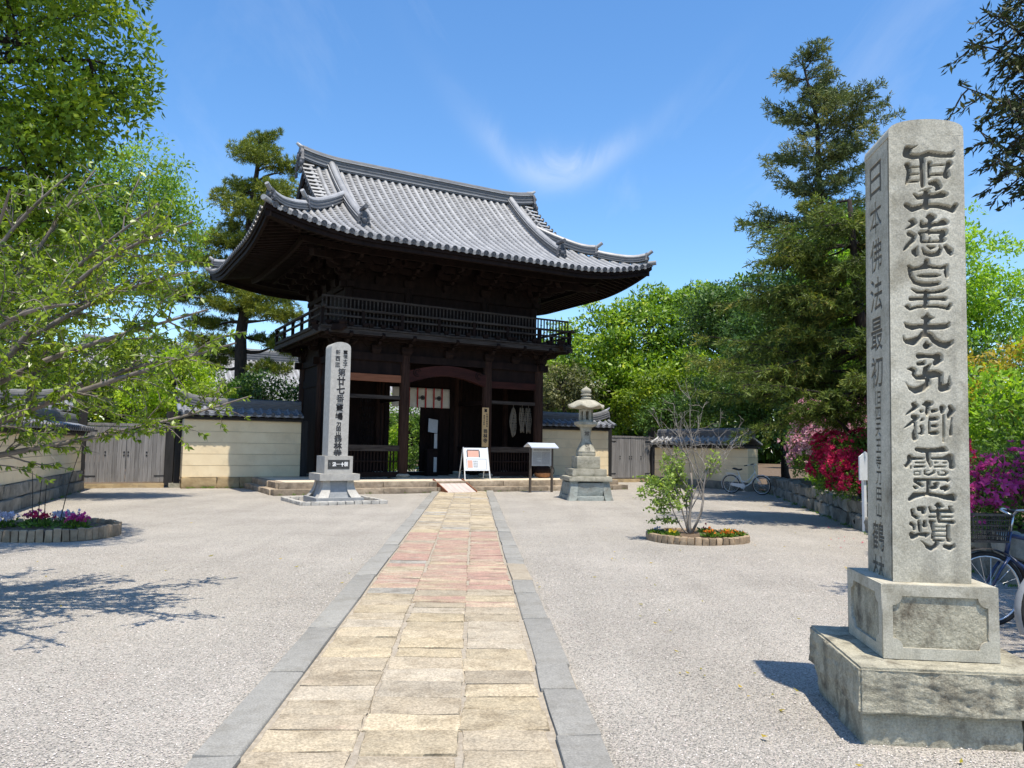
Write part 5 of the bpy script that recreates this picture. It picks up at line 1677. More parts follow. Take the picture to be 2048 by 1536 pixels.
# ------------------------------------------------------------------ stone lantern
def build_lantern():
    T = empty('stone_lantern', (2.2, 22.75, 0), R(9), 'lichened stone lantern with jewel finial right of the path', 'lantern')
    # flared base: four corner legs, sunk fronts
    for sx in (-1, 1):
        for sy in (-1, 1):
            mb = MB(); V = []; F = []
            for j in range(6):
                t = j/5; z = -.03+.55*t; w = .67-.11*t**.7; c = .24-.04*t
                V += [(sx*w, sy*w, z), (sx*(w-c), sy*w, z), (sx*(w-c), sy*(w-c), z), (sx*w, sy*(w-c), z)]
            for j in range(5):
                for q in range(4): F.append((j*4+q, j*4+(q+1) % 4, j*4+4+(q+1) % 4, j*4+4+q))
            F += [(0, 1, 2, 3), (20, 21, 22, 23)]
            mb.add(V, F); mb.build('base_leg', M['lantern_dark'], T)
    for k in range(4):
        me = stone_mesh('base_panel', .78, .12, .38, M['lantern_dark'], .02, .016, 2, seed=60+k)
        a = k*math.pi/2; n = Vector((math.sin(a), -math.cos(a), 0))
        obj('base_panel', me, T, n*.52+Vector((0, 0, .10)), (R(-8) if False else 0, 0, a))
        me = stone_mesh('base_sill', .80, .16, .15, M['lantern_dark'], .02, .012, 1, seed=70+k)
        obj('base_sill', me, T, n*.55+Vector((0, 0, -.04)), (0, 0, a))
    mb = MB(); mb.box(-.45, .45, -.45, .45, 0, .5); mb.build('base_core', M['lantern_dark'], T)
    for nm, w, z0, z1, s in (('base_cap', 1.26, .523, .665, 1), ('middle_step', 1.02, .667, .875, 2), ('pedestal', .68, .877, 1.235, 3)):
        me = stone_mesh(nm, w, w, z1-z0, M['lantern_stone'], .022, .012, 2, seed=80+s); obj(nm, me, T, (0, 0, z0))
    # bulging square shaft
    prof_ = [(.225, 1.237), (.255, 1.25), (.262, 1.31), (.25, 1.36), (.262, 1.37), (.225, 1.47), (.165, 1.60), (.125, 1.70), (.118, 1.80), (.13, 1.93), (.165, 2.05), (.17, 2.085)]
    V = []; F = []; n = 16
    for w, z in prof_:
        for k in range(n):
            a = 2*math.pi*(k+.5)/n; c, s = math.cos(a), math.sin(a)
            e = (abs(c)**5+abs(s)**5)**(-1/5)
            V.append((c*e*w, s*e*w, z))
    for i in range(len(prof_)-1):
        for k in range(n): F.append((i*n+k, i*n+(k+1) % n, (i+1)*n+(k+1) % n, (i+1)*n+k))
    F += [tuple(range(n-1, -1, -1)), tuple((len(prof_)-1)*n+k for k in range(n))]
    mb = MB(); mb.add(V, F); sh = mb.build('shaft', M['lantern_stone'], T, 40)
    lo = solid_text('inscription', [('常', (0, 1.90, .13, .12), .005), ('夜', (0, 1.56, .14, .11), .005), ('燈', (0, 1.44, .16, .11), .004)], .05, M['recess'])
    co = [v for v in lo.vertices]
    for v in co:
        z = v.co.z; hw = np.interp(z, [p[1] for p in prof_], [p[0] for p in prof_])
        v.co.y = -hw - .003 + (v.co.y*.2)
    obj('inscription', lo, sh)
    mb = MB(); mb.frustum(0, 0, 2.087, 2.16, .36, .36, .56, .56); mb.box(-.29, .29, -.29, .29, 2.161, 2.245); mb.build('fire_platform', M['lantern_stone'], T)
    # fire box: six slim posts round an open chamber
    mb = MB(); mb.lathe([(.215, 2.247), (.215, 2.30)], n=6); mb.lathe([(.215, 2.55), (.215, 2.61)], n=6)
    for k in range(6):
        a = 2*math.pi*k/6; mb.lathe([(.052, 2.30), (.048, 2.55)], (.165*math.cos(a), .165*math.sin(a), 0), 6)
    mb.build('fire_box', M['lantern_stone'], T)
    # umbrella roof with raised corners (hexagonal)
    V = []; F = []; n = 36
    rings = [(.14, 2.90, 0), (.26, 2.875, .0), (.36, 2.82, .01), (.44, 2.745, .04), (.50, 2.70, .075), (.505, 2.665, .075), (.42, 2.655, .05), (.2, 2.615, 0)]
    for rr, z, up in rings:
        for k in range(n):
            a = 2*math.pi*k/n; c6 = abs(math.cos(3*a))
            V.append(((rr*(1+.10*(c6**3)*(up/.075)))*math.cos(a), (rr*(1+.10*(c6**3)*(up/.075)))*math.sin(a), z+up*(c6**3)-up*.3))
    for i in range(len(rings)-1):
        for k in range(n): F.append((i*n+k, i*n+(k+1) % n, (i+1)*n+(k+1) % n, (i+1)*n+k))
    F += [tuple(range(n)), tuple((len(rings)-1)*n+k for k in range(n-1, -1, -1))]
    mb = MB(); mb.add(V, F); mb.build('roof', M['lantern_stone'], T, 50)
    mb = MB(); mb.lathe([(.13, 2.9), (.16, 2.94), (.14, 2.97), (.10, 2.98), (.10, 3.0), (.155, 3.02), (.165, 3.05), (.13, 3.07), (.11, 3.075)], n=18); mb.build('finial_seat', M['lantern_stone'], T, True)
    mb = MB(); mb.lathe([(.09, 3.07), (.14, 3.10), (.155, 3.15), (.13, 3.21), (.06, 3.25), (.022, 3.28), (.001, 3.31)], n=18); mb.build('finial', M['lantern_stone'], T, True)
build_lantern()

# ------------------------------------------------------------------ smaller things at the gate
def build_ramp():
    T = empty('wooden_ramp', gw(-.62, -4.5), GT, 'small wooden ramp laid over the platform steps', 'ramp')
    a = math.atan2(.33, 1.02)
    mb = MB(); V = [(-.5, -.52, .02), (.5, -.52, .02), (.5, .52, .365), (-.5, .52, .365), (-.5, -.52, 0), (.5, -.52, 0), (.5, .52, .345), (-.5, .52, .345)]
    for k in range(5):
        mb = MB(); x0, x1 = -.5+.2*k+.003, -.5+.2*(k+1)-.003
        mb.add([(x0, -.62, .018), (x1, -.62, .018), (x1, .52, .37), (x0, .52, .37), (x0, -.62, 0), (x1, -.62, 0), (x1, .52, .345), (x0, .52, .345)], [(0, 1, 2, 3), (4, 7, 6, 5), (0, 4, 5, 1), (1, 5, 6, 2), (2, 6, 7, 3), (3, 7, 4, 0)])
        mb.build('ramp_board', M['wood_ramp'], T)
    for s in (-1, 1):
        mb = MB(); mb.prism([(-.62, -.01), (.5, -.01), (.5, .375), (.46, .395), (-.62, .05)], s*.502, s*.535, 'x'); mb.build('side_board', M['wood_lit'], T)
build_ramp()

def text_rows(x0, x1, z0, z1, rows, seed, gap=.4, cols=1):
    """rows of small printed dashes, as boxes on a panel: (x0,x1,z0,z1) list"""
    r = random.Random(seed); out = []; h = (z1-z0)/rows
    cw = (x1-x0)/cols
    for c in range(cols):
        for k in range(rows):
            z = z1-h*(k+.5); x = x0+cw*c; end = x0+cw*(c+1)-cw*.06
            if r.random() < .12: end -= cw*r.uniform(.2, .6)
            while x < end:
                w = min(r.uniform(.012, .05), end-x); out.append((x, x+w, z-h*.28, z+h*.28)); x += w+.008
    return out

def build_notice():
    p = Vector((1.01, 25.63, 0))
    T = empty('notice_board', p, GT, 'roofed explanatory notice board on two brown posts before the gate', 'sign')
    for s in (-1, 1):
        mb = MB(); mb.box(s*.42-.032, s*.42+.032, -.032, .032, -.05, 1.47); mb.build('post', M['bronze'], T)
    mb = MB(); mb.box(-.385, .385, -.02, .02, .86, 1.45); pn = mb.build('panel', M['paper'], T)
    mb = MB()
    for b in text_rows(-.34, .34, .90, 1.32, 13, 5, cols=2): mb.box(b[0], b[1], -.0225, -.0205, b[2], b[3])
    for k in range(11): mb.box(-.31+.058*k, -.27+.058*k, -.0225, -.0205, 1.36, 1.41)
    mb.build('printed_text', M['print_grey'], pn)['kind'] = 'stuff'
    mb = MB(); mb.box(-.39, .39, .0205, .03, .85, .87); mb.build('panel_rail', M['bronze'], T)
    mb = MB(); mb.prism([(-.24, 1.44), (-.24, 1.47), (.02, 1.62), (.26, 1.50), (.26, 1.475), (.02, 1.595)], -.53, .53, 'x'); mb.build('roof', M['sheet_roof'], T)
build_notice()

def build_aframe():
    T = empty('sandwich_board', gw(.72, -3.32, .336), GT+R(-6), 'white folding sandwich board sign on the platform', 'sign')
    for s in (-1, 1):
        mb = MB(); mb.beam((s*.46, -.30, 0), (s*.44, -.02, 1.10), .03, .03); mb.build('front_leg', M['white_metal'], T)
        mb = MB(); mb.beam((s*.45, .34, 0), (s*.44, .02, 1.09), .03, .03); mb.build('back_leg', M['white_metal'], T)
        mb = MB(); mb.beam((s*.45, -.24, .30), (s*.45, .26, .30), .018, .018); mb.build('stay', M['steel'], T)
    tilt = math.atan2(.28, 1.10)
    mb = MB(); mb.box(-.455, .455, -.012, .012, 0, .80); pn = mb.build('panel', M['sign_white'], T, loc=(0, -.225, .30), rot=(-tilt, 0, 0))
    mb = MB(); mb.box(-.37, -.355, -.0145, -.0125, .06, .40); mb.box(.355, .37, -.0145, -.0125, .06, .40); mb.box(-.37, .37, -.0145, -.0125, .40, .412); mb.box(-.37, .37, -.0145, -.0125, .05, .06)
    for b in text_rows(-.12, .06, .10, .36, 4, 9): mb.box(b[0], b[1], -.0145, -.0125, b[2], b[3])
    mb.build('printed_frame', M['print_grey'], pn)['kind'] = 'stuff'
    mb = MB(); mb.box(-.33, -.15, -.0145, -.0125, .10, .36); mb.box(-.30, .10, -.0145, -.0125, .48, .70); mb.build('printed_picture', M['print_pink'], pn)
    mb = MB(); mb.box(-.32, .12, -.0145, -.0125, .705, .735); mb.box(-.34, -.305, -.0145, -.0125, .47, .7); mb.box(.105, .14, -.0145, -.0125, .47, .7); mb.build('printed_border', M['ink'], pn)
build_aframe()

def build_gate_sign():
    T = empty('hanging_sign', gw(1.44, -2.66, 1.46), GT, 'tall narrow pale wooden name board on the right middle column', 'sign')
    mb = MB(); mb.box(-.13, .13, -.03, .0, 0, 1.40); b = mb.build('board', M['wood_sign'], T)
    it = [('聖', (0, 1.30, .12, .12), .004)]
    it += [(c, (.055, 1.16-.085*k, .055, .065), .002) for k, c in enumerate('新西国霊場第')] + [(c, (-.06, 1.10-.075*k, .05, .055), .002) for k, c in enumerate('関西花の寺')]
    it += [(c, (0, .56-.17*k, .16, .15), .006) for k, c in enumerate('鶴林寺')]
    obj('lettering', solid_text('lettering', it, .004, M['ink']), b, (0, -.0345, 0))
build_gate_sign()

def build_noren():
    T = empty('noren_curtain', gw(0, -.16, 2.91), GT, 'white half-curtain with red bands and round crests across the gate passage', 'curtain')
    n = 7; w = 2.36/n
    for k in range(n):
        V = []; F = []
        for j in range(7):
            z = .74*j/6
            for i in range(5):
                x = -1.18+w*k+.005+(w-.01)*i/4
                V.append((x, .018*math.sin(x*9+j*.35)*(1-j/7), z))
        for j in range(6):
            for i in range(4): q = j*5+i; F.append((q, q+1, q+6, q+5))
        mb = MB(); mb.add(V, F); o = mb.build('cloth_panel', M['cloth'], T, True)
        mod = o.modifiers.new('thickness', 'SOLIDIFY'); mod.thickness = .006
    for k in range(1, n):
        x = -1.18+w*k
        mb = MB(); mb.box(x-.026, x+.026, -.034, -.028, -.02, .735); mb.build('red_band', M['cloth_red'], T)
    for k in (1, 3, 5):
        x = -1.18+w*(k+.5)
        mb = MB(); mb.torus((x+.04, -.032, .36), .075, .016, 'Y', 20, 5)
        mb.lathe([(.055, 0), (.055, .004)], n=14); c = 28
        mb.v[-c:] = [(p[0]+x+.04, -.030-p[2], p[1]+.36) for p in mb.v[-c:]]
        for q in range(3): mb.box(x-.125+.03*q, x-.112+.03*q, -.034, -.029, .31+.01*q, .41-.015*(q % 2))
        mb.box(x-.13, x-.05, -.034, -.029, .325, .34)
        mb.build('crest', M['ink'], T)
    mb = MB(); mb.tube([(-1.22, .0, .745), (1.22, 0, .745)], .018, 8); mb.build('curtain_rod', M['wood_dark'], T)
build_noren()

def build_stand():
    T = empty('leaflet_stand', gw(.30, -.55, .336), GT, 'dark stand with a white slanted notice inside the gate passage', 'stand')
    mb = MB(); mb.box(-.22, .22, -.12, .12, 0, .95); mb.box(-.26, .26, -.16, .16, .95, 1.0); mb.build('cabinet', M['wood_dark'], T)
    mb = MB(); mb.box(-.03, .03, .05, .09, 1.0, 1.75); mb.build('upright', M['wood_dark'], T)
    mb = MB(); mb.box(-.19, .19, -.01, .01, 0, .52); mb.build('slanted_notice', M['paper'], T, loc=(0, -.06, 1.62), rot=(R(-14), R(8), 0))
    for z in (.15, 1.03):
        mb = MB(); mb.box(.04, .16, -.135, -.124 if z < 1 else -.12, z, z+.55); mb.build('paper_strip', M['paper'], T)
build_stand()

def build_sandals():
    r = random.Random(14)
    for k, (a, w, h) in enumerate(((2.86, .26, 1.12), (3.24, .20, .95), (3.52, .24, .98))):
        lab = ['large woven straw sandal hanging in the right bay, leftmost', 'narrow bundle of straw sandals in the right bay, middle of three', 'bundle of straw sandals in the right bay, nearest the corner column'][k]
        T = empty('straw_sandal', gw(a, -2.2, 2.94), GT, lab, 'sandal', 'straw sandals hung in the right bay')
        nb = 5 if k else 7
        for q in range(nb):
            x = -w/2 + w*q/(nb-1); pts = []
            for j in range(14):
                t = j/13; b = math.sin(math.pi*min(1, t*1.02))**.6 if k == 0 else .85+.15*math.sin(5*t+q)
                pts.append((x*b+.012*math.sin(9*t+q), .02*math.sin(7*t+2*q), -h*t*(1-.12*r.random()*(j == 13))))
            mb = MB(); mb.tube(pts, [.018+.004*math.sin(j*2.4) for j in range(14)], 6); mb.build('straw_cord', M['straw'], T, True)
        mb = MB()
        for j in range(9):
            z = -h*(.12+.8*j/9); b = math.sin(math.pi*(.12+.8*j/9))**.6 if k == 0 else .9
            mb.tube([(-w/2*b, -.025, z), (0, -.045, z-.02), (w/2*b, -.025, z)], .013, 5)
        mb.build('weave', M['straw'], T, True)
        mb = MB(); mb.tube([(0, 0, 0), (0, -.02, .16)], .01, 5); mb.build('hanging_loop', M['straw'], T)
build_sandals()

def build_basket():
    T = empty('round_basket', gw(3.82, -2.78, .336), GT, 'brown round-bottomed basket with black loop handle at the corner column', 'basket')
    mb = MB(); mb.lathe([(.20, 0), (.30, .05), (.34, .16), (.345, .19)], n=22, squash=(1, .7)); mb.build('bowl', M['leather'], T, True)
    mb = MB(); mb.lathe([(.343, .192), (.335, .30), (.30, .40), (.22, .46), (.2, .46)], n=22, squash=(1, .7)); mb.build('hood', M['wood_dark'], T, True)
    mb = MB(); mb.torus((.30, 0, .26), .21, .018, 'Y', 20, 6, R(-100), R(110)); mb.build('handle', M['black_plastic'], T, True)
build_basket()

def build_small_sign():
    T = empty('small_white_sign', (6.70, 14.7, -.02), R(20), 'small white pointed notice post beside the azaleas', 'sign')
    mb = MB(); mb.box(-.03, .03, -.03, .03, 0, 1.0); mb.build('post', M['white_metal'], T)
    mb = MB(); mb.prism([(-.15, .98), (.15, .98), (.15, 1.42), (0, 1.52), (-.15, 1.42)], -.032, -.06); mb.build('board', M['white_metal'], T)
build_small_sign()

# ------------------------------------------------------------------ bicycles
def bicycle(label, loc, rz, frame_mat, lean=R(4), basket=True, steer=0.0, step_through=True, guard='white_metal'):
    """city bicycle facing +x; rear hub at x=-.52, front hub at x=.52"""
    T = empty('bicycle', loc, rz, label, 'bicycle')
    T.rotation_euler = (lean, 0, rz)
    Rw = .325
    fm = M[frame_mat]
    def wheel(name, x):
        mb = MB(); mb.torus((0, 0, 0), Rw-.02, .019, 'Y', 32, 6); ty = mb.build(name, M['rubber'], T, True, loc=(x, 0, Rw))
        mb = MB(); mb.torus((0, 0, 0), Rw-.045, .011, 'Y', 32, 5); mb.build('rim', M['steel'], ty, True)
        mb = MB()
        for k in range(18):
            a = 2*math.pi*k/18; s = .03 if k % 2 else -.03
            mb.tube([(.02*math.cos(a+.6), s, .02*math.sin(a+.6)), ((Rw-.05)*math.cos(a), 0, (Rw-.05)*math.sin(a))], .0022, 4, False)
        mb.tube([(0, -.045, 0), (0, .045, 0)], .02, 8); mb.build('spokes', M['steel'], ty)
        return ty
    wheel('rear_wheel', -.54); fw = wheel('front_wheel', .54)
    bb = Vector((-.10, 0, .27)); seat = Vector((-.27, 0, .74)); head_l = Vector((.36, 0, .62)); head_u = Vector((.31, 0, .82)); rear = Vector((-.54, 0, Rw)); fr = Vector((.54, 0, Rw))
    mb = MB()
    mb.tube([bb, seat], .016, 8); mb.tube([head_l, head_u], .019, 8)
    if step_through:
        mb.tube([head_l+Vector((-.01, 0, .02)), (.16, 0, .38), (.02, 0, .29), bb], .021, 8)
        mb.tube([head_u+Vector((.01, 0, -.06)), (.12, 0, .52), (-.05, 0, .42), (-.19, 0, .46)], .014, 8)
    else:
        mb.tube([head_l, bb], .021, 8); mb.tube([head_u+Vector((0, 0, -.03)), seat+Vector((.02, 0, -.06))], .019, 8)
    for s in (-1, 1):
        mb.tube([bb+Vector((0, s*.03, 0)), rear+Vector((0, s*.06, 0))], .010, 6)
        mb.tube([seat+Vector((.03, s*.02, -.1)), rear+Vector((0, s*.06, 0))], .008, 6)
        mb.tube([head_l+Vector((.0, s*.045, -.02)), (.44, s*.05, .50), fr+Vector((0, s*.055, 0))], [.015, .013, .010], 6)
    mb.build('frame', fm, T, True)
    mb = MB(); mb.tube([seat, seat+Vector((-.03, 0, .09))], .013, 8); mb.build('seat_post', M['steel'], T)
    mb = MB(); V = []; F = []
    for j in range(7):
        t = j/6; x = -.43+.30*t; w = .105*(1-t)**.7+.022; z = .845+.02*math.cos(t*5)
        for k in range(8): a = 2*math.pi*k/8; V.append((x, w*math.cos(a), z+.03*math.sin(a)))
    for j in range(6):
        for k in range(8): F.append((j*8+k, j*8+(k+1) % 8, j*8+8+(k+1) % 8, j*8+8+k))
    F += [tuple(range(8)), tuple(48+k for k in range(8))]
    mb.add(V, F); mb.build('saddle', M['black_plastic'], T, True)
    mb = MB(); top = head_u+Vector((-.03, 0, .14)); mb.tube([head_u, top], .013, 8)
    for s in (-1, 1): mb.tube([top, top+Vector((.03, s*.12, .05)), top+Vector((-.06, s*.25, .06)), top+Vector((-.20, s*.27, .03))], .011, 6)
    hb = mb.build('handlebar', M['steel'], T, True)
    for s in (-1, 1):
        mb = MB(); mb.tube([top+Vector((-.10, s*.262, .052)), top+Vector((-.21, s*.272, .028))], .017, 8); mb.build('grip', M['black_plastic'], hb, True)
    for x, a0, a1, nm in ((-.54, R(25), R(205), 'rear_mudguard'), (.54, R(35), R(175), 'front_mudguard')):
        mb = MB(); V = []; F = []; n = 18
        for i in range(n+1):
            a = a0+(a1-a0)*i/n
            for y, dr in ((-.032, 0), (-.018, .012), (.018, .012), (.032, 0)): rr = Rw+.018+dr; V.append((x+rr*math.cos(a), y, Rw+rr*math.sin(a)))
        for i in range(n):
            for k in range(3): F.append((i*4+k, i*4+k+1, i*4+5+k, i*4+4+k))
        mb.add(V, F); mb.build(nm, M[guard], T, True)
    mb = MB(); mb.prism([(-.56, .30), (-.52, .37), (-.06, .36), (-.01, .27), (-.06, .20), (-.52, .29)], -.062, -.048); mb.build('chain_case', M[guard], T)
    mb = MB(); mb.torus((bb.x, -.04, bb.z), .085, .008, 'Y', 18, 5); mb.tube([bb+Vector((0, -.07, 0)), bb+Vector((.06, -.08, -.16))], .009, 6); mb.tube([bb+Vector((0, .06, 0)), bb+Vector((-.06, .08, .16))], .009, 6)
    mb.box(bb.x+.01, bb.x+.11, -.16, -.08, bb.z-.175, bb.z-.15); mb.box(bb.x-.11, bb.x-.01, .08, .16, bb.z+.15, bb.z+.175); mb.build('crank', M['steel'], T)
    mb = MB(); mb.tube([(-.54, .07, .30), (-.60, .15, .02)], .009, 6); mb.tube([(-.54, -.07, .30), (-.60, -.15, .02)], .009, 6); mb.build('kickstand', M['steel'], T)
    mb = MB()
    for y in (-.05, 0, .05): mb.tube([(-.36, y, .70), (-.72, y, .70)], .006, 5)
    for x in (-.4, -.55, -.70): mb.tube([(x, -.06, .70), (x, .06, .70)], .006, 5)
    for s in (-1, 1): mb.tube([(-.66, s*.055, .70), (-.55, s*.07, Rw)], .006, 5)
    mb.build('rear_rack', M['steel'], T)
    if basket:
        mb = MB(); z0, z1 = .74, .97
        for k in range(9):
            x = .42+.30*k/8
            for s in (-1, 1): mb.beam((x, s*.15, z0), (x+.02*(k-4)/4, s*.19, z1), .007, .007)
        for k in range(11):
            y = -.15+.30*k/10
            mb.beam((.42, y, z0), (.40, y*1.25, z1), .007, .007); mb.beam((.72, y, z0), (.74, y*1.25, z1), .007, .007); mb.beam((.42, y, z0), (.72, y, z0), .006, .006)
        for k in range(6):
            t = k/5; z = z0+(z1-z0)*t; e = .02*t; w = .15+.04*t; h = .008 if 0 < k < 5 else .018
            for s in (-1, 1): mb.beam((.42-e, s*w, z), (.72+e, s*w, z), h, h)
            mb.beam((.42-e, -w, z), (.42-e, w, z), h, h); mb.beam((.72+e, -w, z), (.72+e, w, z), h, h)
        mb.build('basket', M['black_plastic'], T)
    return T
bicycle('silver-white city bicycle parked before the low plaster wall', (8.02, 26.35, -.01), math.atan2(-.63, .74), 'white_metal', basket=False)
bicycle('bicycle with pale rear mudguard partly hidden right of the tall pillar', (4.66, 5.98, -.01), R(10), 'grey_paint', lean=R(-3), basket=False, guard='grey_paint')
bicycle('dark bicycle with black wire basket behind the tall pillar', (4.75, 6.86, -.01), R(178), 'blue_paint', lean=R(3), basket=True, step_through=False, guard='black_plastic')

# ------------------------------------------------------------------ embankment on the right
BANK = [(9.35, 27.9), (8.85, 25.0), (8.2, 21.6), (7.6, 18.3), (7.02, 15.4), (6.5, 12.5), (6.05, 9.6), (5.75, 7.0), (5.6, 3.5)]
def build_bank():
    V = []; F = []
    n = len(BANK); cols = [0.0, 1.2, 4.0, 10.0, 30.0]
    for (x, y) in BANK:
        for c in cols: V.append((x+.18+c, y, .50+.05*math.sin(x*3+y)+.04*min(c, 4)))
    k = len(cols)
    for i in range(n-1):
        for j in range(k-1): F.append((i*k+j, i*k+j+1, (i+1)*k+j+1, (i+1)*k+j))
    b = len(V)
    for (x, y) in BANK: V.append((x+.18, y, -.1))
    for i in range(n-1): F.append((i*k, (i+1)*k, b+i+1, b+i))
    F.append((0, b) + tuple(k_ for k_ in ()) ) if False else None
    mb = MB(); mb.add(V, F); o = mb.build('embankment', M['soil'])
    tag(o, 'raised earth bank under the trees at right', kind='structure')
    # rough stones facing the bank, each a part of it
    r = random.Random(31)
    for q, (z0, h) in enumerate(((-.05, .30), (.25, .27))):
        pts = [Vector((x, y, 0)) for x, y in BANK]
        for a, b_ in zip(pts, pts[1:]):
            L = (b_-a).length; s = 0.0
            while s < L-.02:
                ln = min(r.uniform(.35, .8), L-s)
                if L-s-ln < .2: ln = L-s
                p = a.lerp(b_, (s+ln/2)/L); d = (b_-a).normalized()
                hh = h + r.uniform(-.03, .05)*(q == 1)
                me = stone_mesh('bank_stone', ln-.01, .34+r.uniform(-.05, .06), hh, M['rock'], .045, .05, 1, seed=r.randrange(99999))
                obj('bank_stone', me, o, (p.x+.06*q, p.y, z0), (0, 0, math.atan2(d.y, d.x)+r.uniform(-.06, .06)))
                s += ln
build_bank()

# ------------------------------------------------------------------ vegetation helpers
def leaves(P, D, L, W, fold=.25, g=rng, up=None, normal=None):
    """diamond leaves: base points P, directions D, lengths L, widths W -> V, F (quads)"""
    n = len(P)
    D = D/np.maximum(1e-6, np.linalg.norm(D, axis=1, keepdims=True))
    ref = g.normal(size=(n, 3))
    if up is not None: ref = np.cross(D, np.array([0, 0, 1.0])) + ref*up
    S = np.cross(D, ref); S /= np.maximum(1e-6, np.linalg.norm(S, axis=1, keepdims=True))
    if up is not None: S = np.cross(D, S); S /= np.maximum(1e-6, np.linalg.norm(S, axis=1, keepdims=True))
    if normal is not None: S = np.cross(normal, D); S /= np.maximum(1e-6, np.linalg.norm(S, axis=1, keepdims=True))
    U = np.cross(S, D)
    L = np.asarray(L).reshape(-1, 1)*np.ones((n, 1)); W = np.asarray(W).reshape(-1, 1)*np.ones((n, 1))
    mid = P + D*L*.45
    V = np.stack([P, mid + S*W*.5 + U*W*fold, P + D*L - U*L*.10, mid - S*W*.5 + U*W*fold], 1).reshape(-1, 3)
    i = np.arange(n)[:, None]*4
    F = i + np.array([[0, 1, 2, 3]])
    return V, F

class Veg:
    def __init__(s): s.V = []; s.F = []; s.n = 0
    def add(s, V, F): s.V.append(V); s.F.append(F+s.n); s.n += len(V)
    def obj(s, name, mat, parent, kind=None):
        o = obj(name, np_mesh(name, np.concatenate(s.V), np.concatenate(s.F), mat), parent)
        if kind: o['kind'] = kind
        return o

def bez(a, b, sag, n, g, wob):
    a = np.array(a, float); b = np.array(b, float); out = []
    L = np.linalg.norm(b-a)
    w = g.normal(size=(2, 3))*wob*L
    for i in range(n+1):
        t = i/n
        p = a*(1-t)+b*t
        p[2] += sag*L*math.sin(math.pi*t)
        p += w[0]*math.sin(math.pi*t)+w[1]*math.sin(2*math.pi*t)*.5
        out.append(p)
    return out

def broad_tree(name, label, cat, base, trunk, lobes, nclump, per, leaf, clump, mat, bark, seed, tr=0.25, flat=.6, droop=-.15, twig=True, group=None, origin=None, limb_r=.45, shell=.45, aspect=.42):
    """trunk: list of points; lobes: (cx,cy,cz,rx,ry,rz,weight); leaves gather in clumps at twig ends"""
    g = np.random.default_rng(seed)
    T = empty(name, base, 0, label, cat, group)
    b0 = np.array(base, float)
    wood = MB()
    tp = [np.array(p, float)-b0 for p in trunk]
    pts = []
    for a, b in zip(tp, tp[1:]):
        for k in range(4): pts.append(a*(1-k/4)+b*k/4 + g.normal(size=3)*tr*.10)
    pts.append(tp[-1])
    rad = [tr*(1-.62*i/(len(pts)-1)) for i in range(len(pts))]; rad[0] *= 1.35
    wood.tube(pts, rad, 10)
    wts = np.array([l[6] for l in lobes], float); wts /= wts.sum()
    veg = Veg()
    P = []; D = []; NN = []
    for li, l in enumerate(lobes):
        c = np.array(l[:3], float)-b0; r_ = np.array(l[3:6], float)
        # limb from the nearest trunk point below the lobe
        cand = [p for p in pts if p[2] < c[2]+.1] or [pts[0]]
        st = min(cand, key=lambda p: np.linalg.norm(p-c)+.3*abs(p[2]-(c[2]-r_[2])))
        lp = bez(st, c, .06, 8, g, .05)
        lr = tr*limb_r
        wood.tube(lp, [max(.012, lr*(1-.75*i/8)) for i in range(9)], 7)
        m = max(1, int(round(nclump*wts[li])))
        for _ in range(m):
            v = g.normal(size=3); v /= np.linalg.norm(v)
            rr = (shell + (1-shell)*g.random()**.6)
            bump = 1+.16*math.sin(4.1*v[0]+li)+.14*math.sin(5.3*v[1]+2*li)+.12*math.sin(6.1*v[2])
            cc = c + v*r_*rr*bump
            if twig and g.random() < .5:
                s_ = lp[int(g.integers(3, 9))]
                tw = bez(s_, cc, .04, 4, g, .07)
                wood.tube(tw, [lr*.28, lr*.2, lr*.15, lr*.1, .006], 5, False)
            k = max(3, int(per*(.6+.8*g.random())))
            # a clump: leaves over the outer and upper shell of a flattened dome, thinner inside
            q = g.normal(size=(k, 3))+v*.55+np.array([0, 0, .35]); q /= np.linalg.norm(q, axis=1, keepdims=True)
            cr_ = clump*(.75+.6*g.random())*1.45
            off = q*np.array([1, 1, flat+.15])*cr_*(.45+.6*g.random((k, 1))**.5)
            P.append(cc+off)
            D.append(g.normal(size=(k, 3))*.8+q*.35+np.array([0, 0, droop]))
            NN.append(q*1.0+g.normal(size=(k, 3))*.45+np.array([0, 0, .25]))
    P = np.concatenate(P); D = np.concatenate(D)
    Ls = leaf*(.65+.7*g.random(len(P)))
    veg.add(*leaves(P, D, Ls, Ls*aspect, .12, g, normal=np.concatenate(NN)))
    wood.build('trunk', M[bark], T, True)
    veg.obj('crown', M[mat], T)
    return T

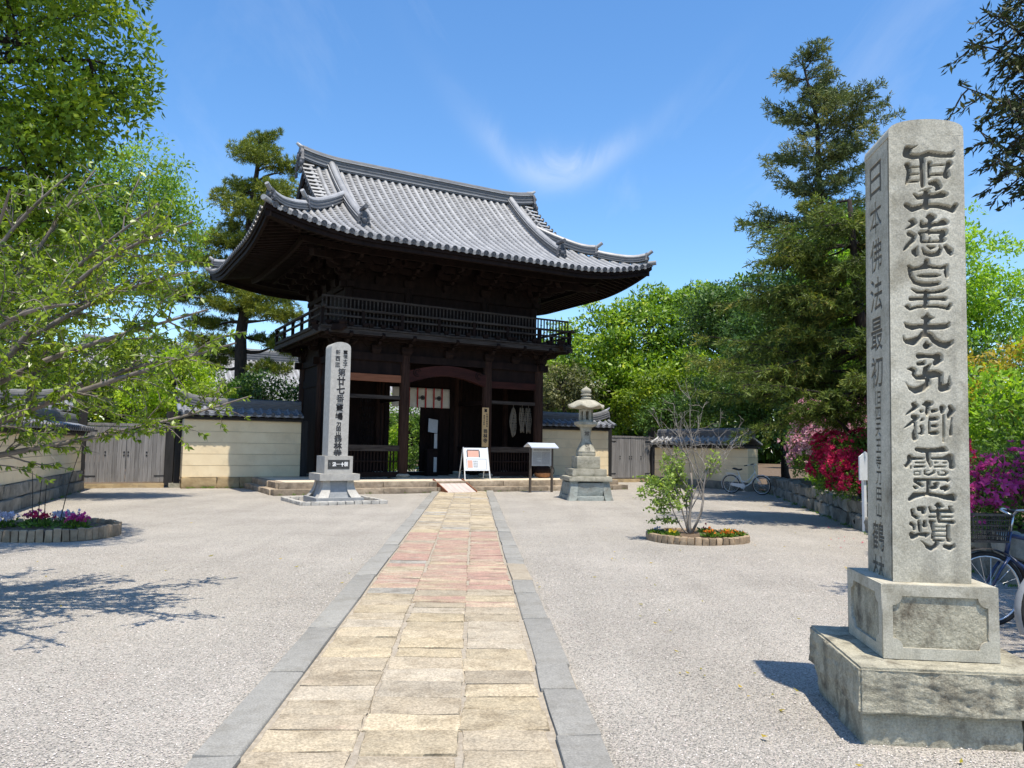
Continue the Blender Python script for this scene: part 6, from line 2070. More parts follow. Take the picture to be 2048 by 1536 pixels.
def conifer_sprays(veg, wood, start, end, n_side, side_len, needle, g, droop=.25, r0=.03, width=.16, dens=1.0, wsp=.35):
    """one bough with side twigs, each clothed in short scale-leaf sprays"""
    bp = bez(start, end, -.02, 8, g, .04)
    wood.tube(bp, [max(.005, r0*(1-.85*i/8)) for i in range(9)], 5, False)
    bp = np.array(bp); ax = bp[-1]-bp[0]; Lb = np.linalg.norm(ax); ax /= Lb
    sd = np.cross(ax, [0, 0, 1.0]); sd /= np.linalg.norm(sd)+1e-6
    P = []; D = []
    for k in range(n_side):
        t = .22+.78*(k+g.random())/n_side; i = t*8; i0 = min(7, int(i)); o = bp[i0]*(1-(i-i0))+bp[i0+1]*(i-i0)
        s = (-1)**k
        d = ax*(.55+.3*g.random())+sd*s*(.7+.4*g.random())+np.array([0, 0, g.normal()*.35])
        d /= np.linalg.norm(d)
        l = side_len*(1.15-.75*t)*(.6+.7*g.random())
        e = o+d*l+np.array([0, 0, -droop*l])
        tw = np.array(bez(o, e, .05, 4, g, .05))
        wood.tube(tw, [max(.004, r0*.22)]*3+[.004, .003], 4, False)
        m = max(4, int(dens*l/needle*4.2))
        tt = g.random(m)**.8*4; j0 = np.minimum(3, tt.astype(int)); f = (tt-j0)[:, None]
        pp = tw[j0]*(1-f)+tw[j0+1]*f
        dd = (d+np.array([0, 0, -droop*.6]))[None]*.8 + g.normal(size=(m, 3))*.62
        P.append(pp + g.normal(size=(m, 3))*needle*.18); D.append(dd)
    P = np.concatenate(P); D = np.concatenate(D)
    L = needle*(.6+.8*g.random(len(P)))
    veg.add(*leaves(P, D, L, L*wsp, .1, g))

# ------------------------------------------------------------------ trees
# black pine behind the left wall: stepped needle pads on a tall trunk
def build_pine():
    g = np.random.default_rng(77)
    b0 = np.array([-12.9, 36.2, 0.0])
    T = empty('pine_tree', b0, 0, 'tall black pine with layered needle pads behind the left wall', 'tree')
    wood = MB(); veg = Veg()
    path = [(-12.9, 36.2, 0), (-12.75, 36.2, 3.7), (-12.85, 36.1, 6.5), (-12.6, 36.2, 9), (-12.75, 36.3, 12), (-12.45, 36.2, 14.5), (-12.35, 36.2, 16.2)]
    pts = []
    for a, b in zip(path, path[1:]):
        for k in range(4): pts.append(np.array(a)*(1-k/4)+np.array(b)*k/4-b0)
    pts.append(np.array(path[-1])-b0)
    wood.tube(pts, [.36*(1-.85*i/(len(pts)-1)) for i in range(len(pts))], 10)
    pads = [(-12.35, 16.2, .75, .38), (-11.75, 16.45, .4, .22), (-12.8, 15.4, 1.0, .5), (-11.9, 15.0, 1.15, .5), (-10.35, 14.7, .5, .24), (-11.0, 14.55, .6, .25), (-13.4, 14.0, .95, .45),
            (-12.2, 13.7, 1.4, .55), (-13.7, 13.05, .8, .4), (-10.9, 13.2, 1.0, .45), (-12.3, 12.4, 1.45, .5), (-13.6, 12.0, 1.0, .4), (-11.0, 11.9, 1.1, .4), (-13.9, 11.0, 1.5, .42),
            (-14.7, 10.1, 1.3, .38), (-12.4, 10.9, 1.2, .4), (-11.4, 10.2, 1.3, .4), (-15.9, 8.5, 1.55, .42), (-13.8, 8.95, 1.5, .42), (-13.2, 7.9, 1.5, .36), (-14.8, 7.3, 1.2, .36),
            (-11.6, 8.3, 1.4, .4), (-10.9, 7.5, 1.3, .36), (-15.8, 6.7, 1.2, .36), (-11.9, 6.6, .9, .3), (-10.6, 6.1, 1.1, .32), (-13.9, 5.9, .8, .3), (-11.2, 5.0, 1.0, .3), (-14.6, 5.4, 1.0, .34), (-12.8, 9.7, 1.2, .4)]
    for (x, z, w, h) in pads:
        y = 36.2 + g.normal()*.7*min(1.2, w)
        c = np.array([x, y, z-.1])-b0
        st = min(pts, key=lambda p: abs(p[2]-(c[2]-.35)))
        wood.tube(bez(st, c-np.array([0, 0, h*.6]), .02, 6, g, .06), [.11*min(1, w), .09*min(1, w), .07, .055, .04, .03, .015], 5, False)
        w, h = w*1.06, h*.82
        m = int(105*w*w+45*w)
        q = g.normal(size=(m, 3)); q /= np.linalg.norm(q, axis=1, keepdims=True)
        q *= (g.random((m, 1))**.4)
        tuft = c + q*np.array([w, w*.95, h]) 
        tuft[:, 2] += .10*np.sin(tuft[:, 0]*5)+.08*np.sin(tuft[:, 1]*6)
        k = 16
        P = np.repeat(tuft, k, 0)
        D = g.normal(size=(m*k, 3))*.75 + np.array([0, 0, .55]) + np.repeat(q, k, 0)*.4
        L = .16+.12*g.random(m*k)
        veg.add(*leaves(P, D, L, .022+.014*g.random(m*k), .0, g))
    wood.build('trunk', M['bark_dark'], T, True); veg.obj('crown', M['lf_pine'], T)
build_pine()

broad_tree('camphor_tree', 'broad dome of bright green camphor behind the right wall', 'tree', (8.6, 42, 0), [(8.6, 42, 0), (8.5, 42, 3), (8.8, 42, 6.5)],
           [(10.3, 42.5, 8.3, 2.7, 2.4, 2.7, 3), (7.2, 41.8, 7.6, 2.4, 2.2, 2.4, 2.4), (4.6, 41, 6.6, 2.1, 2, 2.3, 2), (2.9, 40.5, 5.9, 1.4, 1.5, 2.0, 1.2), (13.2, 42.5, 7.9, 2.3, 2.2, 2.9, 2.2), (8.2, 40.2, 5.0, 2.9, 1.6, 1.8, 2), (11.8, 40.5, 5.2, 2.6, 1.6, 1.8, 1.8), (5.0, 39.6, 4.3, 2.0, 1.4, 1.5, 1.2)],
           330, 150, .25, .55, 'lf_camphor', 'bark_dark', 5, tr=.42, shell=.68, flat=.42)
broad_tree('broadleaf_tree', 'dull green tree under the camphor, left of the plank door', 'tree', (8.0, 37.6, 0), [(8.0, 37.6, 0), (7.8, 37.5, 2.6), (7.6, 37.6, 4.2)],
           [(7.0, 37.4, 4.0, 1.7, 1.2, 1.3, 2), (9.2, 37.4, 4.3, 1.7, 1.2, 1.4, 2), (10.9, 37.2, 3.6, 1.4, 1.1, 1.4, 1.3)], 95, 105, .21, .44, 'lf_oak', 'bark_dark', 16, tr=.20, shell=.5)
broad_tree('gnarled_tree', 'small gnarled grey-olive tree beside the gate at right', 'tree', (2.7, 38.5, 0), [(2.7, 38.5, 0), (2.9, 38.4, 2.2), (2.5, 38.5, 4.0)],
           [(2.4, 38.3, 4.6, 1.3, 1.0, 1.1, 2), (3.6, 38.4, 4.0, 1.1, .9, 1.1, 1.4), (1.6, 38.4, 3.5, .9, .8, .9, 1)], 150, 36, .17, .30, 'lf_olive', 'bark', 6, tr=.22, shell=.3)
broad_tree('light_green_tree', 'airy light green tree rising behind the left side wall', 'tree', (-12.6, 20.0, 0), [(-12.6, 20.0, 0), (-12.4, 19.9, 3), (-11.4, 19.7, 5.6)],
           [(-9.75, 19.2, 7.8, 1.25, 1.1, 1.4, 2.4), (-8.75, 19.2, 7.0, .85, .9, 1.05, 1.3), (-10.9, 19.2, 6.9, 1.2, 1.1, 1.5, 2), (-9.9, 19.0, 5.6, 1.35, 1.1, 1.0, 1.6), (-11.9, 19, 6.0, 1.1, 1.0, 1.4, 1.5)],
           470, 48, .105, .25, 'lf_light', 'bark', 7, tr=.17, shell=.3, droop=-.35, flat=.75)
broad_tree('maple_tree', 'small yellow-green maple peering over the far left plank door', 'tree', (-12.3, 28.2, 0), [(-12.3, 28.2, 0), (-12.2, 28.1, 1.6), (-12.0, 28.2, 3)],
           [(-12.3, 28.0, 3.6, 1.3, 1.0, 1.2, 2), (-11.1, 28.2, 3.0, .9, .9, 1.1, 1.2), (-13.5, 28, 2.9, .9, .8, .8, 1)], 240, 36, .13, .26, 'lf_maple', 'bark_dark', 8, tr=.10, shell=.4, flat=.4)
broad_tree('broadleaf_tree', 'dark evergreen between the maple and the pine trunk', 'tree', (-10.4, 33.4, 0), [(-10.4, 33.4, 0), (-10.4, 33.4, 1.5), (-10.3, 33.4, 3)],
           [(-10.9, 33.2, 3.2, 1.6, 1.1, 1.3, 2), (-9.3, 33.4, 2.7, 1.3, 1, 1.0, 1.2)], 170, 40, .17, .32, 'lf_dark', 'bark_dark', 9, tr=.12)
broad_tree('broadleaf_tree', 'big evergreen overhanging the upper left corner', 'tree', (-9.6, 10.9, 0), [(-9.6, 10.9, 0), (-9.4, 10.8, 2.5), (-8.8, 10.7, 5.2), (-8.3, 10.6, 7.5)],
           [(-7.0, 10.4, 7.0, 1.2, 1.2, 1.3, 2.4), (-6.0, 10.4, 6.8, .75, .8, .95, 1.1), (-6.2, 10.2, 5.9, .5, .7, .5, .7), (-7.5, 10.7, 5.5, 1.0, 1.1, 1.0, 1.4), (-8.2, 10.5, 8.8, 1.9, 1.8, 1.4, 2.2), (-6.55, 10.4, 8.2, .9, 1.1, .9, .9), (-7.3, 10.8, 4.4, .8, .9, .6, .8), (-5.9, 9.0, 9.2, 1.3, 1.2, .8, 1.2), (-6.9, 10.5, 4.5, .8, .8, .7, 1), (-7.6, 10.5, 3.6, .8, .8, .7, .8), (-6.2, 10.3, 5.3, .5, .6, .4, .5)],
           320, 92, .11, .27, 'lf_oak', 'bark_dark', 10, tr=.24, shell=.35, droop=-.3, limb_r=.3, flat=.7)
broad_tree('broadleaf_tree', 'mid green tree behind the left side wall', 'tree', (-14.4, 18.5, 0), [(-14.4, 18.5, 0), (-14.2, 18.4, 3), (-13.5, 18.4, 5.5)],
           [(-12.5, 18.3, 6.3, 1.6, 1.3, 1.7, 2), (-13.6, 18.2, 4.3, 1.5, 1.2, 1.4, 1.6), (-11.6, 18.4, 4.7, 1.0, 1, 1.2, .9)], 230, 46, .13, .28, 'lf_oak', 'bark_dark', 21, tr=.2, shell=.35, droop=-.3)
broad_tree('broadleaf_tree', 'fresh yellow-green tree behind the tall pillar', 'tree', (12.2, 21.5, .4), [(12.2, 21.5, .4), (12.1, 21.4, 2.5), (11.8, 21.4, 5)],
           [(11.6, 21.3, 6.7, 1.9, 1.5, 1.7, 2.2), (9.6, 21.3, 6.2, 1.3, 1.2, 1.6, 1.4), (13.6, 21.2, 5.6, 1.8, 1.4, 1.7, 1.6), (12.6, 21, 4.2, 1.8, 1.3, 1.2, 1.3), (10.3, 21.2, 4.5, 1.1, 1, 1.3, .9)],
           260, 95, .14, .36, 'lf_yellow', 'bark', 11, tr=.18, shell=.4, flat=.4)
broad_tree('maple_tree', 'amber-tinged young maple at the right edge', 'tree', (12.3, 15.2, .5), [(12.3, 15.2, .5), (11.6, 15.2, 1.6), (10.8, 15.2, 2.8)],
           [(9.9, 15.1, 3.2, 1.0, .9, .55, 1.4), (10.9, 15.1, 2.6, 1.0, .9, .6, 1.2), (9.4, 15.2, 2.5, .6, .7, .4, .6)], 110, 30, .11, .22, 'lf_rust', 'bark', 12, tr=.07, flat=.3, shell=.3)
broad_tree('broadleaf_tree', 'dark understorey tree behind the right low wall', 'tree', (11.2, 31.5, 0), [(11.2, 31.5, 0), (11.0, 31.4, 2.4), (10.8, 31.4, 4)],
           [(8.6, 32.5, 3.9, 1.6, 1.1, 1.3, 1.6), (10.6, 31.4, 3.7, 1.7, 1.2, 1.5, 2), (12.4, 31, 4.4, 1.8, 1.2, 1.7, 2), (9.6, 31.5, 2.6, 1.5, 1, .9, 1)], 150, 85, .18, .42, 'lf_dark', 'bark_dark', 13, tr=.17, shell=.4)
broad_tree('broadleaf_tree', 'thin dark-trunked tree beside the right low wall', 'tree', (8.2, 35.6, 0), [(8.2, 35.6, 0), (7.8, 35.6, 2.5), (7.5, 35.6, 4.2)],
           [(6.8, 35.5, 3.0, 1.0, .9, .8, 1), (8.1, 35.4, 3.3, 1.2, .9, .9, 1.2)], 90, 34, .17, .3, 'lf_dark', 'bark_dark', 26, tr=.10, shell=.3)
broad_tree('broadleaf_tree', 'dark evergreen hedge mass on the bank behind the bicycle', 'tree', (11.2, 25.2, .4), [(11.2, 25.2, .4), (11.2, 25.2, 1.6), (11, 25.2, 2.6)],
           [(10.2, 25, 2.1, 1.3, 1.1, 1.5, 1.6), (12.0, 25, 2.6, 1.5, 1.2, 2.0, 1.8), (9.9, 23.4, 1.6, .9, .9, .9, .9), (10.3, 26.6, 4.6, 1.4, 1.2, 1.8, 1.6), (11.6, 26, 6.2, 1.5, 1.3, 1.8, 1.6)], 360, 40, .15, .3, 'lf_dark', 'bark_dark', 27, tr=.10, shell=.4)

broad_tree('broadleaf_tree', 'tall dark evergreen shading the low wall and its coping', 'tree', (11.6, 29.4, 0), [(11.6, 29.4, 0), (11.4, 29.3, 3), (10.8, 29.2, 6)],
           [(8.5, 29.0, 6.3, 1.3, 1.2, 1.2, 1.5), (10.2, 28.9, 7.2, 1.7, 1.4, 1.5, 2), (11.9, 28.7, 6.0, 1.6, 1.3, 1.7, 1.8), (9.4, 28.6, 4.9, 1.2, 1.1, .9, 1.1), (12.8, 28.5, 4.0, 1.4, 1.2, 1.4, 1.2), (7.4, 30.2, 6.2, 1.1, 1.0, .8, 1), (8.6, 27.6, 6.0, 1.0, 1.0, .8, 1), (7.9, 28.9, 6.9, 1.2, 1.2, .8, 1.2)], 270, 85, .16, .40, 'lf_dark', 'bark_dark', 28, tr=.2, shell=.35, flat=.45)
broad_tree('broadleaf_tree', 'evergreen whose shade falls on the bicycles at the right edge', 'tree', (9.2, 4.8, .5), [(9.2, 4.8, .5), (9.0, 4.9, 3), (8.4, 5.0, 5.5)],
           [(6.0, 4.4, 6.3, 1.2, 1.3, .8, 1.5), (7.3, 5.6, 6.9, 1.4, 1.3, .9, 1.6), (5.75, 5.9, 5.7, .75, .9, .5, 1), (6.7, 7.2, 6.7, 1.1, 1.1, .8, 1.2), (6.2, 3.0, 6.6, 1.1, 1.1, .8, 1)], 150, 70, .12, .34, 'lf_dark', 'bark_dark', 29, tr=.22, shell=.2, flat=.4)

broad_tree('broadleaf_tree', 'deep green tree filling the gap between cedar and pillar', 'tree', (10.4, 22.9, .45), [(10.4, 22.9, .45), (10.2, 22.8, 3), (9.8, 22.8, 5.5)],
           [(9.5, 22.6, 7.2, 1.4, 1.2, 1.5, 1.8), (8.3, 22.6, 5.6, 1.4, 1.2, 1.5, 1.8), (10.7, 22.5, 5.9, 1.4, 1.2, 1.6, 1.7), (9.3, 22.4, 4.2, 1.6, 1.1, 1.2, 1.5), (7.2, 22.8, 4.4, 1.0, 1.0, 1.1, 1)], 210, 90, .14, .36, 'lf_dark', 'bark_dark', 30, tr=.18, shell=.35, flat=.45)

broad_tree('broadleaf_tree', 'mid green tree hiding the hall behind the far left door', 'tree', (-17.4, 34.0, 0), [(-17.4, 34.0, 0), (-17.3, 34, 2), (-17.0, 34, 4)],
           [(-16.4, 33.8, 4.9, 1.8, 1.3, 1.5, 1.8), (-18.6, 33.8, 4.6, 1.8, 1.3, 1.7, 1.8), (-14.6, 33.8, 3.9, 1.3, 1.1, 1.2, 1.1), (-20.6, 33.8, 3.6, 1.6, 1.2, 1.6, 1.2), (-17.4, 33.6, 2.6, 2.0, 1.1, 1.2, 1)], 170, 80, .19, .42, 'lf_oak', 'bark_dark', 33, tr=.2, shell=.4, flat=.45)

def build_cedar():
    g = np.random.default_rng(41)
    b0 = np.array([7.95, 16.5, .45])
    T = empty('cedar_tree', b0, 0, 'dark olive cedar with drooping sprays behind the azaleas', 'tree')
    wood = MB(); veg = Veg()
    path = [(7.95, 16.5, .35), (7.75, 16.4, 2.4), (7.4, 16.3, 4.5), (7.2, 16.2, 6.9)]
    pts = []
    for a, b in zip(path, path[1:]):
        for k in range(5): pts.append(np.array(a)*(1-k/5)+np.array(b)*k/5-b0)
    pts.append(np.array(path[-1])-b0)
    wood.tube(pts, [.23*(1-.8*i/(len(pts)-1)) for i in range(len(pts))], 10)
    for k in range(92):
        t = .36+.64*k/91
        i = min(len(pts)-1, int(t*(len(pts)-1))); st = pts[i]
        ang = g.random()*6.283
        ln = (2.9-1.75*t)*(.35+.85*g.random())
        d = np.array([math.cos(ang)*1.15-.35, math.sin(ang)*.8, 0])
        if d[0] < -.5: ln *= 1.25
        e = st+d*ln+np.array([0, 0, ln*(.22-.55*g.random())])
        conifer_sprays(veg, wood, st, e, int(11+ln*9), .62, .11, g, droop=.4, r0=.028, dens=3.0, wsp=.19)
    # low bare limb reaching left over the pink azalea
    wood.tube(bez((-.05, 0, 1.0), (-1.15, -.3, 1.75), -.05, 6, g, .03), [.07, .06, .05, .045, .04, .03, .02], 6)
    wood.build('trunk', M['bark_dark'], T, True); veg.obj('crown', M['lf_cedar'], T)
build_cedar()

def build_juniper():
    g = np.random.default_rng(42)
    b0 = np.array([9.9, 24.3, .4])
    T = empty('juniper_tree', b0, 0, 'tall open-topped juniper standing above the cedar', 'tree')
    wood = MB(); veg = Veg()
    path = [(9.9, 24.3, .4), (9.9, 24.3, 5), (9.8, 24.2, 9.5), (9.75, 24.2, 12.2), (9.3, 24.2, 14.2)]
    pts = []
    for a, b in zip(path, path[1:]):
        for k in range(6): pts.append(np.array(a)*(1-k/6)+np.array(b)*k/6-b0)
    pts.append(np.array(path[-1])-b0)
    wood.tube(pts, [.17*(1-.85*i/(len(pts)-1)) for i in range(len(pts))], 9)
    for k in range(104):
        z = 5.0+9.0*(k/103)
        st = min(pts, key=lambda p: abs(p[2]-(z-b0[2])))
        ang = g.random()*6.283
        w = 2.3 if z < 9 else (2.35 if z < 12.6 else 1.1)
        ln = w*(.40+.68*g.random())
        if z > 9 and g.random() < .06: continue
        e = st+np.array([math.cos(ang)*1.0, math.sin(ang)*.9, 0])*ln+np.array([0, 0, ln*(.05+.5*g.random())])
        conifer_sprays(veg, wood, st, e, int(8+ln*7), .58, .14, g, droop=.05, r0=.022, dens=2.7, wsp=.22)
    wood.build('trunk', M['bark_dark'], T, True); veg.obj('crown', M['lf_juniper'], T)
build_juniper()

def build_overhang():
    g = np.random.default_rng(43)
    b0 = np.array([8.6, 9.0, .5])
    T = empty('cypress_tree', b0, 0, 'dark cypress boughs drooping into the upper right corner', 'tree')
    wood = MB(); veg = Veg()
    path = [(8.6, 9.0, .4), (8.5, 9.0, 3), (8.4, 8.9, 6), (8.3, 8.9, 9.5)]
    pts = []
    for a, b in zip(path, path[1:]):
        for k in range(5): pts.append(np.array(a)*(1-k/5)+np.array(b)*k/5-b0)
    pts.append(np.array(path[-1])-b0)
    wood.tube(pts, [.24*(1-.7*i/(len(pts)-1)) for i in range(len(pts))], 9)
    ends = [((5.1, 7.8, 5.25), .5), ((5.35, 8.1, 5.85), .5), ((5.7, 7.9, 5.0), .5), ((5.2, 8.0, 6.3), .5), ((5.6, 8.0, 6.7), .5), ((4.75, 8.0, 5.45), .5), ((5.0, 8.1, 5.0), .55), ((5.05, 7.9, 4.62), .45), ((4.95, 8.2, 6.05), .5), ((5.3, 8.0, 4.9), .6), ((5.45, 8.2, 5.5), .6), ((5.5, 7.9, 6.1), .6), ((5.6, 8.1, 4.7), .5), ((5.2, 8.3, 6.5), .45), ((5.9, 8.0, 5.3), .6), ((5.8, 8.2, 6.4), .6),
            ((6.6, 8.2, 5.6), .6), ((6.8, 8.6, 6.6), .6), ((6.4, 9.6, 7.4), .6), ((7.0, 10.4, 6.5), .6), ((6.5, 8.4, 7.5), .6), ((9.6, 8.6, 6.4), .6), ((9.8, 9.6, 5.4), .6), ((7.4, 10.5, 8.2), .6), ((5.3, 5.2, 5.2), .7), ((5.6, 4.4, 5.8), .7), ((6.0, 5.8, 5.0), .7), ((6.6, 5.0, 5.6), .7), ((5.0, 6.0, 5.6), .6), ((6.2, 6.6, 6.2), .7), ((7.0, 6.4, 5.2), .7), ((5.4, 3.6, 5.2), .7), ((6.4, 3.8, 6.4), .7), ((7.2, 4.6, 7.0), .7), ((7.6, 6, 7.4), .7), ((5.8, 5.4, 6.6), .7)]
    for e, sl in ends:
        if e[0] < 6 and e[1] > 7.5: e = (e[0]*.87, e[1]*.87, 1.5+(e[2]-1.5)*.87); sl *= .9
        e = np.array(e)-b0
        st = min(pts, key=lambda p: abs(p[2]-(e[2]-.25)))
        conifer_sprays(veg, wood, st, e, 40, sl*1.1, .075, g, droop=.85, r0=.035, dens=2.1, wsp=.30)
    wood.build('trunk', M['bark_dark'], T, True); veg.obj('crown', M['lf_cypress'], T)
build_overhang()

# cherry: arching wands with sparse hanging leaves, trunk outside the left edge
def build_cherry():
    g = np.random.default_rng(51)
    b0 = np.array([-6.1, 6.6, 0.0])
    T = empty('cherry_tree', b0, 0, 'young-leafed cherry with arching bare wands across the left side', 'tree')
    wood = MB(); veg = Veg()
    fork = np.array([-5.5, 6.65, 1.12])
    wood.tube(bez((0, 0, 0), fork-b0, .0, 5, g, .04), [.17, .15, .135, .125, .115, .11], 9)
    tips = [(-3.05, 8.9, 2.02, .02), (-3.3, 8.2, 2.45, .05), (-3.15, 8.7, 2.62, .06), (-3.6, 9.0, 3.05, .06), (-3.45, 8.3, 3.35, .08), (-3.75, 8.8, 4.05, .06), (-3.95, 8.2, 3.75, .08), (-4.3, 9.1, 4.35, .06), (-4.7, 8.4, 4.5, .06), (-5.2, 8.8, 4.6, .04), (-5.5, 8.2, 4.2, .03),
            (-4.5, 7.9, 2.9, .08), (-4.6, 9.2, 3.4, .08), (-5.1, 8.0, 3.5, .06), (-5.4, 8.6, 3.0, .06)]
    P = []; D = []
    def foliate(tw, dens, hang=.5):
        tw = np.array(tw); n = len(tw)-1
        L = np.linalg.norm(np.diff(tw, axis=0), axis=1).sum()
        m = int(L*dens)
        if m < 1: return
        t = (.12+.88*g.random(m))*n; j = np.minimum(n-1, t.astype(int)); f = (t-j)[:, None]
        p = tw[j]*(1-f)+tw[j+1]*f
        ax = tw[j+1]-tw[j]; ax = ax/np.linalg.norm(ax, axis=1, keepdims=True)
        # leaves sit in little whorls of three or four
        for q in range(4):
            keep = g.random(m) < .85
            d = ax*.5+g.normal(size=(m, 3))*.55+np.array([0, 0, -hang])
            P.append(p[keep]); D.append(d[keep])
    for (x, y, z, sag) in tips:
        f = .62+.36*g.random()
        e = np.array([x*f, y*f, 1.5+(z-1.5)*f])-b0
        br = bez(fork-b0, e, sag, 14, g, .025)
        wood.tube(br, [.036*(1-.86*i/14)+.003 for i in range(15)], 6, False)
        br = np.array(br); L = np.linalg.norm(e-(fork-b0)); ax = (br[-1]-br[0])/L
        foliate(br[7:], 5)
        for k in range(20):
            t = .25+.74*g.random(); i = int(t*13); o = br[i]
            d = ax+g.normal(size=3)*np.array([.55, .6, .5]); d /= np.linalg.norm(d)
            l = (.28+.6*g.random())*(1.15-.5*t)
            tw = bez(o, o+d*l+np.array([0, 0, -.05*l]), .05, 5, g, .04)
            wood.tube(tw, [.0085, .0075, .006, .005, .004, .003], 4, False)
            foliate(tw, 17)
            for q in range(2):
                o2 = np.array(tw[int(g.integers(1, 5))]); d2 = d+g.normal(size=3)*.6; d2 /= np.linalg.norm(d2)
                l2 = .15+.25*g.random(); t2 = bez(o2, o2+d2*l2, .03, 3, g, .04)
                wood.tube(t2, [.005, .004, .003, .002], 3, False); foliate(t2, 15)
    P = np.concatenate(P); D = np.concatenate(D)
    L = .045+.035*g.random(len(P))
    veg.add(*leaves(P, D, L, L*.38, .22, g))
    wood.build('trunk', M['bark_cherry'], T, True); veg.obj('crown', M['lf_cherry'], T)
build_cherry()

# ------------------------------------------------------------------ azaleas and shrubs
def azalea(name, label, base, lobes, nleaf, nbl, bmat, seed, leafL=.07, blL=.06, lmat='lf_azalea', group='azalea bushes in flower'):
    g = np.random.default_rng(seed)
    T = empty(name, base, 0, label, 'azalea', group)
    b0 = np.array(base, float); lv = Veg(); bl = Veg(); wood = MB()
    vol = np.array([l[3]*l[4]+l[3]*l[5] for l in lobes]); vol /= vol.sum()
    for l, w in zip(lobes, vol):
        c = np.array(l[:3])-b0; r_ = np.array(l[3:6])
        for k in range(5):
            q = g.normal(size=3)*.4; wood.tube(bez((g.normal()*.08, g.normal()*.08, 0), c+q*r_, .03, 4, g, .06), [.018, .015, .012, .009, .006], 5, False)
        def cloud(m, lo, zb):
            v = g.normal(size=(m, 3)); v /= np.linalg.norm(v, axis=1, keepdims=True)
            v[:, 2] = np.where(v[:, 2] < zb, -v[:, 2]*.6, v[:, 2])
            bump = 1+.10*np.sin(7*v[:, 0]+seed)+.10*np.sin(8*v[:, 1]+1)+.08*np.sin(9*v[:, 2]+2)
            return c+v*r_*(lo+(1.02-lo)*g.random((m, 1))**.5)*bump[:, None], v
        p, v = cloud(int(nleaf*w), .55, -.75)
        L = leafL*(.6+.8*g.random(len(p)))
        lv.add(*leaves(p, v*.7+g.normal(size=p.shape)*.6, L, L*.45, .2, g))
        nc = int(nbl*w)
        p, v = cloud(nc, .90, -.3)
        # blossoms in trusses of several funnel flowers, five petals each
        keep = (np.sin(p[:, 0]*4.1+seed)+np.sin(p[:, 1]*3.7+p[:, 2]*4.3)+g.normal(size=nc)*.9) > -.5
        p, v = p[keep], v[keep]; n = len(p)
        P = np.repeat(p, 5, 0)
        ref = g.normal(size=(n, 3)); s = np.cross(v, ref); s /= np.linalg.norm(s, axis=1, keepdims=True); t = np.cross(v, s)
        a = np.tile(np.arange(5)*2*math.pi/5, n)
        D = np.repeat(s, 5, 0)*np.cos(a)[:, None]+np.repeat(t, 5, 0)*np.sin(a)[:, None]+np.repeat(v, 5, 0)*.55
        L = np.repeat(blL*(.7+.6*g.random(n)), 5)
        bl.add(*leaves(P, D, L, L*.75, .1, g))
    wood.build('stems', M['bark'], T, True); lv.obj('foliage', M[lmat], T); bl.obj('blossom', M[bmat], T)
    return T
azalea('azalea_bush', 'tall azalea with pale pink and white blossom below the cedar', (8.9, 21.4, .5), [(8.5, 20.8, 1.8, 1.1, .9, 1.05), (9.5, 20.9, 2.1, 1.0, .8, .95), (8.0, 20.6, 1.3, .6, .6, .65)], 10000, 4200, 'bl_pink', 61, .075, .078)
azalea('azalea_bush', 'crimson azalea in front of the cedar trunk', (7.35, 15.9, .5), [(7.05, 16.1, 1.2, .80, .7, .72), (7.65, 15.8, 1.4, .5, .5, .58), (6.95, 15.6, .85, .5, .45, .38)], 9000, 2700, 'bl_red', 62, .065, .07)
azalea('azalea_bush', 'magenta azalea right of the tall pillar', (6.75, 10.2, .5), [(6.55, 10.1, 1.0, .70, .65, .62), (7.3, 10.0, 1.1, .6, .6, .6), (6.05, 9.9, .75, .35, .4, .35)], 10000, 1150, 'bl_magenta', 63, .055, .07)
azalea('azalea_bush', 'small red azalea peeping behind the tall pillar', (6.3, 11.4, .5), [(6.45, 11.6, 1.35, .45, .5, .45)], 3000, 700, 'bl_red', 64, .055, .065)
azalea('azalea_bush', 'sparse azalea with few crimson flowers at the foot of the bank', (6.75, 13.4, .5), [(6.95, 13.4, .8, .45, .5, .35)], 2600, 90, 'bl_red', 65, .06, .05)

def bush(name, label, base, lobes, n, L, mat, seed, group=None):
    g = np.random.default_rng(seed); T = empty(name, base, 0, label, 'shrub', group); b0 = np.array(base, float); lv = Veg(); wood = MB()
    vol = np.array([l[3]*l[5] for l in lobes]); vol /= vol.sum()
    for l, w in zip(lobes, vol):
        c = np.array(l[:3])-b0; r_ = np.array(l[3:6])
        for k in range(6): wood.tube(bez((g.normal()*.1, g.normal()*.1, 0), c+g.normal(size=3)*.45*r_, .03, 4, g, .06), [.02, .016, .012, .009, .006], 5, False)
        m = int(n*w); v = g.normal(size=(m, 3)); v /= np.linalg.norm(v, axis=1, keepdims=True)
        bump = 1+.14*np.sin(5*v[:, 0]+seed)+.14*np.sin(6*v[:, 1]+1)+.12*np.sin(7*v[:, 2]+2)
        p = c+v*r_*(.4+.6*g.random((m, 1))**.5)*bump[:, None]; p[:, 2] = np.maximum(p[:, 2], .02)
        ls = L*(.6+.8*g.random(m)); lv.add(*leaves(p, v*.6+g.normal(size=p.shape)*.6, ls, ls*.45, .2, g))
    wood.build('stems', M['bark_dark'], T, True); lv.obj('foliage', M[mat], T)
bush('evergreen_shrub', 'lime green shrub beside the crimson azalea', (7.9, 19.4, .5), [(8.0, 19.4, .95, .5, .5, .5), (8.7, 19.6, 1.0, .6, .6, .5)], 4200, .10, 'lf_yellow', 71)
bush('evergreen_shrub', 'dark shrub filling the bank behind the magenta azalea', (9.2, 12.4, .5), [(8.8, 12.6, 1.4, 1.3, 1.1, 1.1), (10.2, 12.2, 1.8, 1.4, 1.2, 1.4)], 9000, .10, 'lf_azalea', 72)
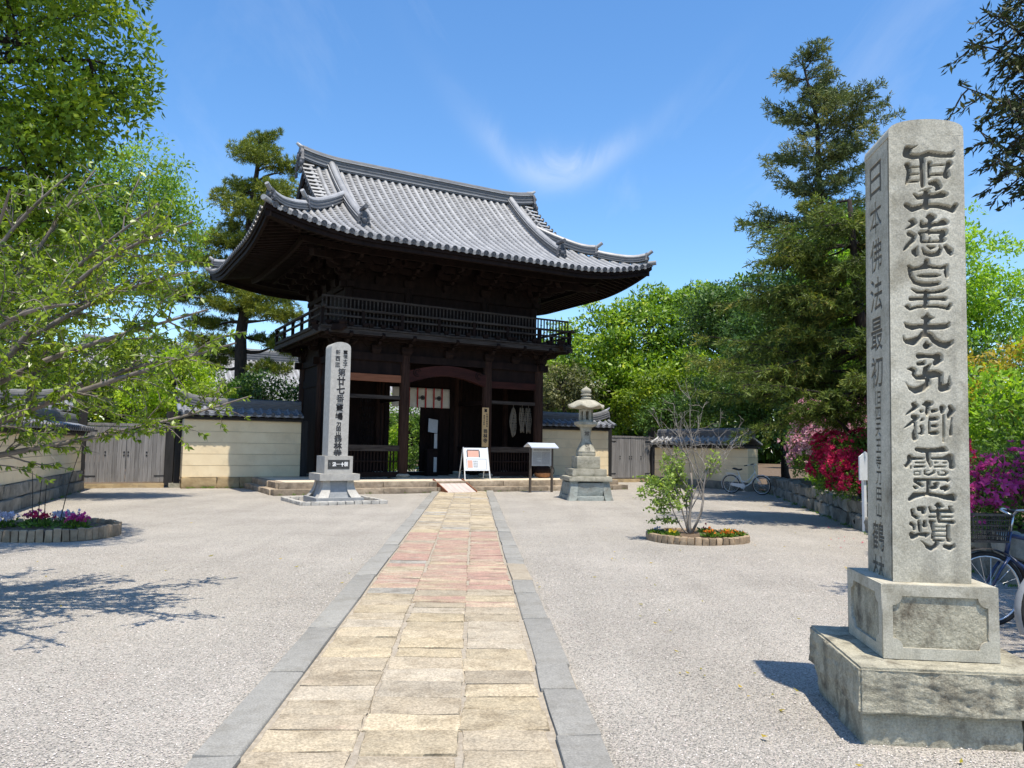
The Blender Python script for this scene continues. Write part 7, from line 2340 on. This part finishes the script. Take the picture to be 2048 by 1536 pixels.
bush('evergreen_shrub', 'light green leafy shrub above the magenta azalea', (9.6, 14.2, .5), [(8.9, 14, 2.2, 1.0, .9, .8), (10.4, 14, 2.7, 1.2, 1, 1.0)], 8000, .11, 'lf_yellow', 73)
bush('evergreen_shrub', 'dark shrub in the shade between cedar and azaleas', (9.3, 17.9, .5), [(9.2, 17.8, 1.5, 1.0, .9, 1.2), (10.4, 17.6, 2.2, 1.3, 1.1, 1.8)], 9000, .11, 'lf_dark', 74)
bush('evergreen_shrub', 'green shrub seen through the gate passage, left half', tuple(gw(-1.4, 8.0)), [(*gw(-1.6, 8.0, 1.6), 1.1, 1.1, 1.4), (*gw(.2, 9, 1.2), .9, .9, 1.1)], 5200, .12, 'lf_yellow', 75)
bush('evergreen_shrub', 'flowering garden shrub seen through the gate passage, beyond the stand', tuple(gw(1.6, 7.4)), [(*gw(1.6, 7.4, 1.1), .9, .9, 1.0)], 3200, .12, 'lf_maple', 76)

bush('evergreen_shrub', 'dark hedge closing the view through the gate passage', tuple(gw(-1, 11.5)), [(*gw(-4, 11.5, 1.7), 2.4, 1.6, 1.9), (*gw(0, 11.8, 1.6), 2.4, 1.6, 1.8), (*gw(4, 11.5, 1.8), 2.4, 1.6, 2.0)], 15000, .17, 'lf_azalea', 77)

def banner(label, a, v, h):
    T = empty('purple_banner', gw(a, v), GT, label, 'banner', 'purple banners in the inner garden')
    mb = MB(); mb.tube([(0, 0, 0), (0, 0, h)], .015, 6); mb.build('pole', M['white_metal'], T)
    V = []; F = []
    for j in range(8):
        for i in range(4): V.append((.03+.12*i, .03*math.sin(j*.9+i), h-.1-.17*j))
    for j in range(7):
        for i in range(3): q = j*4+i; F.append((q, q+1, q+5, q+4))
    mb = MB(); mb.add(V, F); o = mb.build('flag', M['cloth_purple'], T, True); o.modifiers.new('t', 'SOLIDIFY').thickness = .006
banner('purple banner seen through the gate passage, left of the front column', -1.35, 6.2, 2.2)
banner('purple banner seen through the gate passage, right of the front column', .55, 6.4, 2.3)

# ------------------------------------------------------------------ flower rings
def flower_ring(label, c, rx, ry, n, h, seed):
    T = empty('flower_bed', (c[0], c[1], 0), 0, label, 'flower bed', 'round flower beds in the gravel'); r = random.Random(seed)
    for k in range(n):
        a = 2*math.pi*k/n; ln = 2*math.pi*((rx+ry)/2)/n
        me = stone_mesh('edging_block', ln-.008, .085, h*r.uniform(.93, 1.06), M['edging'], .014, .008, 1, seed=seed*100+k % 9)
        obj('edging_block', me, T, (rx*math.cos(a), ry*math.sin(a), -.03), (0, 0, math.atan2(ry*math.cos(a), -rx*math.sin(a))+r.uniform(-.05, .05)))
    V = [(0, 0, h*.75)]; F = []
    for k in range(32):
        a = 2*math.pi*k/32; V.append((rx*.97*math.cos(a), ry*.97*math.sin(a), h*.52))
    for k in range(32): F.append((0, 1+k, 1+(k+1) % 32))
    mb = MB(); mb.add(V, F); mb.build('bed_soil', M['soil'], T, True)
    return T
def flower_plant(label, p, bm_, nb, h, spread, seed, blL=.035, group='bedding flowers', name='bedding_plant'):
    g = np.random.default_rng(seed); T = empty(name, p, 0, label, 'flower', group); lv = Veg(); bl = Veg()
    m = 130; q = g.normal(size=(m, 3))*np.array([spread, spread, h*.25]); q[:, 2] = np.abs(q[:, 2])
    L = .05+.04*g.random(m); lv.add(*leaves(q, q+np.array([0, 0, .06])+g.normal(size=(m, 3))*.04, L, L*.5, .2, g))
    q = g.normal(size=(nb, 3))*np.array([spread*.8, spread*.8, .02]); q[:, 2] += h*(.75+.4*g.random(nb))
    P = np.repeat(q, 5, 0); D = g.normal(size=(nb*5, 3))*.8+np.array([0, 0, .45]); L = blL*(.7+.6*g.random(nb*5)); bl.add(*leaves(P, D, L, L*.8, .1, g))
    lv.obj('leaves', M['lf_azalea'], T); bl.obj('flowers', M[bm_], T)
flower_ring('oval stone-edged flower bed with a small tree, right of the path', (3.13, 13.0), .80, .74, 46, .135, 3)
flower_ring('oval stone-edged flower bed with pink cyclamen at left', (-7.35, 12.35), 1.06, .92, 60, .19, 4)
for k, (x, y, m_, nb, lab) in enumerate(((2.62, 12.7, 'bl_yellow', 16, 'yellow pansies at the front left of the right flower bed'), (2.45, 12.95, 'bl_white', 14, 'white pansies at the left end of the right flower bed'), (3.25, 12.62, 'bl_orange', 12, 'orange pansies just right of the stems in the right flower bed'),
        (3.50, 12.60, 'bl_orange', 20, 'widest orange pansies at the front right of the right flower bed'), (3.62, 12.95, 'bl_yellow', 10, 'small yellow pansies at the rear right of the right flower bed'), (3.76, 12.85, 'bl_orange', 10, 'orange pansies at the right end of the right flower bed'), (3.33, 13.2, 'bl_red', 8, 'dark red pansies behind the stems in the right flower bed'))):
    flower_plant(lab, (x, y, .08), m_, nb, .07, .05, 100+k)
for k, (x, y, m_, nb, lab) in enumerate(((-7.35+.62, 12.1, 'bl_magenta', 40, 'magenta cyclamen at the right end of the left flower bed'), (-7.35+.22, 12.5, 'bl_white', 46, 'pale lilac flowers right of the stakes in the left flower bed'), (-7.35+.05, 12.15, 'bl_red', 16, 'red flowers beside the stakes in the left flower bed'),
        (-7.35-.25, 12.5, 'bl_magenta', 20, 'magenta flowers behind the stakes in the left flower bed'), (-7.35-.50, 12.1, 'bl_white', 40, 'pale lilac flowers left of the stakes in the left flower bed'), (-7.35-.85, 12.05, 'bl_magenta', 36, 'magenta cyclamen at the left end of the left flower bed'))):
    flower_plant(lab, (x, y, .12), m_, nb, .17, .10, 120+k, .05)
def stakes():
    for k, (x, y, h, l) in enumerate(((-7.45, 12.3, .75, .02), (-7.38, 12.35, .68, .0), (-7.52, 12.28, .9, -.05), (-7.12, 12.3, 1.55, .35))):
        T = empty('plant_stake', (x, y, .08), 0, ['thin upright stake in the left flower bed, tallest of the close group', 'short thin stake in the middle of the left flower bed', 'thin stake leaning left in the left flower bed', 'long thin cane leaning right out of the left flower bed'][k], 'stake', 'thin stakes in the left flower bed')
        mb = MB(); mb.tube([(0, 0, 0), (l*.4, 0, h*.5), (l, 0, h)], [.008, .007, .005], 5); mb.build('cane', M['stake'], T)
        mb = MB(); mb.torus((l*.5, 0, h*.55), .012, .003, 'Z', 8, 4); mb.build('tie', M['stake'], T)
stakes()

def build_ring_tree():
    g = np.random.default_rng(91); b0 = np.array([3.0, 12.95, .1])
    T = empty('small_tree', b0, 0, 'small multi-stemmed tree, half bare twigs and half young leaves, in the right flower bed', 'tree')
    wood = MB(); veg = Veg(); P = []; D = []
    stems = [((0, 0, 0), (.02, .02, 1.0), .030), ((.02, 0, 0), (.32, -.05, 1.15), .024), ((-.03, .02, 0), (-.28, .03, .85), .017), ((-.05, -.02, 0), (-.42, -.05, .72), .014), ((.0, .03, 0), (-.15, .1, .95), .015)]
    bare_tips = [(-.28, 2.15), (-.02, 2.22), (-.55, 1.75), (.15, 1.7), (.45, 1.75), (.62, 1.5), (.78, 1.62), (-.4, 1.55), (.3, 2.1), (-.15, 1.85), (-.6, 1.5)]
    for si, (a, b, r_) in enumerate(stems):
        st = bez(a, b, .0, 7, g, .05); wood.tube(st, [r_*(1-.45*i/7) for i in range(8)], 7)
        if si < 2:
            for (tx, tz) in bare_tips[si::2]:
                o = np.array(st[int(g.integers(3, 8))]); e = np.array([tx, g.normal()*.2, tz])
                br = bez(o, e, .03, 6, g, .06); wood.tube(br, [.011, .010, .0085, .007, .006, .0045, .003], 5, False)
                for q in range(9):
                    o2 = np.array(br[int(g.integers(2, 7))]); d = e-o; d = d/np.linalg.norm(d)+g.normal(size=3)*.65; d /= np.linalg.norm(d)
                    l = .14+.28*g.random(); t2 = bez(o2, o2+d*l, .02, 3, g, .06); wood.tube(t2, [.005, .004, .003, .002], 4, False)
                    for w in range(3):
                        o3 = np.array(t2[int(g.integers(1, 4))]); d3 = d+g.normal(size=3)*.7; d3 /= np.linalg.norm(d3)
                        wood.tube(bez(o3, o3+d3*(.06+.12*g.random()), .02, 2, g, .05), [.003, .0025, .0015], 3, False)
        else:
            for q in range(13):
                o = np.array(st[int(g.integers(3, 8))]); e = o+np.array([-.15-.4*g.random()+(.25*(si == 4)), g.normal()*.15, .05+.45*g.random()-.15*(si == 3)])
                tw = bez(o, e, .04, 5, g, .05); wood.tube(tw, [.007, .006, .005, .004, .003, .002], 4, False)
                tw = np.array(tw)
                m = 52; t = (.2+.8*g.random(m))*5; j = np.minimum(4, t.astype(int)); f = (t-j)[:, None]
                P.append(tw[j]*(1-f)+tw[j+1]*f+g.normal(size=(m, 3))*.025); D.append(g.normal(size=(m, 3))*.8+np.array([-.1, 0, -.05]))
    for q in range(5):
        c = np.array([.36+.15*g.random(), g.normal()*.05, 1.0+.3*g.random()]); m = 24
        P.append(c+g.normal(size=(m, 3))*.06); D.append(g.normal(size=(m, 3)))
    P = np.concatenate(P); D = np.concatenate(D); L = .04+.04*g.random(len(P)); veg.add(*leaves(P, D, L, L*.6, .2, g))
    wood.build('stems', M['bark_grey'], T, True); veg.obj('leaves', M['lf_shrub'], T)
build_ring_tree()

# fallen petals and dry leaves on the gravel
def build_litter():
    g = np.random.default_rng(95)
    def scat(n, cx, cy, sx, sy): return np.stack([cx+g.normal(size=n)*sx, cy+g.normal(size=n)*sy, np.full(n, -.004)], 1)
    v = Veg(); p = np.concatenate([scat(26, 5.9, 12.7, .25, .5), scat(10, 5.6, 11.2, .4, .6), scat(8, 6.3, 14.5, .3, .8)])
    D = g.normal(size=p.shape)*np.array([1, 1, .15]); L = .03+.025*g.random(len(p)); v.add(*leaves(p, D, L, L*.8, .1, g, up=.1))
    tag(v.obj('fallen_petals', M['bl_red'], None), 'fallen crimson petals on the gravel near the bank', 'petals', kind='stuff')
    v = Veg(); p = np.concatenate([scat(70, 6.6, 18.5, .7, 3.0), scat(60, -5.5, 9, 3, 3), scat(40, 4, 11, 2.5, 4), scat(60, 7.3, 24.5, .6, 1.5), scat(25, 1.4, 7.5, .2, 2.5)])
    D = g.normal(size=p.shape)*np.array([1, 1, .2]); L = .03+.03*g.random(len(p)); v.add(*leaves(p, D, L, L*.5, .2, g, up=.1))
    tag(v.obj('dry_leaves', M['lf_rust'], None), 'scattered dry leaves on the gravel', 'leaves', kind='stuff')
build_litter()

def build_weeds():
    g = np.random.default_rng(97); v = Veg(); spots = []
    for a_, b_ in zip(BANK, BANK[1:]):
        for k in range(9): t = g.random(); spots.append((a_[0]*(1-t)+b_[0]*t-.2-.1*g.random(), a_[1]*(1-t)+b_[1]*t))
    for k in range(40): t = g.random(); spots.append((-8.6*(1-t)-12.9*t+.1*g.normal(), 11.3*(1-t)+23.3*t))
    for k in range(26): p = gw(-8.3+2.2*g.random(), -.48-.08*g.random()); spots.append((p.x, p.y))
    for k in range(34): p = gw(-6.3+12.6*g.random(), -4.68-.05*g.random()); spots.append((p.x, p.y))
    for (x, y) in spots:
        m = int(8+14*g.random()); p = np.stack([x+g.normal(size=m)*.03, y+g.normal(size=m)*.03, np.full(m, -.01)], 1)
        D = g.normal(size=(m, 3))*.5+np.array([0, 0, .8]); L = .025+.05*g.random(m); v.add(*leaves(p, D, L, L*.22, .1, g))
    tag(v.obj('weeds', M['lf_azalea'], None), 'tiny weeds along the wall feet and bank stones', 'weeds', kind='stuff')
build_weeds()

# ------------------------------------------------------------------ temple buildings inside the precinct and far wood
def build_hall():
    T = empty('temple_hall', (-15.5, 49, 0), GT, 'grey tiled hall roof half hidden behind the pine', 'building')
    mb = MB(); mb.box(-8, 8, -5, 5, 0, 2.9); mb.build('walls', M['wood_dark'], T)
    E, DD, ze, zt = 10.5, 7.2, 3.3, 6.7
    def pz(d): s = d/DD; return ze+(zt-ze)*(.6*s+.4*s*s)
    mb = MB(); pts = [(-(DD-d), pz(d)) for d in np.linspace(0, DD, 9)]; out = pts+[(-y, z) for y, z in pts[::-1][1:]]+[(DD-.3, ze-.15), (0, zt-.6), (-DD+.3, ze-.15)]
    mb.prism(out, -E, E, 'x'); rf = mb.build('roof', M['tile_flat'], T, 30)
    rows = MB(); n = int(2*E/.3)
    for k in range(n+1):
        a = -E+.3*k; V, F = half_roll([(a, -(DD-d), pz(d)) for d in np.linspace(0, DD-.2, 9)], .085, 4); rows.add(V, F)
    o = rows.build('tile_rows', M['tile'], rf, 50); o['kind'] = 'stuff'
    mb = MB(); mb.sweep([(a, 0, zt-.1+.2*max(0, (abs(a)-8)/2.5)**2) for a in np.linspace(-E, E, 24)], ridge_section(.5, .6, 8)); rg = mb.build('ridge', M['tile_ridge'], T, 30)
    for s in (-1, 1): obj('ridge_end_ornament', ONI, rg, (s*E, 0, zt), (0, 0, s*R(90)), (1.2, 1.2, 1.2))
    mb = MB(); mb.sweep([(8.2, -(DD-d), pz(d)) for d in np.linspace(DD-.3, 1.2, 10)], ridge_section(.34, .34, 5)); dr = mb.build('descending_ridge', M['tile_ridge'], T, 30)
    obj('ridge_end_ornament', ONI, dr, (8.2, -(DD-1.1), pz(1.1)), None, (.8, .8, .8))
build_hall()

def build_planting():
    for nm, lab, bx in (('planting_bed', 'shaded earth under the trees behind the right walls', [(8.95, 70, .75, 60), (10.75, 70, -9.5, .74)]), ('planting_bed', 'shaded earth behind the left wall', [(-70, -6.4, .75, 60)])):
        mb = MB()
        for a0, a1, v0, v1 in bx: mb.add([gw(a0, v0, .012), gw(a1, v0, .012), gw(a1, v1, .012), gw(a0, v1, .012)], [(0, 1, 2, 3)])
        tag(mb.build(nm, M['soil']), lab, kind='structure')
build_planting()

def build_far_wood():
    g = np.random.default_rng(99); v = Veg()
    xs = np.linspace(-95, 95, 64)
    for x in xs:
        y = 78+g.normal()*6; h = 6.5+2.2*g.random() if abs(x+20) > 12 else 5
        m = 620; q = g.normal(size=(m, 3)); q /= np.linalg.norm(q, axis=1, keepdims=True)
        p = np.array([x, y, h*.55])+q*np.array([2.6, 2.2, h*.5])*(.75+.3*g.random((m, 1)))
        L = .9+.7*g.random(m); v.add(*leaves(p, q+g.normal(size=p.shape)*.5, L, L*.75, .2, g))
    tag(v.obj('far_wood', M['lf_dark'], None), 'far belt of trees beyond the temple precinct', 'wood', kind='stuff')
build_far_wood()
